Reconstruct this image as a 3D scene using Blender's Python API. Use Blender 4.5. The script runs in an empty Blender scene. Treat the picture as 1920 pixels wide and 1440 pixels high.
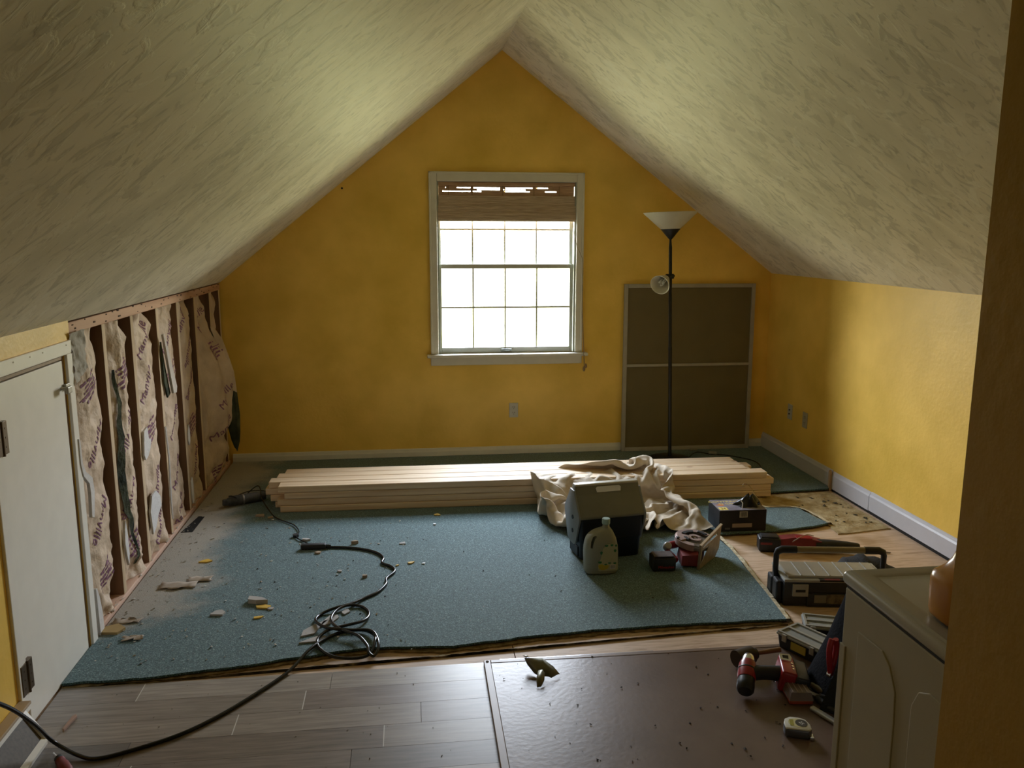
import bpy, bmesh, math, random, colorsys
from math import sin, cos, pi, radians as R, sqrt, atan2
from mathutils import Vector, Matrix, Euler, noise
random.seed(7)
S = bpy.context.scene
COL = S.collection

# ------------------------------------------------------------------ camera
cam_d = bpy.data.cameras.new('camera')
cam = bpy.data.objects.new('camera', cam_d); COL.objects.link(cam)
cam_d.sensor_fit = 'HORIZONTAL'; cam_d.sensor_width = 36.0
cam_d.lens = 36.0 * 1554.5 / 1920
cam_d.clip_start = 0.02; cam_d.clip_end = 200
YAW, PITCH, ROLL, EYE = .1262, .1775, .002, 1.6
_f = Vector((sin(YAW)*cos(PITCH), cos(YAW)*cos(PITCH), -sin(PITCH)))
_r = Vector((cos(YAW), -sin(YAW), 0)); _u = _r.cross(_f)
_r, _u = cos(ROLL)*_r + sin(ROLL)*_u, -sin(ROLL)*_r + cos(ROLL)*_u
cam.matrix_world = Matrix(((_r.x, _u.x, -_f.x, 0), (_r.y, _u.y, -_f.y, 0), (_r.z, _u.z, -_f.z, EYE), (0, 0, 0, 1)))
S.camera = cam

# ------------------------------------------------------------------ light and view
S.view_settings.view_transform = 'Standard'; S.view_settings.look = 'None'
S.view_settings.gamma = 1; S.view_settings.use_curve_mapping = False
S.view_settings.exposure = 0.0
S.cycles.max_bounces = 14; S.cycles.diffuse_bounces = 10; S.cycles.glossy_bounces = 4
S.cycles.transparent_max_bounces = 16; S.cycles.sample_clamp_indirect = 8.0
S.cycles.caustics_reflective = False; S.cycles.caustics_refractive = False

W = bpy.data.worlds.new('daylight'); S.world = W; W.use_nodes = True
nt = W.node_tree; nt.nodes.clear()
wo = nt.nodes.new('ShaderNodeOutputWorld'); bg = nt.nodes.new('ShaderNodeBackground')
tc = nt.nodes.new('ShaderNodeTexCoord'); sp = nt.nodes.new('ShaderNodeSeparateXYZ')
mr = nt.nodes.new('ShaderNodeMapRange'); mr.inputs[1].default_value = -1; mr.inputs[2].default_value = 1
cr = nt.nodes.new('ShaderNodeValToRGB')
el = cr.color_ramp.elements
el[0].position = 0.0; el[0].color = (.19, .19, .090, 1)
el[1].position = 1.0; el[1].color = (1.0, 1.16, 1.5, 1)
for p, c in ((.47, (.29, .285, .15, 1)), (.50, (.56, .52, .40, 1)), (.55, (1.20, 1.18, 1.20, 1)), (.7, (1.32, 1.40, 1.62, 1))):
    e = el.new(p); e.color = c
nt.links.new(tc.outputs['Generated'], sp.inputs[0]); nt.links.new(sp.outputs['Z'], mr.inputs[0])
nt.links.new(mr.outputs[0], cr.inputs[0]); nt.links.new(cr.outputs[0], bg.inputs[0])
nt.links.new(bg.outputs[0], wo.inputs[0])
bg.inputs[1].default_value = 31.0

def portal(name, loc, rot, sx, sy):
    l = bpy.data.lights.new(name, 'AREA'); l.shape = 'RECTANGLE'; l.size = sx; l.size_y = sy
    l.cycles.is_portal = True
    o = bpy.data.objects.new(name, l); o.location = loc; o.rotation_euler = rot; COL.objects.link(o)
portal('window_portal', (.71, 6.06, 1.36), (R(-90), 0, 0), 1.02, 1.22)

# ------------------------------------------------------------------ helpers
def tag(o, label=None, cat=None, group=None, kind=None):
    if label: o['label'] = label
    if cat: o['category'] = cat
    if group: o['group'] = group
    if kind: o['kind'] = kind
    return o

def empty(name, loc=(0, 0, 0), rz=0, label=None, cat=None, group=None, kind=None):
    o = bpy.data.objects.new(name, None); COL.objects.link(o)
    o.empty_display_size = .05
    o.location = loc; o.rotation_euler = (0, 0, rz)
    return tag(o, label, cat, group, kind)

def kids(o): return [c for c in bpy.data.objects if c.parent == o]
def copy_tree(o, parent=None):
    c = o.copy(); COL.objects.link(c); c.parent = parent
    for ch in kids(o): copy_tree(ch, c)
    return c

def rgb(r, g, b):
    return tuple((x/255/12.92 if x/255 <= .04045 else ((x/255+.055)/1.055)**2.4) for x in (r, g, b))

def mat(name, col, rough=.6, metal=0, var=.06, scale=12, bump=0, bscale=60, alpha=1, trans=0, stretch=(1, 1, 1), spec=.5, coat=0, ior=1.45, col2=None, lo=.35, hi=.65, coords='Object', detail=4, sheen=0):
    m = bpy.data.materials.new(name); m.use_nodes = True
    n = m.node_tree.nodes; l = m.node_tree.links; p = n['Principled BSDF']
    p.inputs['Roughness'].default_value = rough; p.inputs['Metallic'].default_value = metal
    p.inputs['IOR'].default_value = ior; p.inputs['Specular IOR Level'].default_value = spec
    p.inputs['Transmission Weight'].default_value = trans; p.inputs['Alpha'].default_value = alpha
    p.inputs['Coat Weight'].default_value = coat; p.inputs['Coat Roughness'].default_value = .15
    p.inputs['Sheen Weight'].default_value = sheen
    t = n.new('ShaderNodeTexCoord'); mp = n.new('ShaderNodeMapping'); mp.inputs['Scale'].default_value = stretch
    l.new(t.outputs[coords], mp.inputs[0])
    nz = n.new('ShaderNodeTexNoise'); nz.inputs['Scale'].default_value = scale; nz.inputs['Detail'].default_value = detail
    l.new(mp.outputs[0], nz.inputs['Vector'])
    ra = n.new('ShaderNodeValToRGB'); l.new(nz.outputs['Fac'], ra.inputs[0])
    if col2 is None:
        a = tuple(max(0, c*(1-var)) for c in col); b = tuple(min(1, c*(1+var)) for c in col)
    else: a, b = col, col2
    ra.color_ramp.elements[0].position = lo; ra.color_ramp.elements[0].color = (*a, 1)
    ra.color_ramp.elements[1].position = hi; ra.color_ramp.elements[1].color = (*b, 1)
    l.new(ra.outputs[0], p.inputs['Base Color'])
    if bump:
        nb = n.new('ShaderNodeTexNoise'); nb.inputs['Scale'].default_value = bscale; nb.inputs['Detail'].default_value = 3
        l.new(mp.outputs[0], nb.inputs['Vector'])
        bm = n.new('ShaderNodeBump'); bm.inputs['Strength'].default_value = bump; bm.inputs['Distance'].default_value = .01
        l.new(nb.outputs['Fac'], bm.inputs['Height']); l.new(bm.outputs[0], p.inputs['Normal'])
    return m

class MB:
    """collects shapes, then links them as ONE mesh object"""
    def __init__(s): s.bm = bmesh.new()
    def _xf(s, vs, M):
        if M is not None: bmesh.ops.transform(s.bm, matrix=M, verts=vs)
        return vs
    def box(s, x0, y0, z0, x1, y1, z1, bev=0, M=None, seg=2):
        c = Vector(((x0+x1)/2, (y0+y1)/2, (z0+z1)/2))
        r = bmesh.ops.create_cube(s.bm, size=1, matrix=Matrix.Translation(c) @ Matrix.Diagonal((abs(x1-x0), abs(y1-y0), abs(z1-z0), 1)))
        vs = r['verts']
        if bev:
            es = list({e for v in vs for e in v.link_edges})
            b = bmesh.ops.bevel(s.bm, geom=es, offset=bev, segments=seg, affect='EDGES', profile=.5)
            vs = list({v for f in b['faces'] for v in f.verts} | {v for v in vs if v.is_valid})
            vs = s._isl(vs)
        return s._xf(vs, M)
    def _isl(s, vs):
        seen = set(vs); st = list(vs)
        while st:
            v = st.pop()
            for e in v.link_edges:
                w = e.other_vert(v)
                if w not in seen: seen.add(w); st.append(w)
        return list(seen)
    def loft(s, rings, cap=True, M=None, closed=True):
        vr = [[s.bm.verts.new(p) for p in r] for r in rings]
        for a, b in zip(vr, vr[1:]):
            n = len(a)
            for i in range(n if closed else n-1):
                j = (i+1) % n
                try: s.bm.faces.new((a[i], a[j], b[j], b[i]))
                except ValueError: pass
        if cap and closed:
            s.bm.faces.new(list(reversed(vr[0]))); s.bm.faces.new(vr[-1])
        return s._xf([v for r in vr for v in r], M)
    def cyl(s, p0, p1, r0, r1=None, n=20, cap=True, M=None):
        p0 = Vector(p0); p1 = Vector(p1); r1 = r0 if r1 is None else r1
        d = (p1-p0).normalized(); a = d.orthogonal().normalized(); b = d.cross(a)
        ring = lambda p, r: [p + (a*cos(t)+b*sin(t))*r for t in [2*pi*i/n for i in range(n)]]
        return s.loft([ring(p0, r0), ring(p1, r1)], cap, M)
    def lathe(s, prof, n=32, M=None, cap=True):
        return s.loft([[(r*cos(t), r*sin(t), z) for t in [2*pi*i/n for i in range(n)]] for r, z in prof], cap, M)
    def tube(s, pts, r, n=8, M=None, closed=False):
        pts = [Vector(p) for p in pts]; rings = []; a = None
        for i, p in enumerate(pts):
            t = (pts[min(i+1, len(pts)-1)] - pts[max(i-1, 0)])
            if t.length < 1e-9: t = Vector((0, 0, 1))
            t.normalize()
            a = (t.orthogonal() if a is None else a - t*a.dot(t))
            if a.length < 1e-6: a = t.orthogonal()
            a.normalize(); b = t.cross(a)
            rr = r[i] if isinstance(r, (list, tuple)) else r
            rings.append([p + (a*cos(q)+b*sin(q))*rr for q in [2*pi*k/n for k in range(n)]])
        return s.loft(rings, True, M)
    def prism(s, poly, h0, h1, axis='z', bev=0, M=None, seg=2):
        def P(u, v, h): return {'z': (u, v, h), 'x': (h, u, v), 'y': (u, h, v)}[axis]
        vb = [s.bm.verts.new(P(u, v, h0)) for u, v in poly]; vt = [s.bm.verts.new(P(u, v, h1)) for u, v in poly]
        n = len(poly); fs = []
        fs.append(s.bm.faces.new(list(reversed(vb)))); fs.append(s.bm.faces.new(vt))
        for i in range(n):
            j = (i+1) % n; fs.append(s.bm.faces.new((vb[i], vb[j], vt[j], vt[i])))
        vs = vb+vt
        bmesh.ops.recalc_face_normals(s.bm, faces=fs)
        if bev:
            es = list({e for f in fs[:2] for e in f.edges} | {e for v in vs for e in v.link_edges})
            b = bmesh.ops.bevel(s.bm, geom=es, offset=bev, segments=seg, affect='EDGES', profile=.5)
            vs = s._isl([v for v in vs if v.is_valid] + [v for f in b['faces'] for v in f.verts][:1])
        return s._xf(vs, M)
    def face(s, pts):
        return s.bm.faces.new([s.bm.verts.new(p) for p in pts])
    def hull(s, pts, M=None):
        vs = [s.bm.verts.new(p) for p in pts]
        r = bmesh.ops.convex_hull(s.bm, input=vs)
        return s._xf([v for v in vs if v.is_valid], M)
    def build(s, name, m, parent=None, smooth=None, loc=None, rot=None, M=None):
        bmesh.ops.recalc_face_normals(s.bm, faces=s.bm.faces)
        me = bpy.data.meshes.new(name); s.bm.to_mesh(me); s.bm.free()
        o = bpy.data.objects.new(name, me); COL.objects.link(o)
        me.materials.append(m)
        if smooth is not None:
            me.polygons.foreach_set('use_smooth', [True]*len(me.polygons))
            if smooth < 180: me.set_sharp_from_angle(angle=R(smooth))
        if loc is not None: o.location = loc
        if rot is not None: o.rotation_euler = rot
        if M is not None: o.matrix_local = M
        if parent is not None: o.parent = parent
        return o

def struct(name, mb, m, **k): return tag(mb.build(name, m, **k), kind='structure')
def T(x, y, z): return Matrix.Translation((x, y, z))
def RX(a): return Matrix.Rotation(R(a), 4, 'X')
def RY(a): return Matrix.Rotation(R(a), 4, 'Y')
def RZ(a): return Matrix.Rotation(R(a), 4, 'Z')
def SC(x, y, z): return Matrix.Diagonal((x, y, z, 1))

def text_mesh(name, s, size, m, parent=None, M=None, depth=.0004, align='CENTER', warp=None):
    c = bpy.data.curves.new(name, 'FONT'); c.body = s; c.size = size; c.align_x = align; c.align_y = 'CENTER'
    c.extrude = depth; c.resolution_u = 2
    t = bpy.data.objects.new('tmp', c); COL.objects.link(t)
    dg = bpy.context.evaluated_depsgraph_get(); me = bpy.data.meshes.new_from_object(t.evaluated_get(dg))
    bpy.data.objects.remove(t); bpy.data.curves.remove(c)
    me.name = name; me.materials.clear(); me.materials.append(m)
    if warp:
        bm = bmesh.new(); bm.from_mesh(me); bmesh.ops.triangulate(bm, faces=bm.faces)
        bmesh.ops.subdivide_edges(bm, edges=[e for e in bm.edges if e.calc_length() > .02], cuts=1)
        for v in bm.verts: v.co = warp(v.co)
        bm.to_mesh(me); bm.free()
    o = bpy.data.objects.new(name, me); COL.objects.link(o)
    if M is not None: o.matrix_local = M
    if parent is not None: o.parent = parent
    return o

def spline(pts, n=8):
    """catmull-rom through the points"""
    P = [Vector(p) for p in pts]; P = [P[0]*2-P[1]] + P + [P[-1]*2-P[-2]]; out = []
    for i in range(1, len(P)-2):
        a, b, c, d = P[i-1:i+3]
        for k in range(n):
            t = k/n
            out.append(.5*((2*b) + (c-a)*t + (2*a-5*b+4*c-d)*t*t + (3*b-a-3*c+d)*t**3))
    out.append(P[-2]); return out

# ------------------------------------------------------------------ room geometry
XL, XR, YG = -1.253, 2.673, 5.873
ZL, ZR, RXg, RZg = 1.285, 1.328, .673, 2.831
YB = -2.6
# ------------------------------------------------------------------ setting materials
def stroke_ceiling(name, sgn):
    m = bpy.data.materials.new(name); m.use_nodes = True
    n = m.node_tree.nodes; l = m.node_tree.links; p = n['Principled BSDF']; p.inputs['Roughness'].default_value = .55
    t = n.new('ShaderNodeTexCoord')
    def layer(sc, rot, stretch, lo, hi, seed, det=3, dist=.6):
        mp = n.new('ShaderNodeMapping'); mp.inputs['Rotation'].default_value = (0, 0, rot); mp.inputs['Scale'].default_value = stretch
        mp.inputs['Location'].default_value = (seed, seed*.7, 0)
        l.new(t.outputs['Object'], mp.inputs[0])
        z = n.new('ShaderNodeTexNoise'); z.inputs['Scale'].default_value = sc; z.inputs['Detail'].default_value = det; z.inputs['Distortion'].default_value = dist
        l.new(mp.outputs[0], z.inputs['Vector'])
        r = n.new('ShaderNodeMapRange'); r.interpolation_type = 'SMOOTHSTEP'; r.inputs[1].default_value = lo; r.inputs[2].default_value = hi
        l.new(z.outputs['Fac'], r.inputs[0]); return z, r
    z0, a = layer(2.2, .5*sgn, (1, 2.0, 1), .40, .66, 3)
    z1, b = layer(6.5, .9*sgn, (1, 1.7, 1), .53, .62, 11, 6, 1.6)
    z2, c = layer(13, .5*sgn, (1, 2.2, 1), .58, .68, 23, 5, 1.4)
    z3, d = layer(5, .8*sgn, (1, 1.6, 1), .56, .64, 37, 6, 1.8)
    def mix(fac, A, B, k):
        x = n.new('ShaderNodeMix'); x.data_type = 'RGBA'
        mu = n.new('ShaderNodeMath'); mu.operation = 'MULTIPLY'; mu.inputs[1].default_value = k
        l.new(fac.outputs[0], mu.inputs[0]); l.new(mu.outputs[0], x.inputs[0])
        if isinstance(A, tuple): x.inputs[6].default_value = (*A, 1)
        else: l.new(A, x.inputs[6])
        x.inputs[7].default_value = (*B, 1); return x.outputs[2]
    o = mix(a, (.86, .81, .68), (.70, .66, .54), .8)
    o = mix(b, o, (.50, .47, .38), .5)
    o = mix(c, o, (.40, .37, .30), .45)
    o = mix(d, o, (.90, .87, .76), .6)
    l.new(o, p.inputs['Base Color'])
    ad = n.new('ShaderNodeMath'); ad.operation = 'ADD'; l.new(b.outputs[0], ad.inputs[0]); l.new(d.outputs[0], ad.inputs[1])
    bu = n.new('ShaderNodeBump'); bu.inputs['Strength'].default_value = .22; bu.inputs['Distance'].default_value = .003
    l.new(ad.outputs[0], bu.inputs['Height']); l.new(bu.outputs[0], p.inputs['Normal'])
    return m

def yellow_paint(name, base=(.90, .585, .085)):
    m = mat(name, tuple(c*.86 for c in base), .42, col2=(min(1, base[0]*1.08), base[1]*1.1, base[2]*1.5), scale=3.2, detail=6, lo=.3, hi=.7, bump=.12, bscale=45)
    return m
M_ceilL = stroke_ceiling('swirled_plaster', 1); M_ceilR = stroke_ceiling('swirled_plaster_right', -1)
M_yel = yellow_paint('sponged_yellow_paint')
M_trim = mat('grey_cream_trim_paint', (.70, .67, .57), .42, var=.03)
M_white = mat('white_paint', (.86, .84, .77), .4, var=.02)
M_sash = mat('sash_paint', (.56, .57, .50), .4, var=.03)
M_back = mat('hall_paint', (.30, .22, .08), .6, var=.05)

def floor_ply():
    m = bpy.data.materials.new('plywood'); m.use_nodes = True
    n = m.node_tree.nodes; l = m.node_tree.links; p = n['Principled BSDF']; p.inputs['Roughness'].default_value = .6
    t = n.new('ShaderNodeTexCoord'); mp = n.new('ShaderNodeMapping'); mp.inputs['Scale'].default_value = (1.5, 16, 1); mp.inputs['Rotation'].default_value = (0, 0, R(62))
    l.new(t.outputs['Object'], mp.inputs[0])
    z = n.new('ShaderNodeTexNoise'); z.inputs['Scale'].default_value = 5; z.inputs['Detail'].default_value = 6; z.inputs['Distortion'].default_value = 1.0
    l.new(mp.outputs[0], z.inputs['Vector'])
    r = n.new('ShaderNodeValToRGB'); e = r.color_ramp.elements
    e[0].position = .25; e[0].color = (.42, .27, .16, 1); e[1].position = .75; e[1].color = (.72, .55, .40, 1)
    k = e.new(.5); k.color = (.62, .45, .31, 1)
    l.new(z.outputs['Fac'], r.inputs[0])
    z2 = n.new('ShaderNodeTexNoise'); z2.inputs['Scale'].default_value = 3.2; l.new(t.outputs['Object'], z2.inputs['Vector'])
    mr2 = n.new('ShaderNodeMapRange'); mr2.inputs[1].default_value = .58; mr2.inputs[2].default_value = .7; l.new(z2.outputs['Fac'], mr2.inputs[0])
    mu = n.new('ShaderNodeMath'); mu.operation = 'MULTIPLY'; mu.inputs[1].default_value = .6; l.new(mr2.outputs[0], mu.inputs[0])
    x = n.new('ShaderNodeMix'); x.data_type = 'RGBA'; l.new(mu.outputs[0], x.inputs[0]); l.new(r.outputs[0], x.inputs[6]); x.inputs[7].default_value = (.30, .17, .05, 1)
    l.new(x.outputs[2], p.inputs['Base Color'])
    return m
M_ply = floor_ply()

def carpet_mat():
    m = bpy.data.materials.new('teal_loop_carpet'); m.use_nodes = True
    n = m.node_tree.nodes; l = m.node_tree.links; p = n['Principled BSDF']; p.inputs['Roughness'].default_value = .85
    p.inputs['Specular IOR Level'].default_value = .35
    p.inputs['Sheen Weight'].default_value = .25; p.inputs['Sheen Roughness'].default_value = .5
    t = n.new('ShaderNodeTexCoord')
    z = n.new('ShaderNodeTexNoise'); z.inputs['Scale'].default_value = 210; z.inputs['Detail'].default_value = 3; l.new(t.outputs['Object'], z.inputs['Vector'])
    r = n.new('ShaderNodeValToRGB'); e = r.color_ramp.elements
    e[0].position = .30; e[0].color = (.012, .036, .040, 1); e[1].position = .74; e[1].color = (.34, .44, .40, 1)
    for q, c in ((.47, (.040, .098, .108, 1)), (.58, (.075, .155, .162, 1)), (.65, (.16, .26, .26, 1))):
        k = e.new(q); k.color = c
    l.new(z.outputs['Fac'], r.inputs[0])
    # plaster dust trodden in along the stripped wall
    sx = n.new('ShaderNodeSeparateXYZ'); l.new(t.outputs['Object'], sx.inputs[0])
    za = n.new('ShaderNodeTexNoise'); za.inputs['Scale'].default_value = 3.0; za.inputs['Detail'].default_value = 7; za.inputs['Roughness'].default_value = .68; l.new(t.outputs['Object'], za.inputs['Vector'])
    f1 = n.new('ShaderNodeMapRange'); f1.inputs[1].default_value = -1.25; f1.inputs[2].default_value = -.62; f1.inputs[3].default_value = 1; f1.inputs[4].default_value = 0; l.new(sx.outputs['X'], f1.inputs[0])
    f2 = n.new('ShaderNodeMapRange'); f2.inputs[1].default_value = 3.0; f2.inputs[2].default_value = 3.5; l.new(sx.outputs['Y'], f2.inputs[0])
    a = n.new('ShaderNodeMath'); a.operation = 'MULTIPLY'; l.new(f1.outputs[0], a.inputs[0]); l.new(f2.outputs[0], a.inputs[1])
    b = n.new('ShaderNodeMath'); b.operation = 'MULTIPLY_ADD'; b.inputs[1].default_value = .9; l.new(a.outputs[0], b.inputs[0]); l.new(za.outputs['Fac'], b.inputs[2])
    g = n.new('ShaderNodeMapRange'); g.interpolation_type = 'SMOOTHSTEP'; g.inputs[1].default_value = .82; g.inputs[2].default_value = 1.2; l.new(b.outputs[0], g.inputs[0])
    h = n.new('ShaderNodeMath'); h.operation = 'MULTIPLY'; h.inputs[1].default_value = .8; l.new(g.outputs[0], h.inputs[0])
    x = n.new('ShaderNodeMix'); x.data_type = 'RGBA'; l.new(h.outputs[0], x.inputs[0]); l.new(r.outputs[0], x.inputs[6]); x.inputs[7].default_value = (.40, .35, .28, 1)
    l.new(x.outputs[2], p.inputs['Base Color'])
    bu = n.new('ShaderNodeBump'); bu.inputs['Strength'].default_value = .5; bu.inputs['Distance'].default_value = .004
    l.new(z.outputs['Fac'], bu.inputs['Height']); l.new(bu.outputs[0], p.inputs['Normal'])
    return m
M_carpet = carpet_mat()

# ------------------------------------------------------------------ shell
b = MB(); b.box(-2.2, YB, -.06, .385, YG+.3, 0); b.box(.389, YB, -.06, 3.2, YG+.3, 0); b.box(-2.2, YB, -.08, 3.2, YG+.3, -.012); struct('floor', b, M_ply)

# gable wall with the window opening
WX0, WX1, WZ0, WZ1 = .215, 1.205, .765, 1.968
def gable(b, y0, y1):
    A = (XL-.3, 0)
    def quad(pts): b.prism(pts, y0, y1, 'y')
    def top(x):
        return ZL + (x-XL)*(RZg-ZL)/(RXg-XL) if x < RXg else ZR + (XR-x)*(RZg-ZR)/(XR-RXg)
    e = .03
    quad([(XL-.5, 0), (WX0, 0), (WX0, top(WX0)+e), (XL, top(XL)+e), (XL-.5, top(XL)+e)])
    quad([(WX1, 0), (XR+.2, 0), (XR+.2, top(XR+.2)+e), (WX1, top(WX1)+e)])
    quad([(WX0, 0), (WX1, 0), (WX1, WZ0), (WX0, WZ0)])
    quad([(WX0, WZ1), (WX1, WZ1), (WX1, top(WX1)+e), (RXg, RZg+e), (WX0, top(WX0)+e)])
b = MB(); gable(b, YG, YG+.14); struct('wall_back', b, M_yel)
# knee walls
b = MB(); b.box(XR, YB, 0, XR+.05, YG, ZR+.03); struct('wall_right', b, M_yel)
b = MB()
DY0, DY1, DZ1 = 2.655, 3.198, 1.165
b.box(XL-.012, YB, 0, XL, DY0, ZL+.02); b.box(XL-.012, DY0, DZ1, XL, 3.262, ZL+.02); b.box(XL-.012, DY1, 0, XL, 3.225, DZ1)
struct('wall_left', b, M_yel)
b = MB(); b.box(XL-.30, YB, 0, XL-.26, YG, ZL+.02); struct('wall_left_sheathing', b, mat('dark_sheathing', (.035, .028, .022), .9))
# near partition beside the camera, rear wall
b = MB(); b.box(.617, YB, 0, .737, .828, 2.86); struct('wall_near_right', b, yellow_paint('shaded_yellow_paint', (.50, .33, .045)))  # yellow wall paint darkened to hold the shade on this partition
b = MB(); b.box(-1.6, YB-.05, 0, 2.9, YB, 2.9); struct('wall_front', b, M_back)
# sloped ceilings, slabs along y
def slope(x0, z0, x1, z1, t=.05):
    d = Vector((x1-x0, z1-z0)).normalized(); nrm = Vector((-d.y, d.x)) if (-d.y*0+d.x) > 0 else Vector((d.y, -d.x))
    return [(x0, z0), (x1, z1), (x1+nrm.x*t, z1+nrm.y*t), (x0+nrm.x*t, z0+nrm.y*t)]
dl = Vector((RXg-XL, RZg-ZL)).normalized()
b = MB(); b.prism(slope(XL-dl.x*.006, ZL-dl.y*.006, RXg, RZg), YB, YG, 'y')
struct('ceiling_left', b, M_ceilL)
dr = Vector((XR-RXg, ZR-RZg)).normalized()
b = MB(); b.prism(slope(RXg, RZg, XR+dr.x*.1, ZR+dr.y*.1), YB, YG, 'y')
struct('ceiling_right', b, M_ceilR)
b = MB(); b.box(XL-.31, YB, 1.287, XL-.012, YG, 1.33); struct('ceiling_eave', b, M_back)
b = MB(); b.box(RXg-.06, YB, RZg+.005, RXg+.06, YG, RZg+.08); struct('ceiling_ridge', b, M_ceilL)
# ------------------------------------------------------------------ window
win = empty('window_1', (.71, YG, WZ0), kind='structure')
WL = T(-.71, -YG, -WZ0)
def wp(mb, name, m, parent=win, M=WL, **k):
    o = mb.build(name, m, parent, **k); o.matrix_local = M; return o
b = MB()
for x0, x1, z0, z1 in ((.164, .218, .766, 2.03), (1.202, 1.254, .766, 2.03)):
    b.box(x0, YG-.018, z0, x1, YG, z1, bev=.004)
    b.box(x0 if x0 < .5 else x1-.014, YG-.024, z0, (x0+.014) if x0 < .5 else x1, YG, z1, bev=.003)
b.box(.218, YG-.018, 1.966, 1.202, YG, 2.03, bev=.004); b.box(.164, YG-.024, 2.016, 1.254, YG, 2.03, bev=.003)
wp(b, 'casing', M_trim)
b = MB(); b.box(.136, YG-.055, .743, 1.293, YG+.03, .765, bev=.006); wp(b, 'stool', M_trim)
b = MB(); b.box(.162, YG-.016, .684, 1.254, YG, .743, bev=.004); wp(b, 'apron', M_trim)
b = MB()
b.box(.205, YG, .75, .222, YG+.14, 1.98); b.box(1.198, YG, .75, 1.215, YG+.14, 1.98); b.box(.205, YG, 1.964, 1.215, YG+.14, 1.985)
b.box(.205, YG+.03, .745, 1.215, YG+.14, .768)
wp(b, 'jamb', M_sash)
b = MB(); b.box(.222, YG+.004, .768, .230, YG+.018, 1.964); b.box(1.190, YG+.004, .768, 1.198, YG+.018, 1.964); wp(b, 'inner_stop', mat('grey_green_stop', (.30, .32, .26), .5))  # stop strips in a darker tone than the sash
def sash(name, z0, z1, y, botr, topr, mz):
    s = empty(name, (0, 0, 0)); s.parent = win; s.matrix_local = WL
    b = MB()
    b.box(.228, y, z0, .246, y+.03, z1, bev=.002); b.box(1.166, y, z0, 1.192, y+.03, z1, bev=.002)
    b.box(.246, y, z0, 1.166, y+.03, z0+botr, bev=.002); b.box(.246, y, z1-topr, 1.166, y+.03, z1, bev=.002)
    b.build('sash_frame', M_sash, s)
    b = MB()
    for x in (.472, .702, .929): b.box(x-.0075, y+.004, z0+botr, x+.0035, y+.016, z1-topr)
    for z in mz: b.box(.246, y+.0045, z-.0065, 1.166, y+.0155, z+.0065)
    for x in (.472, .702, .929):
        for z in mz: b.cyl((x, y+.006, z), (x, y+.018, z), .009, n=12)
    b.build('muntin_grid', M_sash, s)
    b = MB(); b.box(.244, y+.017, z0+botr-.003, 1.168, y+.020, z1-topr+.003); b.build('glass', M_glass, s)
    return s
def glass_mat():
    m = bpy.data.materials.new('window_glass'); m.use_nodes = True
    n = m.node_tree.nodes; l = m.node_tree.links; n.remove(n['Principled BSDF'])
    tr = n.new('ShaderNodeBsdfTransparent'); gl = n.new('ShaderNodeBsdfGlossy'); gl.inputs['Roughness'].default_value = .02
    fr = n.new('ShaderNodeFresnel'); fr.inputs[0].default_value = 1.15; mx = n.new('ShaderNodeMixShader')
    tr.inputs[0].default_value = (.96, .98, .97, 1)
    l.new(fr.outputs[0], mx.inputs[0]); l.new(tr.outputs[0], mx.inputs[1]); l.new(gl.outputs[0], mx.inputs[2])
    l.new(mx.outputs[0], n['Material Output'].inputs[0]); return m
M_glass = glass_mat()
lo = sash('lower_sash', .768, 1.398, YG+.03, .037, .030, (1.092,))
up = sash('upper_sash', 1.366, 1.962, YG+.066, .028, .03, (1.64,))
b = MB(); b.box(.665, YG+.014, .775, .745, YG+.030, .795, bev=.004); b.box(.68, YG+.008, .780, .73, YG+.016, .787, bev=.002)
b.build('sash_lift', mat('grey_metal_lift', (.28, .30, .27), .4, metal=.3), lo)

# ------------------------------------------------------------------ woven blind
M_reed = mat('woven_reed', (.30, .17, .10), .6, col2=(.62, .42, .26), scale=9, stretch=(1, 1, 60), lo=.35, hi=.65)
M_reed2 = mat('woven_reed_pale', (.38, .27, .18), .65, col2=(.72, .58, .42), scale=9, stretch=(1, 1, 55), lo=.35, hi=.65)  # paler, greyer reed tone of the folded stack
M_string = mat('tan_string', (.30, .20, .11), .8)
bl = empty('woven_blind', (.71, YG+.01, 1.95), label='brown woven reed blind rolled up over the top of the window', cat='blind')
BL = T(-.71, -YG-.01, -1.95)
rnd = random.Random(3)
b = MB(); z = 1.962
holes = {1.927: [(.28, .283), (.36, .455), (.475, .66), (.70, .89), (.915, 1.0)], 1.913: [(.50, .66), (.68, .84)], 1.900: [(.26, .455), (.47, .53), (.69, .87), (.98, 1.06)]}
while z > 1.70:
    k = next((h for h in holes if abs(h-z) < .0035), None)
    segs = [(.232, 1.186)]
    if k:
        segs = []; x = .232
        for a, c in holes[k]: segs.append((x, a)); x = c
        segs.append((x, 1.186))
    for a, c in segs:
        if c-a > .002: b.box(a, YG+.022, z-.0031, c, YG+.0245, z+.0031)
    z -= .0062
wp(b, 'hanging_sheet', M_reed, bl, BL)
b = MB(); z = 1.868; lay = 0
for lay, (zt, yo) in enumerate(((1.868, .012), (1.80, .006), (1.755, .000))):
    z = zt
    while z > 1.694+.004*lay:
        dx = rnd.uniform(-.002, .002)
        b.cyl((.224+dx, YG+yo, z), (1.196+dx, YG+yo, z), .0034, n=6); z -= .0063
wp(b, 'folded_stack', M_reed2, bl, BL, smooth=50)
b = MB(); b.box(.226, YG+.010, 1.938, 1.194, YG+.030, 1.963, bev=.003); 
wp(b, 'head_rail', M_reed, bl, BL)
for x in (.30, .465, .68, .90, 1.08):
    b = MB(); b.box(x-.003, YG+.019, 1.70, x+.003, YG+.0215, 1.96); wp(b, 'weaving_string', M_string, bl, BL)
b = MB()
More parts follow.
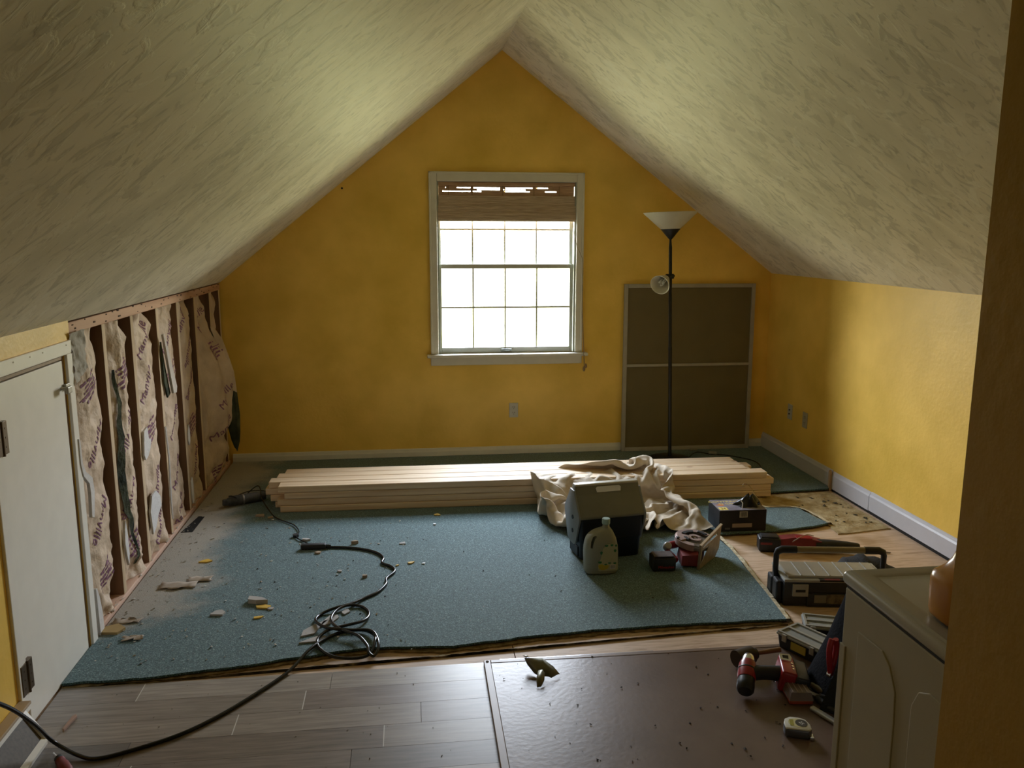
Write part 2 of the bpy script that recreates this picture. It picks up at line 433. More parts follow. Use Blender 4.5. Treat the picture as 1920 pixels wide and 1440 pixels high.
pts = [(1.175, YG-.004, 1.69), (1.185, YG-.006, 1.62), (1.205, YG-.03, 1.52), (1.244, YG-.034, 1.42), (1.247, YG-.034, 1.2), (1.252, YG-.034, .95), (1.258, YG-.06, .76), (1.262, YG-.062, .67)]
b.tube(spline(pts, 6), .0016, n=6)
b.tube(spline([(1.246, YG-.034, 1.40), (1.250, YG-.034, 1.1), (1.262, YG-.05, .80), (1.268, YG-.062, .67)], 6), .0016, n=6)
co = wp(b, 'pull_cord', M_string, bl, BL, smooth=60)
b = MB(); b.lathe([(.002, 0), (.009, -.012), (.010, -.03), (.004, -.04)], n=10, M=T(1.262, YG-.062, .672))
b.lathe([(.002, 0), (.009, -.010), (.010, -.026), (.004, -.034)], n=10, M=T(1.275, YG-.062, .690))
b.build('tassel', M_string, co, smooth=60)

# ------------------------------------------------------------------ access door in the left knee wall
M_stop = mat('bare_brown_wood', (.22, .13, .08), .7, col2=(.38, .25, .15), scale=20, stretch=(1, 1, .1))
M_strip = mat('old_pine_strip', (.42, .32, .22), .7, col2=(.55, .44, .32), scale=20, stretch=(1, .1, 1))
dr_ = empty('door_1', (XL, 2.66, 0), kind='structure'); DL = T(-XL, -2.66, 0)
b = MB(); b.box(XL-.022, 2.672, .010, XL-.001, 3.176, 1.146, bev=.002); wp(b, 'door_panel', M_white, dr_, DL)
b = MB(); b.box(XL-.05, 2.655, 0, XL-.03, 3.198, 1.165); b.box(XL-.05, 3.186, 0, XL-.004, 3.198, 1.165); b.box(XL-.05, 2.655, 0, XL-.002, 2.668, 1.165)
wp(b, 'door_stop', M_stop, dr_, DL)
b = MB(); b.box(XL-.03, 2.655, 1.150, XL-.004, 3.186, 1.160); wp(b, 'head_strip', M_strip, dr_, DL)
M_brass = mat('dark_brass', (.12, .085, .05), .45, metal=.7)
for z in (.19, .98):
    b = MB(); b.box(XL-.002, 2.612, z-.052, XL+.0125, 2.690, z+.052, bev=.0015); b.cyl((XL+.012, 2.655, z-.055), (XL+.012, 2.655, z+.055), .005, n=10)
    for zz in (-.03, 0, .03):
        for yy in (2.63, 2.675): b.cyl((XL+.010, yy, z+zz), (XL+.0135, yy, z+zz), .003, n=8)
    wp(b, 'hinge', M_brass, dr_, DL)
b = MB(); b.box(XL-.001, 3.165, 1.035, XL+.010, 3.205, 1.060, bev=.003); b.cyl((XL, 3.15, 1.047), (XL+.03, 3.15, 1.047), .006, n=12)
b.box(XL+.02, 3.125, 1.030, XL+.032, 3.165, 1.056, bev=.004); wp(b, 'turn_latch', mat('dull_latch_metal', (.35, .33, .28), .4, metal=.5), dr_, DL)
b = MB(); b.box(XL-.002, 2.60, 1.165, XL+.010, 3.247, 1.214, bev=.003); b.box(XL-.002, 3.198, .0, XL+.010, 3.247, 1.165, bev=.003); b.box(XL-.002, 2.60, .075, XL+.010, 2.655, 1.165, bev=.003)
c_ = MB
for y in (2.78, 2.90, 3.00, 3.20): b.cyl((XL+.009, y, 1.20), (XL+.012, y, 1.20), .003, n=6)
struct('trim_1', b, M_white)

# baseboards
def baseboard(name, prof_along, m=M_trim):
    b = MB(); prof_along(b); return struct(name, b, m)
def bb_back(b):
    b.prism([(YG, 0), (YG-.014, 0), (YG-.014, .052), (YG-.010, .060), (YG-.006, .074), (YG, .078)], XL+.015, 1.562, 'x')
    b.prism([(YG, 0), (YG-.014, 0), (YG-.014, .052), (YG-.010, .060), (YG-.006, .074), (YG, .078)], 2.52, XR, 'x')
baseboard('baseboard_back', bb_back)
M_trim_r = mat('sky_tinted_trim', (.58, .57, .60), .4, var=.02)  # sky reflection on the right baseboard mixed into its colour
def bb_right(b):
    for y0, y1, z in ((4.80, YG-.01, .020), (4.36, 4.795, .015), (YB, 4.355, .018)):
        b.prism([(XR, z), (XR-.014, z), (XR-.014, z+.085), (XR-.009, z+.095), (XR-.005, z+.108), (XR, z+.112)], y0, y1, 'y')
baseboard('baseboard_right', bb_right, M_trim_r)
b = MB(); b.box(XR-.012, YB, 0, XR-.001, 4.78, .02); struct('trim_2', b, mat('black_gap_dirt', (.015, .013, .011), .95))
b = MB(); b.prism([(4.782, 0), (4.80, 0), (4.806, .12), (4.798, .135), (4.786, .11)], XR-.030, XR-.015, 'x')
tag(b.build('wood_shim', mat('split_pine', (.42, .28, .15), .7)), 'thin split wood shim standing upright against the right baseboard', 'shim')

# ------------------------------------------------------------------ exposed framing
M_studshade = mat('shaded_stud_side', (.13, .07, .035), .8, col2=(.24, .13, .07), scale=12, stretch=(1, 1, .1))  # darker side colour imitating the shade inside the stud bays
M_torn = mat('torn_dark_wood', (.08, .045, .03), .9)
M_crumb = mat('old_plaster', (.50, .43, .36), .9)
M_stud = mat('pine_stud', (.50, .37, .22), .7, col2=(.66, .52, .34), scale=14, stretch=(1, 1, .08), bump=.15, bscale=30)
M_plate = mat('reddish_fir', (.46, .25, .15), .7, col2=(.66, .42, .28), scale=14, stretch=(1, .08, 1), bump=.2, bscale=30)
studs = [3.262, 3.64, 4.005, 4.40, 4.785, 5.165, 5.56, 5.835]
ordn = ['beside the access door casing', 'second from the access door', 'third from the access door, with a white plaster scrap', 'fourth from the access door', 'fifth from the access door, with two pale plaster scraps', 'sixth from the access door', 'seventh from the access door, behind the torn batt', 'in the far left corner of the room']
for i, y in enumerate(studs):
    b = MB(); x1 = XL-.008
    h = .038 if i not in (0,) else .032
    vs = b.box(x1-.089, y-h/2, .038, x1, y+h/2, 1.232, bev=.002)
    o = b.build('wall_stud', M_stud); o.data.materials.append(M_studshade)
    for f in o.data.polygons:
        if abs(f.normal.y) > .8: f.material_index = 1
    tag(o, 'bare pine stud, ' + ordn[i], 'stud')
b = MB(); b.box(XL-.097, 3.25, 1.232, XL-.006, 5.86, 1.275, bev=.003)
tp = b.build('top_plate', M_plate); tag(tp, 'reddish top plate with nail holes above the open wall studs', 'wood plate')
r2 = random.Random(5)
for i in range(34):
    b = MB()
    y = r2.uniform(3.3, 5.8); z = r2.uniform(1.236, 1.272); w = r2.uniform(.004, .03)
    b.box(XL-.008, y, z, XL-.004, y+w, z+r2.uniform(.003, .007))
    b.build('torn_nail_mark', M_torn, tp)
b = MB(); b.box(XL-.097, 3.25, .0, XL-.002, 5.86, .038, bev=.004)
pl_ = tag(b.build('bottom_plate', mat('pink_fir', (.50, .28, .19), .75, col2=(.72, .50, .38), scale=16, stretch=(1, .1, 1), bump=.3, bscale=25)), 'pinkish bottom plate on the floor under the open studs', 'wood plate')
for i in range(30):
    b = MB(); y = r2.uniform(3.3, 5.8); s = r2.uniform(.005, .018); c = Vector((XL+r2.uniform(-.025, .004), y, .038))
    b.hull([c+Vector((r2.uniform(-s, s)*.6, r2.uniform(-s, s)*1.6, r2.uniform(-.001, s*.5))) for _ in range(9)])
    b.build('plaster_crumb', M_crumb, pl_)

M_kraft = mat('brown_kraft_paper', (.50, .37, .25), .6, col2=(.70, .55, .40), scale=6, detail=6, bump=.9, bscale=22)
M_ink = mat('purple_print', (.24, .10, .17), .75, var=.25, scale=120)
M_fib = mat('dark_green_glass_fibre', (.020, .026, .014), .95, col2=(.09, .10, .055), scale=9, bump=.8, bscale=40)
bays = [(3.28, 3.62), (3.66, 3.985), (4.025, 4.38), (4.42, 4.765), (4.805, 5.145), (5.185, 5.54), (5.58, 5.815)]
def ridg(p, o=3): return 1-abs(noise.noise(p))*2
def batt_x(i, y, z):
    y0, y1 = bays[i]; u = (y-y0)/(y1-y0); v = (z-.038)/1.194
    dep = [.040, .038, .032, .034, .036, .03, .05][i]
    pr = max(0, sin(pi*min(max(u, 0), 1)))**.45
    gap = .11+.02*noise.noise(Vector((i*3.3, z*2.6, 4)))
    pr -= 1.9*max(0, (u-1+gap)/gap)**.6*(1 if i != 5 else .2)
    x = XL - .012 - dep*(1-pr) - .006
    if i == 0: x += .018*math.exp(-((u-.35)/.25)**2)*math.exp(-((v-.88)/.12)**2)
    p = Vector((y*1.0+i*7.3, z*1.0, i*3.1))
    x += .008*noise.noise(p*4.2)*min(1, 4*u*(1-u)+.2) + .007*noise.noise(p*11) + .0035*noise.noise(p*26)
    x += .008*(ridg(Vector((p.x*9, p.y*6, p.z)))-.5) + .005*(ridg(Vector((p.x*17, p.y*15, p.z+4)))-.5)
    crum = max(0, (v-.80)/.20)**1.5 + .8*max(0, (.22-v)/.22)**1.3
    x += crum*(.044*(ridg(Vector((p.x*8, p.y*7, 5)))-.55) + .014*noise.noise(p*22)) - .02*max(0, (v-.9)/.1)
    if i == 5:
        bul = math.exp(-((v-.42)/.34)**4)*1.0
        fold = .028*sin(11*u+5*v)*min(1, v*5)
        x += (.118*u**1.2)*bul*max(0, min(1, (v+.02)/.2)) + .035*bul + fold*.7
        x += .05*math.exp(-((v-.10)/.08)**2)*u - .035*math.exp(-((v-.22)/.05)**2)
        x -= .03*(1-bul)*(1 if v > .6 else 0)
    if i == 1:
        x -= .028*math.exp(-((u-.14)/.16)**2)*(.5+.5*min(1, max(0, .9-v)*3))
        x += .012*math.exp(-((u-.45-.15*(1-v))/.07)**2)
    return x
def words(rows, w, h, seed):
    r = random.Random(seed); out = []
    for k in range(rows):
        v = -(k-(rows-1)/2)*h; u = -w/2+r.uniform(0, .02); end = w/2-r.uniform(0, w*.3)
        while u < end:
            ww = r.uniform(.012, .045); out.append((u, v-h*.28, min(u+ww, end), v+h*.22)); u += ww+.007
    return out
prints = {0: [('B', .17, 1.00, -1), ('M', .22, .76, 1), ('M', .20, .44, 1), ('B', .19, .20, -1), ('M', .12, .98, 9)],
          1: [('B', .22, .99, 1), ('M', .22, .72, 1), ('M', .20, .42, 1), ('B', .2, .2, 1)],
          2: [('M', .19, 1.10, 0), ('M', .18, .88, 0), ('B', .2, .64, 0), ('M', .22, .36, 0), ('M', .2, .16, 0)],
          3: [('M', .19, 1.07, 0), ('B', .25, .86, 0), ('M', .2, .60, 0), ('M', .2, .32, 0), ('M', .2, .10, 0)],
          4: [('M', .12, 1.12, 0), ('M', .2, .93, 1), ('M', .2, .74, 1), ('B', .22, .50, 0), ('M', .22, .27, 1)],
          5: [('M', .22, 1.08, 0), ('B', .27, .87, 0), ('M', .27, .58, 0), ('M', .24, .38, 0), ('B', .2, .09, 0)], 6: [('M', .10, .9, 0)]}
bnames = ['with a crumpled grey flap at its top, beside the access door', 'split lengthwise with a dark tear down its near side', 'with a large white plaster scrap near its foot', 'behind the dangling strip of plasterboard', 'smooth and evenly puffed, second from the far end', 'bulging and torn open, hanging out into the room', 'narrow strip in the far left corner']
for i, (y0, y1) in enumerate(bays):
    bt = empty('insulation_batt', (XL-.05, (y0+y1)/2, .038), label='kraft-faced insulation batt, ' + bnames[i], cat='insulation')
    BT = T(XL*-1+.05, -(y0+y1)/2, -.038)
    b = MB(); NU, NV = 30, 110
    rows = []
    for a in range(NV+1):
        z = .040 + 1.19*a/NV; row = []
        for c in range(NU+1):
            y = y0+.001 + (y1-y0-.002)*c/NU
            row.append((batt_x(i, y, z), y, z))
        rows.append([(XL-.115, y0+.001, z)] + row + [(XL-.115, y1-.001, z)])
    b.loft(rows, cap=False, closed=False)
    o = b.build('kraft_facing', M_kraft, bt, smooth=180); o.matrix_local = BT
    meshes = []
    for k, (kind, u, z, fl) in enumerate(prints[i]):
        if fl == 9: continue
        yc = y0+u/.36*(y1-y0)*.92; 
        ang = R(50) if kind == 'M' else R(24)
        if i == 5: ang *= .7
        if fl == 1 or fl == -1: ang += pi
        ca, sa = cos(ang), sin(ang)
        def wf(co, yc=yc, z=z, ca=ca, sa=sa, i=i):
            y = yc+co.x*ca-co.y*sa; zz = z+co.x*sa+co.y*ca
            yy = min(max(y, y0+.004), y1-.004)
            return Vector((batt_x(i, yy, zz)+.0016+co.z*1.0, yy, zz))
        if kind == 'M':
            t = text_mesh('lettering', 'Manville', .068, M_ink, warp=wf, depth=.0003); t.parent = bt; t.matrix_local = BT
        else:
            q = MB()
            for (a0, b0, a1, b1) in words(5, .17, .021, i*10+k) + [(-.085, .001+.0105, .085, .0055+.0105)]:
                n_ = max(1, int((a1-a0)/.008)); 
                for s_ in range(n_):
                    xa = a0+(a1-a0)*s_/n_; xb = a0+(a1-a0)*(s_+1)/n_
                    try: q.face([wf(Vector((xa, b0, 0))), wf(Vector((xb, b0, 0))), wf(Vector((xb, b1, 0))), wf(Vector((xa, b1, 0)))])
                    except ValueError: pass
            o = q.build('printed_text_block', M_ink, bt); o.matrix_local = BT
    if i == 5:   # torn dark fibre flap behind the bulging paper
        q = MB(); yy = 5.60
        outl = [(-1.262, .99), (-1.215, .93), (-1.185, .84), (-1.150, .72), (-1.130, .58), (-1.115, .42), (-1.118, .30), (-1.128, .24), (-1.150, .17), (-1.172, .24), (-1.185, .34), (-1.20, .42), (-1.225, .36), (-1.255, .40), (-1.275, .6), (-1.275, .85)]
        rings = []
        for k in range(7):
            f = k/6; sc = 1-.22*abs(f-.5)**1.5*2; cx, cz = -1.21, .6
            rings.append([((cx+(x-cx)*sc)+.012*noise.noise(Vector((x*30, z*20, k))), yy-.07+.075*f+.015*noise.noise(Vector((x*14, z*9, 3.3))), cz+(z-cz)*sc) for x, z in outl])
        q.loft(rings, True); o = q.build('torn_fibre_flap', M_fib, bt, smooth=60); o.matrix_local = BT; o['label'] = 'dark green fibre flap'
        q = MB(); pts = [(XL-.01, 5.50, 1.0), (XL+.06, 5.52, .93), (XL+.11, 5.545, .80)]
        for s_, (x, y, z) in enumerate(((-1.20, 5.57, .96), (-1.175, 5.60, .90), (-1.145, 5.60, .78), (-1.115, 5.60, .60))): pass
        rr = [[(-1.255, 5.50, 1.02), (-1.23, 5.53, 1.00)], [(-1.235, 5.5, .95), (-1.188, 5.53, .93)], [(-1.20, 5.50, .84), (-1.158, 5.53, .83)], [(-1.165, 5.51, .72), (-1.13, 5.535, .72)], [(-1.14, 5.51, .60), (-1.118, 5.535, .58)]]
        q.loft(rr, cap=False, closed=False); o = q.build('torn_paper_edge', M_kraft, bt); o.matrix_local = BT
    if i == 1:   # dark tear
        q = MB(); l_, r_ = [], []
        for k in range(25):
            z = .10+.92*k/24; v = (z-.1)/.92; c = y0+.085+.02*sin(z*9)+(.06*(1-v)); w = .004+.016*sin(pi*v)**2+.012*abs(noise.noise(Vector((z*12, 0, 0))))
            l_.append((batt_x(1, c-w, z)+.007, c-w, z)); r_.append((batt_x(1, c+w, z)+.007, c+w, z))
        q.loft([l_, r_], cap=False, closed=False); o = q.build('tear', M_fib, bt); o.matrix_local = BT; o['label'] = 'dark lengthwise tear'
    if i == 0:
        q = MB(); g = []
        for a in range(15):
            row = []
            for c in range(15):
                u = c/14; v = a/14
                y = 3.245+.13*u; z = 1.24-.20*v*(1-.25*u)
                row.append((XL+.006+.014*(ridg(Vector((u*3, v*3, 2)))-.3)+.006*noise.noise(Vector((u*8, v*8, 0))), y, z))
            g.append(row)
        q.loft(g, cap=False, closed=False); o = q.build('crumpled_flap', mat('greyish_kraft_back', (.40, .37, .31), .7, bump=.5, bscale=30), bt, smooth=180); o.matrix_local = BT; o['label'] = 'grey crumpled flap'

# plasterboard scraps left on the framing
M_gyp = mat('plasterboard_core', (.66, .64, .62), .85, var=.05, bump=.3, bscale=50)
def scrap_poly(name, poly, x, t, label, m=M_gyp, cat='plasterboard scrap'):
    b = MB(); b.prism(poly, x, x+t, 'x', bev=.001, seg=1); return tag(b.build(name, m), label, cat)
scrap_poly('plasterboard_scrap', [(3.245, .74), (3.268, .70), (3.325, .66), (3.335, .60), (3.31, .50), (3.285, .51), (3.295, .60), (3.29, .645), (3.24, .69), (3.225, .74), (3.225, .84), (3.24, .83)], XL+.002, .012, 'bent white plasterboard strip sticking out beside the access door')
scrap_poly('plasterboard_scrap', [(3.27, .01), (3.315, .02), (3.31, .10), (3.295, .17), (3.275, .22), (3.262, .22)], XL+.0, .012, 'upright white plasterboard sliver at the foot of the first stud')
scrap_poly('plasterboard_scrap', [(4.02, .68), (4.075, .69), (4.085, .63), (4.12, .62), (4.10, .58), (4.06, .55), (4.02, .54), (4.0, .57)], XL-.006, .010, 'white plaster scrap stuck halfway up the third stud')
scrap_poly('plasterboard_scrap', [(4.03, .22), (4.02, .28), (4.06, .35), (4.13, .355), (4.19, .31), (4.20, .26), (4.14, .23), (4.09, .18), (4.04, .16)], XL-.004, .010, 'large ragged white plaster scrap low on the third batt')
scrap_poly('plasterboard_scrap', [(3.66, .32), (3.675, .36), (3.69, .30), (3.695, .20), (3.68, .15), (3.665, .19), (3.65, .26)], XL-.006, .010, 'small white plaster sliver low on the second stud')
scrap_poly('plasterboard_scrap', [(4.81, .50), (4.83, .53), (4.845, .49), (4.84, .43), (4.82, .41), (4.80, .44)], XL-.008, .008, 'small pale plaster scrap on the fifth stud')
scrap_poly('plasterboard_scrap', [(4.80, .20), (4.83, .22), (4.845, .16), (4.84, .07), (4.815, .06), (4.80, .12)], XL-.008, .008, 'pale plaster scrap at the foot of the fifth stud')
b = MB(); b.prism([(4.375, 1.10), (4.40, 1.10), (4.56, .80), (4.545, .77), (4.49, .775)], XL+.012, XL+.024, 'x', bev=.001, seg=1)
o = b.build('plasterboard_strip', mat('plasterboard_brown_edge', (.55, .50, .44), .8)); tag(o, 'narrow strip of plasterboard dangling diagonally between the third and fourth batts', 'plasterboard scrap')
b = MB(); b.prism([(4.40, 1.06), (4.43, .95), (4.50, .775), (4.45, .76), (4.405, .85)], XL-.004, XL+.004, 'x'); b.build('dark_paper_back', M_fib, o)
b = MB(); b.tube([(XL-.004, 4.385, .62), (XL+.002, 4.392, .45), (XL-.002, 4.385, .25), (XL+.002, 4.38, .12)], [.006, .005, .007, .004], n=5)
tag(b.build('plasterboard_sliver', M_gyp), 'long thin white plasterboard edge running down the fourth stud', 'plasterboard scrap')
b = MB(); b.box(XL-.006, 5.215, .40, XL+.006, 5.235, .52, bev=.003)
o = tag(b.build('electrical_box', mat('blue_plastic_box', (.04, .07, .14), .4)), 'narrow blue electrical box beside the sixth stud', 'electrical box')
b = MB(); b.box(XL+.006, 5.218, .43, XL+.008, 5.232, .49); b.build('switch_face', mat('cream_plastic_small', (.6, .58, .42), .4), o)
# ------------------------------------------------------------------ floor coverings
def jag(poly, step=.03, amp=.006, seed=1, skip=()):
    out = []
    for i, p in enumerate(poly):
        q = poly[(i+1) % len(poly)]; a = Vector((*p, 0)); c = Vector((*q, 0)); n = 1 if i in skip else max(1, int((c-a).length/step))
        d = (c-a).normalized(); nn = Vector((-d.y, d.x, 0))
        for k in range(n):
            w = a.lerp(c, k/n)
            if k: w += nn*amp*(noise.noise(w*9+Vector((seed, 0, 0)))*1.3+noise.noise(w*40+Vector((seed, 3, 0)))*.8)
            out.append((w.x, w.y))
    return out
def slab(poly, z0, z1, name, m, parent=None, sub=True):
    bm = bmesh.new(); vs = [bm.verts.new((x, y, z1)) for x, y in poly]; f = bm.faces.new(vs)
    r = bmesh.ops.extrude_face_region(bm, geom=[f])
    for v in [g for g in r['geom'] if isinstance(g, bmesh.types.BMVert)]: v.co.z = z0
    bmesh.ops.triangulate(bm, faces=[f for f in bm.faces if len(f.verts) > 4]); bmesh.ops.recalc_face_normals(bm, faces=bm.faces)
    me = bpy.data.meshes.new(name); bm.to_mesh(me); bm.free(); o = bpy.data.objects.new(name, me); COL.objects.link(o); me.materials.append(m)
    if parent: o.parent = parent
    return o
M_backing = mat('dark_carpet_backing', (.030, .028, .018), .95, col2=(.09, .075, .04), scale=60)
M_foam = mat('tan_foam_padding', (.30, .21, .08), .9, col2=(.52, .42, .24), scale=14, detail=6, bump=.8, bscale=60)
M_foam_d = mat('dirty_foam_edge', (.13, .09, .035), .95, col2=(.30, .22, .10), scale=30, bump=.8, bscale=60)
front = [(XL+.003, 2.905), (-.919, 2.918), (-.644, 2.957), (-.319, 3.02), (-.157, 3.042), (.153, 3.012), (.477, 3.058), (.75, 3.080), (1.15, 3.084), (1.551, 3.072)]
cp = front + [(1.568, 3.23), (1.585, 3.437), (1.618, 3.83), (1.618, 4.075), (1.95, 4.085), (2.20, 4.13), (2.312, 4.17), (2.262, 4.44), (2.076, 4.468), (2.03, 4.62), (2.05, 4.745), (2.35, 4.76), (2.625, 4.775), (XR-.016, 4.80), (XR-.016, YG-.016), (XL+.016, YG-.016)]
poly = jag(cp, seed=2, skip=(len(front), 23, 24, 25))
cpt = slab(poly, .0125, .021, 'carpet', M_carpet); tag(cpt, 'teal loop-pile carpet cut back raggedly across the attic floor', 'carpet')
o = slab([(x, y) for x, y in jag([(x+.002, y+.004) for x, y in cp], seed=2, skip=(len(front), 23, 24, 25))], .007, .0125, 'carpet_backing', M_backing, cpt)
# ragged pale backing fringe along the cut right edge and the tongue
b = MB(); rr = random.Random(9)
edge = spline([(1.555, 3.07, 0), (1.572, 3.23, 0), (1.590, 3.437, 0), (1.623, 3.83, 0), (1.623, 4.075, 0)], 14)
edge2 = spline([(2.317, 4.17, 0), (2.268, 4.44, 0), (2.08, 4.472, 0), (2.033, 4.62, 0)], 8)
M_fringe = mat('pale_backing_scrim', (.42, .34, .20), .9, col2=(.66, .58, .40), scale=40, bump=.6)
for E_, nm, lb in ((edge, 'torn_backing_fringe', 'pale ragged edge'), (edge2, 'torn_backing_fringe', 'pale ragged edge of the tongue')):
    b = MB(); L_, R_ = [], []
    for p in E_:
        wv = .024+.030*abs(noise.noise(p*12)); L_.append((p.x-.006, p.y, 1*.0215+.004*abs(noise.noise(p*30)))); R_.append((p.x+wv, p.y+.004, .003+.006*abs(noise.noise(p*44))))
    mid = [((l[0]+r[0])/2, l[1], max(l[2], r[2])+.005*abs(noise.noise(Vector(l)*25))) for l, r in zip(L_, R_)]
    bot = [(m_[0], m_[1], .001) for m_ in mid]
    b.loft([L_, mid, R_, bot], cap=False, closed=False); ob = b.build(nm, M_fringe, cpt); ob['label'] = lb
# padding peeking out below the front edge, and the exposed pad at the right
pf = [(x, y-.012-.014*abs(noise.noise(Vector((x*6, 1, 0))))) for x, y in jag(front, step=.025, amp=.010, seed=7)]
poly = pf[:-1] + [(1.53, 3.06), (1.53, 3.3), (-1.24, 3.3)]
tag(slab(poly, .0005, .007, 'carpet_padding', M_foam_d), 'dirty brown foam padding edge showing under the front of the carpet', 'padding')
poly = jag([(2.03, 4.50), (2.27, 4.45), (2.32, 4.15), (2.30, 4.035), (2.45, 4.055), (2.633, 4.078), (2.625, 4.40), (2.63, 4.755), (2.35, 4.745), (2.06, 4.73)], step=.02, amp=.009, seed=5)
pd = tag(slab(poly, .0005, .0065, 'carpet_padding', M_foam), 'tan foam padding laid bare beside the right baseboard', 'padding')
b = MB(); b.prism(jag([(1.99, 4.50), (2.10, 4.47), (2.26, 4.46), (2.20, 4.56), (2.12, 4.74), (2.05, 4.73)], step=.03, amp=.008, seed=8), .0066, .0105)
tag(b.build('padding_flap', M_foam), 'loose flap of tan padding by the end of the lumber stack', 'padding')
for k in range(26):
    b = MB(); x = rr.uniform(2.3, 2.6); y = rr.uniform(4.1, 4.68); s = rr.uniform(.006, .018)
    b.hull([(x+rr.uniform(-s, s), y+rr.uniform(-s, s), .0065+rr.uniform(0, .007)) for _ in range(8)])
    b.build('torn_tuft', M_backing, pd)

# laminate planks
M_lam = bpy.data.materials.new('grey_brown_laminate'); M_lam.use_nodes = True
n = M_lam.node_tree.nodes; l = M_lam.node_tree.links; p = n['Principled BSDF']; p.inputs['Roughness'].default_value = .36
ca = n.new('ShaderNodeVertexColor'); ca.layer_name = 'plank'
t = n.new('ShaderNodeTexCoord'); mp = n.new('ShaderNodeMapping'); mp.inputs['Scale'].default_value = (1, 14, 1); l.new(t.outputs['Object'], mp.inputs[0])
z_ = n.new('ShaderNodeTexNoise'); z_.inputs['Scale'].default_value = 5; z_.inputs['Detail'].default_value = 6; z_.inputs['Distortion'].default_value = .8; l.new(mp.outputs[0], z_.inputs['Vector'])
r_ = n.new('ShaderNodeMapRange'); r_.inputs[1].default_value = .3; r_.inputs[2].default_value = .7; r_.inputs[3].default_value = .72; r_.inputs[4].default_value = 1.22; l.new(z_.outputs['Fac'], r_.inputs[0])
vm = n.new('ShaderNodeVectorMath'); vm.operation = 'SCALE'; l.new(ca.outputs[0], vm.inputs[0]); l.new(r_.outputs[0], vm.inputs['Scale']); l.new(vm.outputs[0], p.inputs['Base Color'])
bm = bmesh.new(); lay = bm.loops.layers.float_color.new('plank'); rp = random.Random(12)
rows = [(2.895, 2.776, [-.961, -.30]), (2.776, 2.652, [-.382]), (2.652, 2.530, [-.590, .02]), (2.530, 2.408, [-.102, -.9]), (2.408, 2.286, [-.86, -.2]), (2.286, 2.164, [-.5]), (2.164, 2.042, [-1.0, 0.1])]
y = 2.042
while y > YB: rows.append((y, y-.122, [rp.uniform(-1.1, 0), rp.uniform(.1, .5)])); y -= .122
tones = [(.205, .17, .145), (.27, .235, .205), (.165, .145, .13), (.34, .305, .27), (.24, .20, .175)]
for y1, y0, js in rows:
    xs = [XL+.004] + sorted(js) + [.62 if y1 < .8 else 1.7]
    for x0, x1 in zip(xs, xs[1:]):
        r = bmesh.ops.create_cube(bm, size=1, matrix=T((x0+x1)/2, (y0+y1)/2, .0038) @ SC(x1-x0-.0016, y1-y0-.0012, .007, ))
        c = tones[rp.randrange(5)]; g = rp.uniform(.88, 1.12)
        for f in {f for v in r['verts'] for f in v.link_faces}:
            for lp in f.loops: lp[lay] = (*[k*g for k in c], 1)
me = bpy.data.meshes.new('laminate_floor'); bm.to_mesh(me); bm.free(); o = bpy.data.objects.new('laminate_floor', me); COL.objects.link(o); me.materials.append(M_lam)
tag(o, 'grey-brown laminate plank flooring in the near left of the room', 'flooring')
M_filler = mat('pale_joint_filler', (.62, .60, .56), .6)
for (xa, ya, xb, yb) in ((-.961, 2.776, -.961, 2.893), (-.382, 2.654, -.382, 2.774), (-.590, 2.532, -.590, 2.650), (-.102, 2.410, -.102, 2.528), (-.86, 2.288, -.86, 2.406)):
    b = MB(); b.box(xa-.0016, ya, .0073, xb+.0016, yb, .0077); b.build('joint_line', M_filler, o)

# hardboard sheet
M_hard = mat('brown_hardboard', (.115, .075, .055), .34, col2=(.165, .115, .088), scale=3, detail=6, bump=.05)
M_rim = mat('hardboard_rim', (.21, .145, .105), .4)
hb = empty('hardboard_sheet', (.26, 2.885, .008), rz=R(-.6), label='large dark brown hardboard sheet lying on the laminate', cat='board')
b = MB(); b.box(.026, -1.30, 0, 1.40, -.022, .012, bev=.001); b.build('panel', M_hard, hb)
b = MB(); b.box(0, -1.30, 0, .026, -.0, .0135, bev=.002); b.build('edge_strip', M_rim, hb)
b = MB(); b.box(.026, -.022, 0, 1.40, 0, .0135, bev=.002); b.build('edge_strip', M_rim, hb)
b = MB(); b.cyl((.013, -.012, .013), (.013, -.012, .0150), .006, n=12); b.build('screw_head', M_backing, hb)
b = MB(); b.box(.10, .004, -.006, .70, .012, .0125, bev=.002); tag(b.build('metal_edge_strip', mat('shiny_edge', (.55, .58, .65), .25, metal=.6), loc=(.22, 2.882, .006), rot=(0, 0, R(-.6))), 'thin shiny metal strip along the back edge of the hardboard', 'metal strip')

# floor opening beside the plate, its darkness a flat black patch
b = MB(); b.prism([(-1.232, 4.44), (-1.172, 4.44), (-1.165, 4.69), (-1.20, 4.70)], .0212, .0225)
o = tag(b.build('cutout_patch', mat('opening_darkness', (.006, .006, .006), .95)), 'flat black patch for the dark cut-out slot beside the bottom plate', 'floor opening')
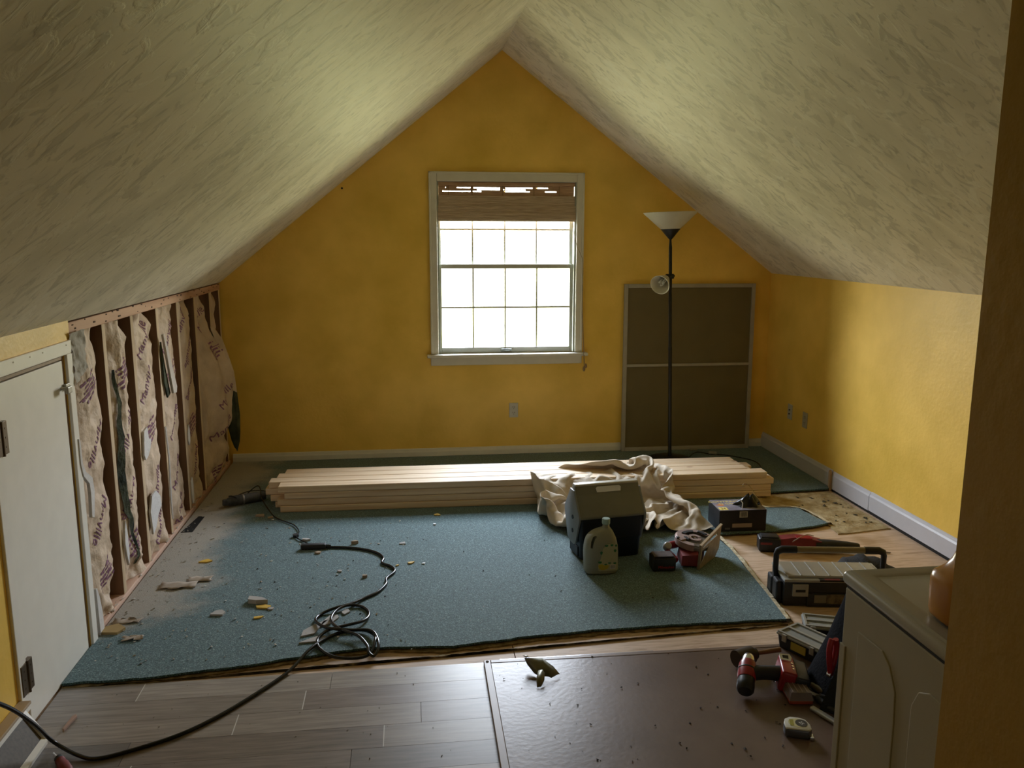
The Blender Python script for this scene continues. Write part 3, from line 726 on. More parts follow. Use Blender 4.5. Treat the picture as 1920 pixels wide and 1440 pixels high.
# ------------------------------------------------------------------ lumber
def lumber_mat():
    m = bpy.data.materials.new('fresh_pine_lumber'); m.use_nodes = True
    n = m.node_tree.nodes; l = m.node_tree.links; p = n['Principled BSDF']; p.inputs['Roughness'].default_value = .48
    t = n.new('ShaderNodeTexCoord'); oi = n.new('ShaderNodeObjectInfo'); ad = n.new('ShaderNodeVectorMath'); ad.operation = 'ADD'
    sc = n.new('ShaderNodeVectorMath'); sc.operation = 'SCALE'; sc.inputs[0].default_value = (9, 5, 7); l.new(oi.outputs['Random'], sc.inputs['Scale'])
    l.new(t.outputs['Object'], ad.inputs[0]); l.new(sc.outputs[0], ad.inputs[1])
    mp = n.new('ShaderNodeMapping'); mp.inputs['Scale'].default_value = (.6, 16, 16); l.new(ad.outputs[0], mp.inputs[0])
    z = n.new('ShaderNodeTexNoise'); z.inputs['Scale'].default_value = 3; z.inputs['Detail'].default_value = 5; z.inputs['Distortion'].default_value = .5; l.new(mp.outputs[0], z.inputs['Vector'])
    r = n.new('ShaderNodeValToRGB'); e = r.color_ramp.elements; e[0].position = .3; e[0].color = (.62, .43, .25, 1); e[1].position = .7; e[1].color = (.82, .66, .46, 1)
    l.new(z.outputs['Fac'], r.inputs[0])
    mk = n.new('ShaderNodeMapping'); mk.inputs['Scale'].default_value = (1.0, 4, 4); l.new(ad.outputs[0], mk.inputs[0])
    vo = n.new('ShaderNodeTexVoronoi'); vo.inputs['Scale'].default_value = 1.9; l.new(mk.outputs[0], vo.inputs['Vector'])
    kr = n.new('ShaderNodeMapRange'); kr.inputs[1].default_value = .028; kr.inputs[2].default_value = .05; kr.inputs[3].default_value = 1; kr.inputs[4].default_value = 0; l.new(vo.outputs['Distance'], kr.inputs[0])
    x = n.new('ShaderNodeMix'); x.data_type = 'RGBA'; l.new(kr.outputs[0], x.inputs[0]); l.new(r.outputs[0], x.inputs[6]); x.inputs[7].default_value = (.20, .085, .035, 1)
    l.new(x.outputs[2], p.inputs['Base Color']); return m
M_lum = lumber_mat()
BW, BH, BLN = .089, .038, 2.98
offs = {  # (layer from the bottom, column from the front): left end x
    (3, 0): -.755, (3, 1): -.822, (3, 2): -.79, (3, 3): -.756,
    (2, 0): -.722, (2, 1): -.842, (2, 2): -.80, (2, 3): -.77,
    (1, 0): -.762, (1, 1): -.815, (1, 2): -.78, (1, 3): -.75,
    (0, 0): -.748, (0, 1): -.79, (0, 2): -.77, (0, 3): -.74}
rights = {(3, 0): 2.17, (3, 1): 2.085, (3, 2): 2.08, (3, 3): 2.075, (2, 0): 2.215, (1, 0): 2.20, (0, 0): 2.20}
cols = ['front', 'second from the front', 'third from the front', 'rear']; lays = ['bottom', 'second lowest', 'second highest', 'top']
for (ly, c), x0 in sorted(offs.items()):
    x1 = rights.get((ly, c), x0+2.96)
    b = MB(); L_ = x1-x0
    b.box(0, -BW/2, 0, L_, BW/2, BH, bev=.0045)
    o = b.build('lumber_board', M_lum, loc=(x0, 4.711+BW/2+c*(BW+.0045)+((ly*7+c*5) % 4-1.5)*.0012-math.tan(R(.9))*(x0+.75), .0212+ly*(BH+.0012)))
    o.rotation_euler = (0, 0, R(-.9))
    tag(o, 'pine board in the lumber stack, %s in the %s layer' % (cols[c], lays[ly]), 'board', 'pine boards stacked on the carpet')
# small black tape mark
# ------------------------------------------------------------------ drop cloth
# vertex positions of the settled cloth, 60 by 60, in 2 mm steps, each axis as differences
CLOTH = [
433,9,8,5,3,-4,7,7,11,13,5,14,9,12,6,12,10,12,8,2,-2,9,3,12,12,8,8,6,13,6,-6,-9,-6,-4,13,1,5,11,6,6,-11,9,8,4,10,3,6,8,13,13,13,14,13,14,14,13,14,12,
13,-3,-427,12,8,12,5,0,-3,11,12,8,11,10,13,10,11,-4,12,12,8,-4,8,5,13,12,11,11,6,8,-4,6,-3,-10,-7,5,14,8,2,5,13,1,-10,6,13,1,5,12,5,9,11,12,13,13,14,
12,14,12,14,13,13,8,-444,12,12,10,13,-2,0,11,10,6,13,9,13,13,12,-4,0,11,5,6,6,12,12,12,12,0,9,0,3,0,-2,-9,-5,11,14,11,4,3,13,-4,-6,6,13,4,5,10,10,9,7,
12,11,13,14,13,11,11,14,12,13,7,-442,8,12,12,13,7,-1,12,6,11,5,13,14,12,13,3,-11,3,9,12,9,12,6,14,12,-8,5,1,3,0,0,-8,-1,14,14,13,5,4,12,0,-8,4,13,12,
5,5,10,10,4,12,12,11,13,12,8,12,14,12,12,4,-428,4,6,10,14,4,8,13,5,12,0,13,14,12,11,7,-8,-2,12,6,13,8,10,14,9,0,-9,-1,3,4,-3,-7,7,13,14,14,6,9,10,1,
-9,2,13,13,9,2,10,12,2,13,11,13,6,10,10,13,12,13,9,5,-415,4,6,5,6,12,8,12,5,13,2,5,14,9,12,10,0,-5,4,12,13,10,9,9,9,-7,-2,-2,-3,6,-9,-1,13,13,13,14,
13,1,9,8,-8,1,13,12,13,4,5,13,6,7,12,13,-1,14,13,8,13,11,3,10,-402,-1,9,5,6,10,9,11,5,11,7,-2,12,11,9,7,9,-4,4,10,13,11,11,-1,5,-5,10,-1,-8,-6,5,-6,
14,13,13,14,10,1,12,10,-7,0,13,12,13,11,2,11,6,5,13,13,-3,10,12,14,10,5,11,4,-394,2,10,5,6,9,10,4,11,10,11,-6,3,13,5,9,8,10,4,5,12,13,3,-5,0,2,13,4,
-3,-7,-7,2,9,14,13,7,12,12,6,12,-5,0,12,13,13,13,4,7,11,0,13,13,-1,12,2,12,13,11,7,-1,-383,5,4,7,7,8,12,1,13,8,8,2,-6,10,6,5,7,13,12,9,8,9,-6,-3,-2,7,
6,8,5,1,-5,-7,7,13,15,1,11,13,9,14,-2,0,13,11,13,13,10,2,13,0,7,14,4,12,4,2,13,14,1,1,-379,8,10,5,8,8,0,9,13,0,2,11,3,-4,13,5,2,12,14,6,13,8,-2,0,-12,
2,6,8,7,5,-8,9,-2,13,14,-3,12,14,12,10,10,-4,12,10,13,12,13,2,12,7,0,12,11,7,-10,12,13,11,2,-1,-365,5,7,10,8,7,2,4,12,6,-6,-1,4,8,7,6,2,14,6,15,11,2,
-5,7,-11,-4,9,8,2,9,-3,10,0,12,14,-8,14,9,13,12,11,5,11,9,13,9,11,13,5,10,0,11,12,-4,-2,5,11,11,5,-1,-361,10,8,11,8,7,1,4,12,2,0,-10,6,-3,7,10,6,13,
12,4,12,1,-6,12,-1,-12,2,8,11,-3,9,8,2,13,11,-2,12,6,8,14,10,14,10,9,9,12,12,12,4,13,1,11,12,0,-3,-8,9,10,3,7,-360,12,12,10,10,-2,8,5,8,3,-3,-11,-3,5,
2,9,11,12,9,8,6,3,-5,12,7,-13,-6,9,8,0,5,10,11,12,9,5,10,11,5,5,13,14,10,10,11,11,13,14,4,12,4,11,12,-10,2,-4,-3,11,2,10,-352,13,9,9,-1,5,4,7,3,5,-4,
2,-10,-2,4,11,12,10,7,8,8,-1,0,12,13,-7,-13,2,8,14,7,-2,10,11,14,11,11,9,12,2,3,13,13,10,10,13,13,13,11,8,10,6,11,-7,-12,-6,0,10,4,11,-347,11,7,1,0,6,
5,8,1,4,-2,3,-3,-9,9,8,11,9,7,7,7,11,-4,11,12,0,-11,-6,9,9,13,4,7,12,12,13,12,9,13,6,1,7,13,12,9,12,13,14,6,13,14,5,9,-8,-9,-14,-4,8,8,11,-343,7,2,1,
4,5,6,6,-2,4,0,1,-1,-1,1,10,11,11,9,4,7,10,5,9,5,7,-2,-10,1,13,6,10,12,12,9,9,13,12,8,12,6,1,13,11,11,10,13,10,12,11,8,14,7,-10,-11,-13,-8,6,10,10,
-344,3,2,6,1,5,5,7,0,1,5,4,-7,-3,5,11,13,6,9,3,8,10,5,12,3,9,8,-6,-7,7,12,6,12,13,14,8,11,12,10,3,12,5,13,8,11,13,7,14,8,13,14,6,12,-10,-14,-13,-10,1,
10,11,-347,2,3,9,2,3,6,2,1,1,7,5,-8,-1,9,13,9,10,2,8,6,7,10,11,-2,10,12,5,-4,-3,13,8,13,8,14,14,6,11,10,0,10,14,11,14,6,11,12,11,13,6,14,12,4,-10,-13,
-12,-12,-4,11,9,-350,2,10,4,1,4,4,2,3,0,7,8,1,-9,13,14,11,1,10,0,7,11,8,7,2,11,11,12,0,-1,3,13,13,11,7,8,14,10,10,8,2,13,14,13,11,8,9,13,9,13,10,13,
-2,-9,-12,-9,-14,-8,8,10,-354,6,11,0,1,4,3,2,4,0,7,9,8,-9,14,10,9,1,9,9,1,11,5,5,6,13,9,12,11,2,-4,13,5,11,11,13,6,14,6,14,4,13,13,13,13,13,3,10,8,14,
10,14,-7,-9,-9,-6,-14,-13,4,10,-355,13,5,-2,3,5,-1,2,5,4,6,9,12,-8,13,8,9,12,-4,7,8,6,6,11,1,13,10,13,4,10,-2,11,2,13,12,10,13,9,12,6,14,12,13,10,13,
13,11,-4,14,9,13,12,3,-9,-14,-8,-14,-13,-4,10,-351,13,-1,-1,5,1,-1,6,8,-2,8,11,9,-1,12,8,12,13,3,-8,7,7,9,13,1,12,9,13,1,7,11,4,7,8,12,14,8,11,9,13,
11,13,14,13,13,6,14,-1,13,14,2,10,13,-9,-12,-13,-12,-15,-9,5,-346,13,-5,3,0,0,1,7,6,1,12,8,8,2,14,12,10,8,13,-7,-5,7,11,11,11,4,13,9,2,3,10,8,14,12,4,
13,5,14,10,14,11,12,14,13,13,5,12,10,7,13,4,11,1,-1,-13,-9,-14,-14,-3,-9,-344,10,0,-5,-1,2,4,5,5,6,14,3,9,10,9,9,11,12,12,4,-9,-3,12,10,11,11,9,6,10,
-3,10,10,15,10,6,12,4,13,13,14,14,10,14,10,13,11,7,14,5,13,9,12,-1,-7,-13,-14,-8,-10,-4,-14,-338,-3,-1,-4,-2,2,6,4,6,12,14,-2,10,11,12,8,14,7,12,13,
-4,-9,3,13,10,12,6,8,12,-2,12,9,12,12,12,5,13,7,14,12,12,13,12,9,13,13,12,10,13,5,11,12,-2,-12,-13,-10,-4,-11,-7,-13,-344,-5,-4,-4,-2,2,8,6,11,11,13,
0,12,4,12,11,13,6,12,12,9,-8,-8,10,13,9,9,13,5,8,1,14,9,12,12,12,11,6,10,13,13,14,11,9,13,13,11,13,8,13,8,13,-7,-12,-11,1,-7,-12,-10,-10,-359,-5,-4,
-1,-4,8,10,11,12,5,12,1,14,-1,12,13,12,5,11,12,13,1,-10,-1,12,13,7,9,9,12,0,9,12,12,12,10,13,13,7,10,14,13,11,10,12,11,12,9,12,8,12,15,-10,-9,-6,7,
-11,-10,-13,-9,-375,-4,-5,-1,3,5,10,12,13,13,7,5,11,-4,12,12,13,8,7,12,12,11,-6,-9,9,9,12,9,12,4,11,0,12,13,12,13,11,8,13,14,13,7,13,12,13,7,13,7,10,
14,11,14,-3,-7,-6,8,-11,-13,-10,-13,-388,-5,-4,5,13,-2,7,13,14,11,7,8,12,-9,13,12,13,5,11,10,12,11,4,-8,0,14,7,13,6,7,7,3,13,11,12,10,12,14,12,13,14,
12,6,13,10,10,11,9,14,7,14,11,2,-10,7,2,-11,-11,-13,-10,-405,-4,0,11,11,5,6,7,11,12,8,11,10,-8,10,12,12,4,11,11,11,12,12,-3,-4,8,13,1,10,10,0,13,6,12,
14,10,13,12,14,13,11,12,12,10,13,6,9,13,12,12,5,13,5,-6,4,8,-14,-11,-13,-4,-424,-4,12,9,9,13,4,11,7,1,13,13,8,-6,6,13,9,8,7,12,11,12,10,11,-2,-3,14,4,
0,10,11,5,14,7,13,13,13,10,14,11,13,11,14,12,12,6,11,11,13,10,12,2,9,3,2,0,-10,-10,-11,0,-443,3,10,9,12,14,13,7,1,3,8,12,12,-2,0,11,9,6,9,13,11,9,12,
10,10,-3,6,8,-2,5,12,13,6,12,11,12,12,13,11,13,13,11,14,9,11,12,14,7,12,12,11,-5,10,9,-4,-1,5,-12,-12,4,-456,5,12,14,8,13,11,12,6,4,-2,9,11,-6,6,12,4,
7,12,11,11,10,11,9,8,10,-4,12,4,-2,11,13,11,10,8,14,13,11,12,12,12,13,8,12,13,14,6,13,12,8,11,-4,7,10,8,3,-1,-7,-10,3,-467,7,13,13,8,11,12,13,4,5,-3,
6,13,-10,12,14,12,-1,7,10,10,12,11,7,13,0,3,11,11,1,3,12,10,13,12,13,13,11,12,10,12,10,13,13,9,14,6,12,11,6,10,-3,9,8,7,7,-1,-9,6,-1,-475,8,13,13,13,
8,12,4,8,6,-2,3,11,-4,11,11,13,10,-6,13,8,12,9,11,9,0,13,8,3,10,-2,12,10,13,13,13,14,13,9,10,13,9,13,9,13,8,10,13,6,8,10,-4,8,8,8,5,1,-10,5,11,-476,5,
12,12,13,12,3,5,9,8,4,-2,8,3,12,9,8,13,-4,7,12,11,7,11,7,5,14,8,5,3,8,4,12,14,13,13,13,8,11,13,9,12,10,13,11,9,11,12,2,10,9,-2,4,8,9,2,3,-2,14,7,-481,
14,10,11,2,10,9,-1,8,9,6,5,3,10,2,11,13,5,9,-3,11,12,6,11,9,13,6,3,6,2,7,11,12,13,13,13,13,8,13,9,10,10,13,12,9,12,13,8,5,12,3,7,-5,11,11,-5,1,10,13,
12,-486,12,14,8,7,5,-1,1,10,8,6,2,7,11,2,13,9,6,9,0,9,11,9,11,11,11,2,12,-5,3,12,12,13,12,13,12,13,9,13,6,13,10,13,9,12,11,13,6,13,4,3,12,-7,9,8,12,
-8,9,14,11,-483,10,9,8,4,4,-1,2,9,9,3,5,9,10,4,12,7,6,9,9,4,13,8,8,11,12,3,13,5,-6,10,14,13,11,13,11,12,11,13,5,12,12,8,13,12,12,12,8,11,-1,7,10,7,0,
14,11,-6,6,13,8,-489,11,9,5,4,5,0,12,-1,8,7,3,10,10,4,12,6,6,8,9,10,11,4,10,12,11,11,4,14,-8,10,14,10,10,12,12,12,12,13,12,6,9,13,13,7,13,11,9,12,-5,
10,8,12,3,11,13,1,0,13,5,-494,10,8,7,2,3,8,4,5,2,7,5,10,8,8,12,10,0,9,10,11,11,8,5,12,10,11,10,10,-2,10,13,7,11,9,12,13,13,13,11,12,9,11,9,13,6,12,9,
12,-9,13,12,7,13,11,5,8,-3,14,3,-500,8,8,7,4,2,6,4,8,0,7,7,11,9,8,10,11,1,13,10,8,10,8,5,12,11,9,9,11,9,6,11,6,13,11,8,12,13,12,10,14,13,9,10,11,12,2,
11,12,-4,7,13,8,11,14,2,12,0,14,1,-495,8,-6,6,3,2,7,7,6,1,8,13,7,6,10,10,10,10,5,8,10,11,8,5,12,9,9,10,13,12,11,3,10,12,12,12,13,7,10,14,10,10,13,9,
13,11,10,2,12,1,7,7,14,11,4,8,13,2,14,0,-496,9,-11,0,3,3,9,10,1,9,12,10,0,11,11,4,10,11,10,13,1,11,4,11,11,7,10,12,12,11,10,10,11,12,10,14,12,5,13,9,
10,11,14,10,13,11,9,1,10,14,5,5,5,14,3,11,7,9,14,-1,-489,-2,2,-9,-1,0,9,8,9,4,11,9,9,3,12,13,11,1,12,11,0,11,4,12,8,9,13,13,11,10,14,5,14,11,13,11,13,
6,14,6,11,13,13,11,9,13,7,13,5,13,13,5,1,4,14,0,11,12,13,-4,-479,1,-9,-5,2,-11,4,10,7,10,6,10,10,14,3,11,7,8,11,7,10,-1,11,11,6,12,13,13,10,13,9,13,9,
10,13,14,13,5,14,4,12,13,11,14,10,12,13,12,5,11,13,10,-1,0,9,12,0,11,12,0,-468,-8,-6,-3,-2,-1,-7,1,11,6,12,11,12,9,12,-3,12,8,9,9,4,10,12,2,14,10,12,
12,12,11,10,13,8,12,13,14,13,6,13,2,13,12,13,13,13,13,11,12,9,13,6,13,7,-4,-1,12,10,2,12,0,-461,-8,-1,-1,-4,0,-7,-8,4,11,8,11,11,11,11,-1,7,10,10,8,
10,6,9,14,4,14,9,14,11,10,14,9,13,11,12,14,13,6,14,0,13,13,14,13,13,12,12,13,14,11,2,9,12,5,-8,2,10,6,11,2,-454,-1,-1,-5,0,-3,-9,-7,-3,4,12,10,11,11,
8,7,0,10,8,11,7,12,9,11,13,4,13,13,12,12,10,13,9,14,12,13,13,7,13,0,13,14,14,12,14,11,14,13,14,14,4,3,11,7,0,-9,5,12,6,5,-441,1,-2,-5,0,-4,-9,-8,-2,
-5,5,11,12,7,8,9,0,10,10,10,7,11,10,13,10,13,7,12,12,13,13,10,10,13,13,12,13,10,13,-1,14,14,13,14,12,13,13,12,14,13,8,6,2,11,-3,-9,11,3,5,10,-428,-1,
-1,-3,-2,-5,-9,-7,-8,1,-8,9,11,10,4,8,3,10,9,11,11,6,13,10,13,13,12,6,13,13,13,11,13,10,12,13,12,13,9,12,5,14,14,13,14,13,11,13,14,9,2,7,11,5,0,-8,11,
-4,8,11,-413,0,-1,-6,-10,-6,2,-9,-8,-10,-2,0,11,9,10,0,11,4,9,12,12,12,9,12,12,9,12,13,8,13,12,13,13,12,12,13,12,13,14,7,12,7,14,13,14,10,13,13,13,9,
6,6,1,4,3,0,0,2,7,7,-392,0,-3,-9,-11,-8,-5,4,-11,-8,0,-4,-3,11,9,9,0,8,12,11,10,12,9,13,11,10,13,12,12,9,13,12,13,13,13,13,13,13,6,14,11,10,13,10,12,
12,14,12,12,7,7,1,1,4,4,-1,1,6,4,7,-372,-1,-7,-12,-8,-6,-12,-3,4,-10,-13,1,-8,9,11,5,3,10,12,10,13,9,11,11,12,12,12,13,12,9,12,13,13,13,13,13,13,12,
11,7,11,14,12,9,12,13,12,13,13,1,5,1,2,4,6,-3,6,1,5,6,-352,-1,-13,-12,-4,-11,-5,-11,4,-8,-11,-13,-5,7,10,5,10,12,7,11,13,10,8,12,11,12,13,12,13,12,11,
12,13,13,13,12,12,11,8,11,13,12,11,11,12,13,13,13,8,6,-2,3,3,2,5,6,-4,8,0,5,-331,-8,-13,-8,-13,-2,-7,-11,-9,1,-10,-13,-10,2,10,7,9,12,8,12,11,11,10,
10,12,12,12,13,12,13,13,11,12,13,12,12,11,11,10,11,13,11,12,11,13,13,12,11,4,7,1,1,2,3,6,4,2,0,2,3,-313,-11,-11,-11,-9,-4,-11,-6,-13,1,-8,-12,-13,-6,
9,8,11,9,10,12,11,10,12,10,11,13,12,12,13,13,12,12,12,12,11,12,12,11,11,11,11,12,12,12,12,13,12,10,6,2,0,2,3,6,1,4,2,-1,2,4,-297,-11,-11,-8,-10,-10,
-8,-12,-6,-12,0,-9,-13,-10,1,10,10,9,11,11,11,11,12,12,11,12,13,12,12,13,12,12,11,12,11,12,12,11,13,12,13,10,12,14,13,8,12,5,7,1,3,2,3,2,3,2,2,0,3,2,
-280,-10,-10,-9,-10,-11,-10,-11,-13,-11,-6,0,-10,-10,-9,10,7,10,11,11,12,11,12,12,12,12,13,12,12,12,12,12,12,11,12,12,12,12,13,12,13,14,13,13,15,8,8,
11,2,-9,4,2,2,2,3,3,1,0,6,1,-267,-8,-8,-10,-10,-11,-11,-13,-12,-13,-13,-5,-2,-8,-6,-2,10,10,10,11,12,12,12,12,12,12,13,12,12,12,12,12,11,13,12,14,13,
13,13,13,13,14,13,13,6,14,13,10,-10,7,-11,1,1,3,4,1,1,3,3,9,2059,-4,-3,-2,0,6,-5,-5,1,-1,8,-3,5,-4,1,-7,9,-2,-7,-5,-9,-2,4,5,5,11,11,12,3,13,-6,-10,
-10,-10,0,5,-1,-1,9,-11,1,-2,2,7,6,4,-12,-2,-5,-4,-4,-2,-2,0,0,2,1,1,-2,10,6,0,-3,-1,-1,1,1,-5,-6,5,2,5,-5,4,-8,0,-6,0,8,-11,-2,-3,-6,4,5,8,12,12,12,
12,-3,-10,-11,-5,0,0,3,0,-4,2,1,-2,-1,8,7,-7,0,-3,-4,-5,-3,-2,-2,-2,0,4,1,0,-1,3,5,2,1,-2,2,1,0,-5,-7,5,0,6,-2,-2,-4,-1,-11,-3,11,-3,-3,-4,-6,-6,6,12,
10,12,14,12,0,-11,-9,-2,0,0,1,2,-5,3,2,-3,-3,6,7,-4,-6,-2,1,-6,-4,0,-1,-2,-1,4,1,-3,3,2,5,-2,1,2,2,0,1,-6,-7,-1,8,2,-2,-2,-2,-8,-2,-11,10,6,-11,-2,
-10,-1,7,8,7,14,11,14,6,-11,-7,-1,1,-1,2,1,-3,-1,4,-2,-3,-5,6,7,-8,-3,3,-4,-7,0,-5,5,-1,3,1,-4,5,2,-7,7,5,0,3,-1,1,-7,-6,-4,9,3,0,-3,-3,-8,-4,-9,-4,
12,0,-10,-10,2,8,9,1,10,12,11,13,-9,-2,-1,1,-1,2,-3,0,-1,4,-1,-4,-5,0,10,-5,-5,5,-5,-6,-5,0,6,-2,2,-5,3,5,2,-16,8,0,11,5,-3,2,-7,-6,-5,7,-12,0,6,4,-5,
-10,-7,-12,5,6,-2,-6,-1,9,1,9,10,10,12,3,4,-1,0,-1,0,0,-1,1,-1,4,-1,-4,-5,-5,7,2,-6,0,0,-5,-5,1,0,3,-4,-1,6,3,4,-31,2,9,5,11,6,-7,4,-7,-7,-1,-13,-7,5,
5,8,-7,-8,-10,-10,6,-1,-3,10,10,1,7,9,11,11,8,3,0,-1,-1,0,1,-1,1,-2,4,0,-5,-5,-5,-1,7,-4,1,1,-6,-5,1,0,-5,5,-3,7,2,5,-51,4,9,11,12,6,-4,10,-7,-6,-9,
-13,-12,1,8,5,7,-9,-12,-9,-6,2,10,6,8,10,5,8,9,11,10,5,1,-1,-2,-5,6,-3,4,-2,3,0,-5,-5,-4,-4,5,0,-5,6,-5,-5,1,-8,4,0,1,4,5,5,-69,11,4,12,9,4,8,12,-2,
-10,-11,-14,-11,-10,8,8,8,-2,-7,-10,-9,7,6,8,7,12,1,11,10,9,6,12,3,-1,-2,-6,-1,3,5,-1,2,0,-6,-5,-3,-4,-1,6,-6,5,-4,-3,-1,-8,1,4,1,3,6,5,-85,10,9,7,9,
9,13,9,1,-13,-13,-8,-13,-13,0,8,10,-1,0,-11,-1,7,7,7,4,11,3,11,12,9,4,7,10,1,-2,-7,2,2,-4,7,-1,3,-6,-4,-3,-6,-2,5,-3,-2,3,-4,-9,1,-3,5,5,3,5,4,-96,4,
12,9,10,9,12,13,1,-13,-11,-13,-13,-7,-12,8,10,-3,7,2,-3,7,1,11,4,9,9,4,12,10,8,7,9,2,0,-7,0,-9,7,0,8,2,-4,-5,-4,-7,1,-3,5,-4,4,-8,-8,3,-1,-2,8,5,6,4,
-96,-7,11,3,11,12,11,13,7,-14,-14,-9,-11,-13,-10,3,7,-2,5,13,5,6,1,7,7,5,13,5,8,10,11,8,9,0,4,-8,-8,2,-2,4,9,2,-2,-5,-5,-7,-2,0,5,-4,4,-7,-9,-2,1,3,1,
9,5,7,-116,7,0,8,8,13,10,12,14,-15,-14,-8,-13,-10,-13,7,-6,6,9,11,11,8,1,7,6,3,11,10,3,12,12,10,6,4,4,-8,-7,-8,6,7,3,2,2,-6,-5,-5,-1,-2,5,-2,2,-7,-8,
-2,2,1,1,8,5,8,-120,-4,9,10,7,6,13,11,14,-13,-14,-13,-10,-13,-9,1,1,9,12,10,12,2,9,7,-1,9,7,12,5,4,10,14,10,7,3,-7,-7,-6,-6,11,11,1,-2,-2,-6,-3,-2,-2,
0,4,-5,-3,-5,-4,1,-5,6,9,6,8,-134,8,9,3,9,9,12,10,10,-11,-14,-13,-13,-9,-4,-6,8,9,11,10,12,4,9,-6,7,12,8,11,8,3,-1,14,10,6,8,-1,-4,-10,-6,8,13,7,-3,
-6,-5,0,-1,-2,-1,-1,-1,-1,-7,-3,-2,-3,5,9,7,8,-138,10,1,1,13,11,12,13,3,-9,-14,-14,-10,-8,-13,7,9,9,9,11,7,8,10,-3,1,11,10,9,12,3,0,2,5,7,10,-6,-2,6,
-4,3,9,12,-4,-1,-8,1,-5,4,-5,4,-8,5,-7,-2,-2,-3,2,8,9,8,-139,4,-3,10,9,13,12,13,-9,-6,-11,-13,-7,-13,-3,7,4,12,9,10,10,8,3,6,-1,9,8,11,12,7,0,3,0,0,2,
8,-7,-3,7,10,6,10,1,-11,3,-2,-2,-4,4,-5,-1,4,-5,-2,-2,-2,1,6,8,9,-142,-4,5,11,10,8,12,12,-6,-12,-10,-8,-10,-7,1,3,6,7,12,11,10,2,10,7,-4,10,5,11,12,
12,1,2,-3,4,2,0,1,-7,8,10,7,-1,-4,1,7,0,-8,2,-5,4,0,-2,0,-3,-3,-1,1,3,8,10,-152,0,10,10,3,13,10,11,-12,-10,-13,6,-11,-7,3,3,6,6,10,12,10,6,2,11,-1,7,
8,7,12,12,7,-2,-1,0,6,-4,3,-5,5,4,13,2,-3,-2,-4,9,-3,-5,1,1,4,-2,-1,-2,-4,1,0,1,7,10,-157,6,9,8,1,13,8,8,-10,-15,-9,9,-5,-6,2,3,5,6,9,10,11,9,1,5,7,6,
9,7,8,10,10,2,-6,0,5,0,-3,3,4,-2,12,3,1,1,-5,-4,7,-2,2,0,4,0,-3,-3,-2,0,1,0,5,9,-157,5,11,-1,10,-1,14,7,-13,-7,-11,4,9,-7,3,2,5,3,10,9,11,11,1,5,7,5,
9,2,10,10,11,6,-9,1,7,-5,1,4,1,-1,-2,2,5,8,0,-3,2,3,-3,5,-4,6,-6,-1,2,0,1,0,1,9,-155,5,-2,11,-6,6,14,0,-1,-13,-5,8,5,1,2,2,4,2,8,10,10,10,6,4,6,6,3,7,
7,10,9,9,-5,0,-1,2,2,5,-5,3,-1,1,1,1,3,6,2,4,-3,-1,1,-3,4,-3,1,3,0,1,-1,0,-146,7,-11,-1,0,9,12,-3,8,-11,-1,2,10,3,-2,4,5,3,5,10,10,10,5,7,5,8,4,4,8,9,
6,10,-2,-3,4,2,1,4,-4,0,1,2,2,0,3,6,2,-1,3,-1,1,-7,3,3,-3,6,0,1,-5,2,-147,5,-9,-12,3,9,5,4,9,-6,3,-1,10,6,-5,3,5,7,5,7,10,11,5,5,7,6,8,3,8,8,8,2,3,0,
4,2,2,0,0,0,-2,3,-1,4,3,3,5,-1,4,-1,0,-7,3,2,-1,-1,7,0,-4,1,-145,-4,-13,-8,2,10,4,6,5,5,3,-6,3,6,6,2,4,7,6,6,10,9,7,5,8,6,8,4,6,8,6,4,5,0,1,5,-1,4,-1,
-3,2,1,1,4,3,2,-4,8,-3,7,-8,1,2,1,-2,-1,8,1,-4,2,-147,-12,-12,-5,0,11,7,8,5,5,4,-7,3,6,7,3,3,6,6,7,7,10,8,5,7,4,10,5,6,7,7,3,4,1,3,2,2,4,-7,3,3,1,0,4,
0,0,1,4,1,2,-3,1,3,-2,0,-4,9,-1,1,-1,-151,-13,-12,0,-1,12,9,3,3,10,6,-7,2,6,7,5,2,6,6,6,7,8,9,7,6,5,4,8,9,6,7,2,7,0,4,0,4,2,-9,7,0,3,1,3,-1,-1,2,0,6,
-4,3,2,-1,2,0,-10,9,-1,4,0,-156,-13,-12,-6,9,10,8,5,6,5,10,-7,4,4,7,3,4,6,7,6,6,7,9,9,5,4,5,7,6,10,7,3,3,3,2,1,5,-7,1,2,2,4,3,4,-1,-2,3,-2,2,1,2,3,-1,
0,0,-9,3,5,1,3,-162,-12,-12,-1,5,12,10,4,3,8,10,-5,4,3,5,5,6,3,8,6,6,6,9,9,7,2,7,5,7,9,9,4,0,6,-4,4,2,-1,1,2,1,0,8,1,0,-1,2,0,0,0,3,5,-1,0,-6,-4,3,2,
4,-5,-160,-14,-5,2,-2,11,11,9,2,7,9,-2,4,3,4,6,6,3,5,7,6,8,7,8,9,2,4,7,8,7,9,5,2,0,3,4,0,0,2,2,-3,2,4,5,1,0,1,-3,3,-5,7,5,1,-1,-5,-6,2,0,4,-12,-156,
-12,0,3,-2,3,12,4,9,9,2,7,4,4,3,5,6,4,4,7,7,7,7,6,7,8,3,6,7,6,6,10,0,4,3,2,2,0,2,-3,2,2,3,2,5,0,0,-5,1,-2,1,12,2,-4,-4,-5,-8,9,-4,-14,-151,-10,-5,10,
1,2,4,8,11,9,4,6,5,4,3,-1,11,1,8,7,4,8,4,9,9,7,4,6,6,6,4,6,7,3,5,1,-1,4,-2,0,3,2,3,0,2,6,-1,-10,6,-2,-4,11,0,3,-5,-6,-10,-3,2,-13,-146,-9,-2,2,8,3,4,
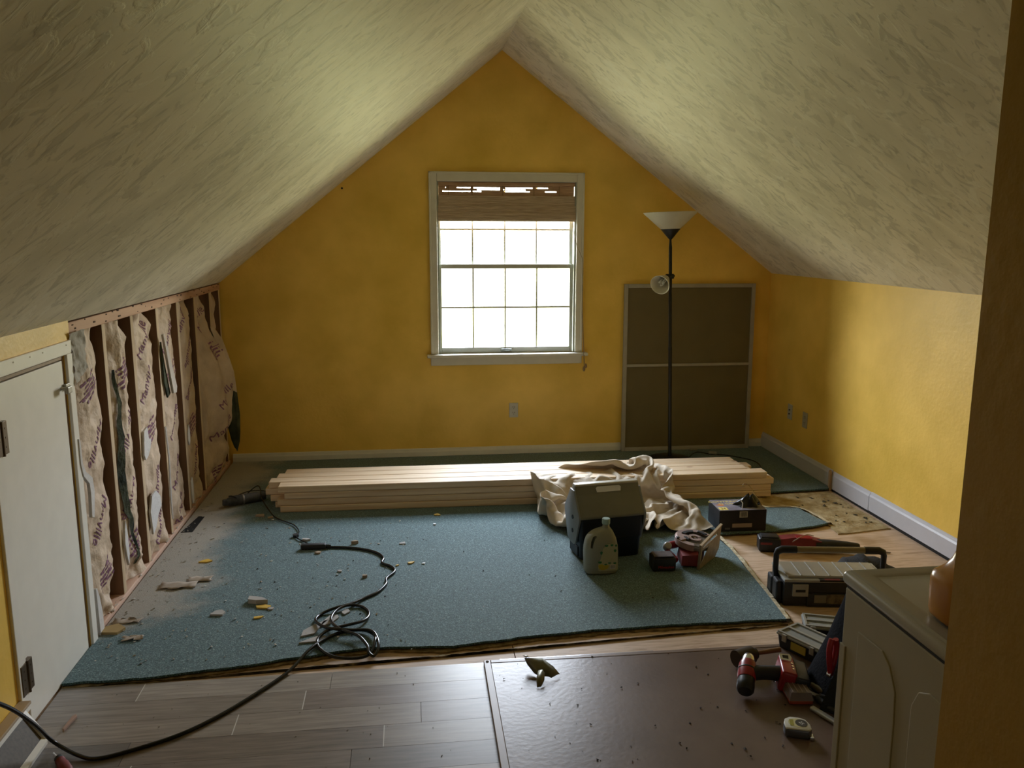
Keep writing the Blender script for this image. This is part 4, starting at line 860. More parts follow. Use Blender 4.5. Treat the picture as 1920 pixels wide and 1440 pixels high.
6,8,9,7,8,5,-3,9,0,8,3,8,8,3,8,4,9,7,9,4,7,6,6,5,5,6,4,5,0,1,1,-1,1,3,3,-5,6,4,3,-11,0,5,-11,-5,13,7,2,-1,-8,-9,-10,3,-13,-141,-8,-1,3,7,4,4,4,9,8,8,
8,6,-5,6,5,3,8,7,3,7,5,8,8,4,6,10,8,7,6,5,5,5,4,6,1,2,0,-1,1,3,-8,5,-2,9,-1,-11,6,-8,-12,0,13,5,10,-4,-3,-9,-10,-1,-12,-139,-7,0,3,4,7,4,3,10,8,8,7,7,
-3,0,8,5,5,8,3,8,5,8,7,4,5,4,10,12,8,5,5,5,3,4,4,2,2,-9,8,-6,-10,3,9,2,-10,4,-3,-12,-11,3,13,10,8,-1,-11,0,-9,-5,-5,-140,-9,4,2,3,7,1,5,10,9,8,7,6,0,
0,3,8,4,8,3,6,8,8,8,1,7,-1,10,13,11,6,6,5,4,3,2,0,-11,4,1,-9,-5,10,4,-8,-10,3,1,-12,-8,4,14,12,7,-11,-6,9,-11,-1,-3,-149,0,-9,6,9,6,7,0,9,10,9,9,6,0,
-7,9,5,6,9,3,6,8,8,7,3,5,-2,9,12,11,6,9,5,2,-1,-1,-5,-11,0,6,-9,8,5,-7,-9,-8,0,6,-12,7,-6,12,13,0,6,-10,1,-1,2,-5,-163,5,-2,8,8,7,1,5,9,11,8,4,10,2,
-7,6,8,5,10,4,6,4,8,8,8,4,-6,5,12,14,7,6,-4,4,0,-6,-3,-10,-2,9,-4,9,-6,-7,-3,-9,-3,8,-5,13,-6,6,11,9,-1,-4,4,-1,-2,-1,-165,-5,7,9,6,7,0,6,10,10,5,7,
11,1,-6,6,7,6,9,8,4,3,9,8,7,4,-4,-2,11,12,9,-4,-3,7,-2,-8,-2,-8,-3,9,6,-4,-6,-7,-3,-4,7,-6,8,11,-1,2,11,12,1,-3,4,0,-2,-2,-178,7,7,-1,8,1,12,3,11,11,
9,5,9,2,-5,7,7,6,5,8,10,-4,13,9,3,8,-2,-8,4,11,9,0,-8,8,-8,-6,-1,-8,-3,5,8,-6,4,0,-10,1,8,-5,7,9,5,1,7,12,5,-2,2,3,-2,-3,-181,7,0,7,-4,7,2,13,11,13,6,
12,7,-9,9,7,8,3,6,9,8,-5,11,12,6,-5,3,-1,-11,13,9,4,-12,6,-10,-5,-3,-3,1,8,-4,8,-7,11,-4,-4,7,-4,8,6,7,5,7,5,5,5,2,4,-2,-3,-183,-2,2,11,-3,-4,9,13,10,
10,12,12,-6,6,10,8,8,4,-1,9,11,-6,11,12,5,-4,-10,0,-8,10,11,8,-13,-1,7,-8,-7,1,6,-2,3,5,1,-1,6,-4,3,-3,7,9,7,5,7,6,5,5,2,4,-2,-2,-185,-1,-2,8,-6,0,9,
11,12,11,12,0,12,2,10,10,5,8,-4,11,6,-5,11,12,3,-9,-9,-6,0,4,8,13,-10,8,-5,5,-6,-1,6,-1,4,2,4,-2,2,0,1,0,3,9,8,7,2,6,8,7,3,4,-2,-3,-184,-1,-3,-4,0,0,
11,10,9,10,8,9,11,6,1,13,10,4,3,-4,13,-3,10,5,6,-12,-7,-1,3,7,1,4,7,-4,5,1,0,-1,2,3,4,2,3,-1,2,0,0,0,3,0,10,10,6,4,9,4,6,5,-1,-3,-187,1,-7,1,-1,-1,7,
12,10,10,8,9,10,3,-1,4,8,12,-5,3,14,6,9,7,-8,-7,-1,4,1,7,2,4,2,2,4,0,2,-2,2,3,4,3,2,0,-2,3,0,-4,7,1,0,9,11,10,0,10,7,5,1,-3,-190,-4,1,1,-4,0,5,11,10,
9,11,9,10,2,1,-1,10,-4,2,10,7,13,8,8,-10,-2,3,3,1,3,5,3,4,2,2,2,3,-1,1,2,5,3,-1,2,0,1,-5,-2,8,3,-2,6,11,11,4,4,12,1,5,-1,-195,1,1,-1,-2,-9,12,9,9,10,
7,7,8,9,6,-6,2,7,-5,7,12,6,7,14,-1,-3,4,-2,4,4,6,3,4,1,3,2,3,-1,2,1,4,1,-1,2,2,-1,-3,-3,6,0,5,3,7,12,7,4,9,6,6,-2,-195,1,-2,-4,-11,2,11,12,10,8,8,8,7,
8,8,-6,-5,2,4,10,8,11,-1,4,13,1,-1,4,4,3,3,5,1,6,3,2,2,0,1,1,3,0,2,1,2,-2,-3,-1,0,3,6,4,5,9,9,4,10,7,7,-1,-196,-9,0,-12,-5,8,10,12,12,10,8,7,8,7,6,-2,
-8,5,1,8,11,3,10,-2,6,10,1,4,4,1,6,2,4,4,5,3,2,0,2,0,2,1,2,1,1,-4,-1,0,0,1,5,6,4,8,9,4,9,7,7,2,-201,-13,-5,-12,3,10,10,12,11,12,10,7,8,0,7,2,-7,0,7,7,
6,8,6,4,4,4,7,5,2,4,5,3,5,4,4,1,4,1,1,2,1,1,2,1,-2,-2,0,-4,4,1,4,5,4,7,9,4,6,11,6,5,-210,-11,-14,-8,10,11,10,11,11,11,11,10,6,3,-2,7,-6,0,9,7,6,8,3,6,
6,3,7,3,5,4,5,4,3,5,2,3,4,-3,6,-6,9,1,2,0,-2,-1,-7,3,-2,-9,11,10,5,6,10,4,7,7,10,6,-219,-14,-12,0,8,11,10,11,9,7,14,12,9,1,3,-3,4,-3,9,8,6,5,7,2,6,6,
7,1,8,5,3,3,4,5,3,3,1,1,1,-5,0,12,0,0,-4,-8,0,-5,-4,-10,10,11,14,6,12,10,-3,14,3,10,-224,-13,-9,4,8,9,10,12,8,4,12,13,14,2,-2,5,-7,5,6,8,9,4,8,3,7,6,
1,7,6,7,4,2,4,5,3,2,3,1,-6,2,-6,9,-4,-7,-2,-5,-5,-6,-2,-4,10,14,13,10,12,6,-1,8,13,9,-228,-14,-1,5,8,8,6,11,12,4,5,14,10,5,8,-9,6,6,5,7,6,7,7,5,6,5,4,
5,6,8,4,4,4,4,3,3,-1,2,-5,-12,5,-5,-5,-7,-3,-4,-6,-3,-5,11,7,13,12,13,3,12,7,3,12,12,-233,-12,6,6,6,8,3,9,12,12,0,5,13,12,5,-8,10,4,8,5,6,8,6,6,6,5,4,
6,6,6,6,4,4,5,0,-2,-3,-8,-3,-5,-5,-5,-3,-9,-1,-5,-6,-5,2,7,14,12,13,11,6,5,13,11,9,12,-237,-5,5,7,3,13,2,2,9,14,9,0,9,13,8,-7,11,4,10,7,5,5,8,7,6,5,6,
5,6,6,5,3,6,-2,-4,-6,-8,-7,-4,-5,-5,-2,-6,-4,-6,-5,-6,-1,9,5,13,14,10,10,5,8,12,13,13,11,-241,4,7,8,-2,12,9,-1,2,14,11,2,6,12,10,-3,8,8,7,9,7,6,6,8,6,
6,5,6,6,6,4,3,-6,-4,-8,-7,-7,-7,-5,-5,0,-6,-6,-5,-6,-4,-5,2,8,10,14,10,11,7,11,8,13,13,13,13,-238,7,7,-1,2,10,11,7,-7,7,13,9,4,10,13,1,9,8,7,8,8,6,7,
7,7,5,6,6,6,3,0,-6,-6,-7,-8,-7,-7,-8,-5,-5,2,-8,-4,-3,4,-10,6,-7,5,12,11,10,10,13,8,10,14,13,13,12,-229,7,2,-1,4,8,9,9,0,-7,12,12,10,9,11,8,8,9,7,8,7,
8,7,6,7,6,6,5,1,-3,-6,-7,-7,-7,-6,-7,-5,-6,-5,-5,-3,-1,3,-1,0,-2,4,-7,5,5,14,9,8,12,10,8,14,13,10,12,-220,7,-1,0,7,7,7,6,-5,1,2,13,12,11,13,13,9,9,9,
7,8,7,7,7,6,7,4,-2,-5,-7,-7,-6,-7,-5,-3,-2,-3,-4,-3,-3,-4,-3,4,2,-4,2,-4,1,-6,10,9,14,6,9,7,13,14,12,13,-2,37,10,10,13,13,12,11,11,8,-5,-11,1,9,5,-12,
-2,0,-5,-9,-13,-10,-10,-13,-5,-5,-2,-1,1,4,-1,-11,-5,5,-9,-2,12,13,8,-10,-5,-8,-10,11,11,7,-13,-4,-10,-3,-1,1,-1,0,0,-1,1,2,7,-1,-9,29,8,10,7,13,13,
14,7,-2,11,-8,-8,0,9,0,-13,-1,-8,-7,-8,-12,-12,2,-5,-5,-5,1,0,-6,4,-14,-3,2,-12,0,11,13,13,-3,-13,-9,-12,6,11,11,0,-13,-10,-6,5,-5,1,0,6,0,-5,0,2,7,
-10,37,6,8,8,6,14,14,6,-7,11,6,-9,-3,-4,7,-13,-8,-7,2,-12,-11,-6,1,2,-5,-7,3,-5,-1,-5,-14,1,-8,-8,0,9,13,13,3,-13,-12,-12,-1,11,11,8,-8,-10,-11,0,7,
-4,-3,4,8,-7,0,7,0,-12,40,11,7,6,3,12,14,3,-10,9,11,2,-3,-4,-6,-11,-8,-10,-2,-1,-4,-6,4,-1,-4,-8,-10,1,-7,0,-14,-3,-11,1,0,5,13,13,4,-13,-10,-13,0,5,
12,10,-1,-10,-13,-2,1,9,-1,-5,11,-6,1,7,-5,-13,34,12,11,9,3,13,10,1,-11,5,11,4,0,-6,-8,-9,-10,-10,-4,-3,6,5,4,-2,-6,-10,-10,-9,-6,-4,-3,-8,-9,3,-1,3,
12,9,11,-14,-10,-13,3,-3,10,9,8,-6,-13,-3,-6,4,13,-7,10,-2,5,1,-10,-13,30,10,13,6,11,7,11,1,-11,2,12,3,-2,-8,-5,-7,-11,-11,-6,1,2,8,8,10,-8,-10,-10,
-9,-9,0,-10,-14,-3,4,2,3,4,13,9,-12,-11,-13,0,3,0,11,13,-2,-12,-13,-1,2,14,4,-2,10,3,-5,-14,-9,27,14,3,12,5,8,8,8,-12,-1,12,-2,3,-5,-9,-10,-7,-11,-7,
1,2,7,8,10,6,-14,-6,-11,-4,-7,-9,-12,-4,-5,1,4,9,14,7,-10,-11,-14,3,-2,-1,9,12,7,-12,-13,-1,-2,14,10,4,0,8,-11,-8,-12,26,13,1,6,5,8,8,8,-6,6,-1,-4,2,
-3,-10,-8,-9,-3,-5,-9,3,6,9,11,11,-9,-3,-10,-11,-3,-8,-13,-10,1,-4,11,4,7,11,-7,-12,-14,-1,1,0,4,12,12,-8,-13,-1,-6,13,4,13,6,4,-7,-11,-14,27,6,12,5,
-5,10,2,4,7,-4,-3,1,-4,0,-9,-10,-8,-5,1,-4,-7,8,10,12,10,3,-13,-2,-8,-10,-11,-5,-12,-2,-1,12,10,-4,9,-2,-14,-13,-2,6,-4,1,9,13,0,-13,-11,-1,14,0,13,
13,-3,2,-13,-13,32,5,-2,11,-7,7,-4,6,6,-5,2,-3,0,-4,-6,-9,-10,-5,-1,-4,-4,8,12,12,6,8,-12,-1,-1,-9,-10,-7,-10,-5,1,11,5,1,-8,5,-9,-13,-2,8,-4,4,-1,13,
7,-13,-14,7,-1,12,9,4,4,8,-13,-13,25,12,3,-4,5,-7,6,-6,6,1,-5,4,-2,-8,-3,-10,-10,2,-9,0,-7,13,13,5,6,10,-5,-11,7,1,-11,-6,-10,-5,-3,10,-4,-3,1,-4,4,
-12,-6,10,-2,-7,8,5,12,-9,-14,-2,0,13,13,13,1,5,-12,-13,16,7,4,8,2,-1,-7,-5,3,0,-1,0,-3,-2,-5,-10,-10,1,-6,-3,-3,13,13,0,12,2,3,-10,-1,9,0,-8,-10,-2,
-7,11,0,-12,-11,-2,4,1,-9,8,-8,4,-5,7,12,-1,-13,-5,0,14,13,11,10,-2,-12,-10,7,2,7,5,5,-4,-5,-3,-2,-1,0,0,4,-9,-2,-8,-6,-6,-5,-4,5,10,13,-1,9,1,5,1,
-11,7,4,-2,-2,-6,-7,8,-7,-1,-12,-11,-3,0,10,-7,6,-8,0,2,12,7,-13,-4,-3,11,13,14,13,-4,-13,-6,-7,3,5,5,11,-10,-3,-2,-3,-2,2,-3,4,1,-10,-8,-8,-4,4,0,-4,
14,10,3,-3,7,-1,8,-9,0,4,-3,-1,1,2,1,-2,-9,-4,-8,-9,3,-5,9,-7,-1,4,-4,8,11,-7,-13,6,12,6,12,13,1,-11,-4,-21,4,5,14,8,-9,-1,4,-8,-8,0,-4,-1,6,-11,-9,
-3,6,-7,6,-4,6,10,0,-3,8,1,5,7,-10,-2,-3,-1,2,-1,4,5,1,-4,-9,-7,-9,-2,1,9,-8,-1,-1,13,-2,3,-12,8,12,10,0,12,6,-9,-2,-35,7,14,14,-2,7,0,-2,-13,-10,-2,
-1,8,-10,-6,-7,-1,3,5,-7,9,-6,7,10,-13,4,10,-1,8,3,-12,-10,4,1,-3,9,0,3,9,-5,-9,-8,0,-8,-2,10,0,-8,1,8,-7,0,10,8,9,-3,11,9,-3,-5,-41,13,13,6,10,-3,3,
2,-11,-13,7,0,-9,-3,-12,4,4,-5,6,-10,5,-2,13,1,-13,-1,8,5,1,10,-5,-12,-7,-2,3,6,-1,7,4,9,-3,-8,-4,-2,-8,-3,11,0,-10,-2,-2,12,7,9,-1,-1,9,12,-5,3,-44,
13,12,1,8,11,3,-6,-12,-7,8,-11,2,-12,-10,-1,9,8,-7,0,-9,12,0,5,-13,3,-4,7,7,5,4,-11,-4,-10,0,1,12,-5,5,10,6,0,-6,-3,-10,-8,1,8,-1,-11,-1,6,14,9,4,-8,
6,13,3,-1,-44,14,3,7,13,3,9,-8,-7,-9,3,-10,-6,-8,0,1,-4,12,4,-7,-6,5,12,-6,-13,-3,3,-2,8,7,11,-4,-6,-7,-11,10,-3,8,-8,10,6,3,2,1,-8,-8,-10,0,10,-4,-9,
6,13,11,6,-11,3,11,9,-3,-41,11,-2,12,13,3,11,-11,-9,-1,-8,-6,-7,-9,-1,9,-9,12,5,5,-9,0,13,-12,-11,3,-5,-1,2,9,8,3,-10,-9,7,-5,12,2,-12,0,6,3,5,4,0,-4,
-11,-9,10,1,-8,2,11,10,11,-13,3,7,13,-1,-42,0,7,14,8,14,2,-12,-5,-11,-6,-7,0,-7,-3,11,-9,6,8,8,-1,-7,12,-7,-13,4,-4,3,-9,1,8,6,-11,5,-4,8,-4,10,-5,
-13,1,5,3,5,4,3,-8,-12,-1,8,5,-4,13,10,3,-12,3,5,13,5,-51,3,13,8,12,13,-1,-13,-11,-5,-10,-4,10,-13,-3,12,-7,-3,11,6,7,-5,8,-4,-12,-5,9,1,-12,-5,0,10,
-9,11,5,3,-11,8,-10,2,-8,-1,1,4,4,11,-1,-13,-6,1,13,7,6,11,-7,-6,6,0,11,13,-50,-1,8,13,13,11,-6,-12,-9,-10,-9,11,3,-13,5,-5,8,-11,4,7,8,6,-6,5,-6,-11,
4,10,-11,-10,6,-6,1,4,13,3,-13,2,-9,-1,8,-5,-3,-1,4,12,6,-9,-12,0,13,-1,13,14,-2,-10,0,4,14,10,-55,8,10,6,14,11,-12,-13,-9,-11,-3,13,3,-8,-9,10,-7,2,
-6,10,3,8,5,-8,5,-5,-7,13,-6,-11,-4,9,-1,-7,11,7,-13,-6,-2,-1,3,8,-1,-9,0,7,11,-2,-12,-4,11,-1,13,11,5,-3,-10,9,13,2,-51,13,1,10,14,9,-13,-11,-12,-5,
-2,11,-6,-8,0,10,-1,-9,2,0,10,0,11,0,-5,4,-10,11,1,-11,-2,-9,5,-7,6,12,-4,-11,0,5,-6,2,8,-10,-2,2,5,6,-2,-11,1,6,14,8,4,9,-11,8,12,-2,-49,3,7,12,14,7,
-10,-10,-8,-6,-1,12,-5,-12,-1,8,3,-12,-1,-1,8,4,7,7,-1,-9,4,-3,12,-9,-12,2,-10,8,-4,7,8,-12,6,-5,-2,1,8,-10,5,3,-7,-1,11,-5,-10,5,12,5,8,13,-6,8,9,
-10,-43,1,5,14,13,-1,6,-6,-8,-8,-4,12,-5,-12,-2,3,7,-12,-4,-1,1,11,2,12,-3,-2,-11,7,7,2,-12,-10,0,7,-5,10,1,-5,-7,5,3,-4,9,-9,6,-8,-6,10,3,-11,1,-1,
10,10,12,8,2,9,-4,-10,-40,3,4,12,11,7,-5,-4,-1,1,-8,11,-6,-12,-1,5,3,-9,-10,2,-2,5,8,6,10,-11,-2,-8,5,9,-3,-13,5,-5,6,-5,5,-8,-4,0,3,11,4,-6,2,-12,0,
12,-8,0,-6,0,13,12,12,7,8,0,-9,2,-46,3,5,13,0,7,7,1,1,-3,-7,10,-8,-10,0,2,0,-12,-3,-6,5,-5,9,6,12,1,-9,-1,-10,7,8,-13,-5,5,-7,8,-7,3,-6,0,0,6,10,3,
-10,-9,5,11,-3,-12,3,-4,13,10,11,12,7,-8,1,8,-54,-1,12,9,-9,7,7,7,8,0,-7,8,-9,-11,-8,4,4,-13,-8,4,-4,0,1,10,10,11,-5,-12,-3,-6,11,0,-12,-6,1,8,1,-7,
-1,-1,8,-7,5,8,-2,-13,11,-3,5,-1,-11,0,13,12,12,11,-2,8,1,5,-58,-1,7,10,-10,1,6,9,8,9,3,1,-9,-12,-12,0,9,-10,-12,0,1,5,-4,6,11,11,3,-12,-12,-7,6,7,-1,
-12,-1,2,6,-8,0,8,0,-8,1,5,6,-13,8,-7,3,9,-3,-6,11,12,13,13,4,3,6,2,-67,9,9,-7,-5,-2,3,9,8,10,11,1,-7,-13,-14,8,-1,-13,-6,0,7,-5,6,1,4,11,12,-10,-12,
-11,-3,3,10,-5,-8,6,-6,1,7,-4,3,-7,0,11,-7,-4,4,6,-4,4,8,-9,12,9,12,13,8,4,8,-1,-66,9,7,-2,-10,-2,-7,5,9,10,11,7,-7,-11,-8,7,-11,-11,1,-3,8,-5,7,-6,9,
4,13,-1,-12,-12,-7,0,5,8,-10,-3,0,9,-7,6,-5,-4,10,-3,-2,2,4,6,-1,1,8,-5,7,10,11,11,11,6,8,-2,-65,10,4,-2,-9,-7,-6,-5,10,10,11,9,-1,-9,-3,0,-6,-12,-9,
9,-3,6,2,-9,0,12,9,3,-5,-13,-12,0,8,-1,2,-4,-6,8,-7,10,-5,5,3,3,-4,4,5,0,3,-1,8,-3,8,6,11,12,10,-3,11,7,-65,8,2,-2,-5,-9,-6,-13,5,9,12,11,4,-13,-9,3,
1,-9,-9,-2,8,-3,7,-2,-11,13,1,3,4,-6,-12,-5,6,-4,-1,0,2,2,6,1,3,5,4,-5,4,-5,9,4,-3,3,9,-4,4,9,11,6,13,-3,12,6,-63,10,-6,-7,-5,2,-13,-11,3,6,10,12,10,
-14,-5,-11,9,1,-10,-11,0,3,9,-2,-12,10,-3,3,4,7,-10,-11,2,1,3,3,4,-2,8,4,2,6,-4,3,0,-3,8,6,-7,6,9,-3,1,8,3,12,11,7,-2,12,-54,0,1,-5,-10,-9,-7,-14,7,2,
8,10,13,-11,-12,-1,-4,12,-6,-13,-4,0,9,0,-9,2,12,-10,3,8,-9,0,1,4,4,4,2,-3,4,9,1,2,2,0,-4,1,6,9,-5,1,12,0,-3,9,1,7,14,10,-6,4,-40,1,1,-8,-9,-10,-14,
-13,2,3,10,13,5,-10,-12,-5,5,12,-2,-13,-8,7,-6,-1,0,5,13,-3,-4,0,2,3,0,5,4,0,4,-2,3,9,3,2,-3,-6,7,1,3,9,-1,-5,13,5,-3,-6,12,4,10,11,1,-8,-32,8,-6,-7,
-12,-11,-14,-12,-2,4,12,11,0,-10,-12,-3,10,11,-6,-5,-13,1,8,-8,4,5,13,3,-6,2,3,-1,1,6,4,-2,5,-1,3,8,5,-2,-9,-1,6,6,2,9,0,-8,12,8,-4,-6,0,6,12,12,0,
-12,-20,4,-8,-12,-11,-12,-7,-5,-8,0,9,13,-4,-10,-12,0,10,11,-10,-6,-3,7,-4,0,7,1,8,10,-2,3,3,-1,0,6,-2,1,6,0,2,2,10,-9,1,-1,7,5,0,9,0,-10,6,11,2,-5,
-6,-2,14,14,-2,-13,-11,-6,-11,-9,-13,-10,-12,-1,7,-5,10,4,-7,-7,-9,0,5,13,-9,0,1,8,-3,-4,3,8,8,9,-1,5,2,1,-2,5,-5,3,4,4,3,2,5,-5,1,-3,0,12,1,8,0,-10,
4,-1,10,3,-6,-11,10,14,-1,-14,-9,-12,-10,-6,-13,-13,-9,4,-4,10,2,1,-6,-10,4,-6,3,13,4,-1,-1,8,-2,-4,4,7,4,10,2,3,5,2,-2,3,-6,4,6,3,-4,9,2,-1,-11,10,
-7,2,14,8,0,-10,-10,1,8,5,2,-13,5,13,1,-14,-5,-11,-13,-9,-12,-14,-8,-3,2,8,0,-1,2,-11,-1,1,8,4,12,-4,6,9,-2,-4,5,5,5,7,6,3,2,4,0,-1,-2,-4,1,12,-6,-1,
9,-8,-4,11,0,-9,10,13,8,-11,-8,-9,0,5,10,-8,-2,13,1,-13,-5,-11,-8,-13,-13,-14,0,-1,-9,0,0,2,7,-5,7,-2,4,7,9,3,4,8,-10,6,5,3,7,6,5,-5,10,7,-6,5,-8,1,
-7,12,1,-10,8,-8,1,9,-2,-9,10,14,8,-4,-8,-8,-10,0,10,7,-9,8,2,-14,2,-14,-12,-10,-14,-14,-6,0,5,-7,3,-4,0,13,7,-2,2,10,3,8,3,5,-9,2,8,7,6,-1,8,-5,1,11,
4,-7,0,-9,0,12,1,-12,7,-6,3,8,-10,0,11,3,10,5,-6,-9,-7,-8,1,10,4,-5,6,-13,2,-13,-10,-13,-13,-8,-12,-2,7,2,-8,1,1,0,13,9,-1,11,7,6,6,-5,0,2,7,6,-2,1,
10,0,-9,5,9,-8,-4,2,-2,12,0,-13,5,-3,8,-2,-8,7,-3,5,10,8,5,-7,-7,-9,-8,4,7,7,-3,-13,2,-11,-12,-14,-13,-9,-1,-10,0,8,3,1,2,-4,3,13,7,8,9,7,-4,7,0,-1,1,
9,-5,8,-5,7,-8,0,10,-8,-2,2,-1,12,0,-14,1,7,-5,-2,3,-3,7,-6,9,6,11,4,-9,-5,-12,-5,2,12,1,-14,2,-11,-13,-14,-6,-13,-3,0,-9,0,7,4,4,3,-2,13,10,10,8,-1,
6,-4,10,0,-1,-4,10,0,-7,9,0,-9,0,6,-6,0,2,12,-1,-13,4,-4,0,2,-2,7,-7,0,2,8,12,10,-3,-9,-7,-13,0,10,4,-14,1,-10,-14,-6,-12,-10,2,-2,-7,-8,1,4,3,4,9,12,
11,7,11,3,-3,7,0,8,1,-9,-3,2,5,-7,7,1,-9,0,5,-4,3,12,-1,-14,-1,1,0,5,1,-7,4,-4,2,3,13,12,7,-9,-10,-10,-8,3,10,-12,-5,-5,-12,-7,-13,-7,3,1,-9,-3,-8,3,
3,11,9,11,11,9,8,-5,10,0,7,-5,8,-1,-9,2,-7,0,1,8,-8,-1,0,7,-2,10,-1,-13,-2,2,-1,4,-5,5,-4,6,-1,-4,11,12,13,-2,-11,-10,-5,-9,10,-9,-10,-7,-3,-11,-10,
-7,2,-2,2,-9,-3,-3,6,8,14,8,12,11,1,-6,5,9,-5,6,2,-2,4,-12,1,-2,2,7,-2,-8,6,-3,7,-3,9,-6,-9,0,-1,1,3,1,6,2,1,-2,6,6,6,12,-10,-10,-6,-11,4,-6,-14,-3,
-6,-13,4,-8,-9,1,7,-4,-4,-5,1,11,8,14,8,13,-6,-1,0,3,8,-7,2,8,2,-3,-8,-1,6,-3,-2,4,-4,5,-6,5,1,10,-7,-2,1,0,5,1,6,1,2,-4,7,7,-2,11,-7,-10,-13,-1,-12,
5,-20,-1,-10,-10,1,6,-8,-6,-2,10,-7,0,-2,9,11,9,13,10,0,-1,-4,5,-7,4,-4,7,-5,3,3,-7,4,-5,-1,1,4,-4,-1,5,9,0,6,-1,1,-6,7,4,0,0,-7,11,7,-3,2,9,-6,-12,
-14,-9,-2,7,-24,-3,-11,0,-9,9,3,-7,-6,9,-1,0,-3,9,3,10,13,8,-3,6,1,-8,4,-7,4,-4,3,-4,1,7,-7,1,-1,3,-3,1,6,4,9,1,5,0,-1,-8,5,-4,3,-4,3,8,11,-5,4,6,-12,
-7,-9,-14,4,-3,-22,-7,-1,-1,-12,3,12,-1,-4,-3,8,0,-1,2,7,10,-1,6,10,-6,2,5,-9,5,-5,4,-4,0,0,-1,6,-6,2,0,5,5,5,-3,11,7,-2,0,-9,1,-5,-3,2,0,11,10,0,6,4,
-8,-11,-11,-1,-4,-10,0,-25,-9,-3,9,-3,-5,12,7,-6,0,1,6,0,0,6,10,-2,6,-4,1,6,-7,5,-7,5,-4,1,-2,1,0,0,7,-2,6,5,3,-1,-3,9,6,0,-7,-4,-7,-1,-1,3,9,9,11,3,
4,-9,-9,-11,-10,-5,5,-3,-7,-32,-8,3,4,10,-3,0,13,2,-1,1,5,2,-1,4,9,1,-7,7,0,-1,-8,0,4,-5,3,-3,2,-2,1,5,6,4,5,-1,-2,3,-4,6,8,-7,-4,-4,-1,-3,5,4,9,10,9,
3,-9,-8,-10,-8,-10,-4,5,-2,-4,-39,-2,4,10,10,0,0,3,11,-2,4,3,3,0,-1,9,-4,-7,5,-4,1,-5,0,-1,4,-3,2,-3,2,6,7,4,4,-3,-3,1,1,1,3,3,5,-6,-2,1,-2,5,-2,11,
11,6,-8,-9,-8,-5,-11,-9,-2,4,-4,5,-39,-5,10,10,8,3,2,2,5,5,1,7,0,1,0,3,-8,-5,2,-3,-3,-1,0,0,0,2,-2,3,7,7,3,1,2,-4,1,3,3,2,4,2,2,-1,-3,1,-1,-11,10,-4,
14,8,-2,-9,-12,-6,-10,-10,0,0,8,-8,-42,9,10,11,6,4,4,4,5,4,1,3,6,1,-1,-5,-5,-4,-4,-1,-1,-1,-1,0,0,-1,4,7,5,2,-1,1,2,4,4,4,2,2,2,2,2,1,-4,-4,-11,-2,-3,
9,7,3,0,-2,-12,-10,-11,-5,2,5,3,-10,
]
def cloth_mesh():
    m = len(CLOTH)//3; ax = []
    for a in range(3):
        p = 0; q = []
        for t in CLOTH[a*m:(a+1)*m]: p += t; q.append(p/500)
        ax.append(q)
    co = []
    for x, y, z in zip(*ax):
        if x > 1.15: x = 1.15+(x-1.15)*.84
        if x < 1.0: x = 1-(1-x)*.80
        co.append((x, y, z+.002))
    N = 60; f = [(j*N+i, j*N+i+1, (j+1)*N+i+1, (j+1)*N+i) for j in range(N-1) for i in range(N-1)]
    me = bpy.data.meshes.new('drop_cloth'); me.from_pydata(co, [], f); me.polygons.foreach_set('use_smooth', [True]*len(f)); return me
M_canvas = mat('canvas_cloth', (.50, .42, .31), .8, col2=(.64, .55, .43), scale=4, bump=.15, bscale=300)
o = bpy.data.objects.new('drop_cloth', cloth_mesh()); COL.objects.link(o); o.data.materials.append(M_canvas)
so = o.modifiers.new('thick', 'SOLIDIFY'); so.thickness = .002; su = o.modifiers.new('smooth', 'SUBSURF'); su.levels = 1; su.render_levels = 1
tag(o, 'crumpled beige canvas drop cloth spilling off the lumber behind the cooler', 'cloth')

# ------------------------------------------------------------------ framed screen panel
M_sf = mat('grey_wood_frame', (.38, .35, .28), .55)
sc = empty('framed_screen', (2.05, 5.83, .021), label='tall brown framed screen panel leaning on the gable wall behind the lamp', cat='screen')
SM = Matrix.Rotation(R(-1.0), 4, 'X'); sc.rotation_euler = (R(-1.0), 0, R(-.5))
b = MB(); X0, X1, H_ = -.492, .492, 1.235
b.box(X0, -.012, 0, X0+.028, .012, H_, bev=.002); b.box(X1-.028, -.012, 0, X1, .012, H_, bev=.002)
b.box(X0+.028, -.012, H_-.028, X1-.028, .012, H_, bev=.002); b.box(X0+.028, -.012, 0, X1-.028, .012, .028, bev=.002)
b.build('frame', M_sf, sc)
b = MB(); b.box(X0+.028, -.012, .632, X1-.028, .010, .652, bev=.002); b.build('crossbar', M_sf, sc)
ms = bpy.data.materials.new('dark_screen_mesh'); ms.use_nodes = True; n = ms.node_tree.nodes; l = ms.node_tree.links; p = n['Principled BSDF']
p.inputs['Base Color'].default_value = (.085, .065, .030, 1); p.inputs['Roughness'].default_value = .8
t = n.new('ShaderNodeTexCoord'); z_ = n.new('ShaderNodeTexNoise'); z_.inputs['Scale'].default_value = 5; l.new(t.outputs['Object'], z_.inputs['Vector'])
cr_ = n.new('ShaderNodeValToRGB'); cr_.color_ramp.elements[0].color = (.17, .135, .06, 1); cr_.color_ramp.elements[1].color = (.23, .18, .085, 1); l.new(z_.outputs['Fac'], cr_.inputs[0]); l.new(cr_.outputs[0], p.inputs['Base Color'])
p.inputs['Alpha'].default_value = .80
b = MB(); b.box(X0+.02, -.0015, .02, X1-.02, .0015, H_-.02); b.build('screen_mesh', ms, sc)

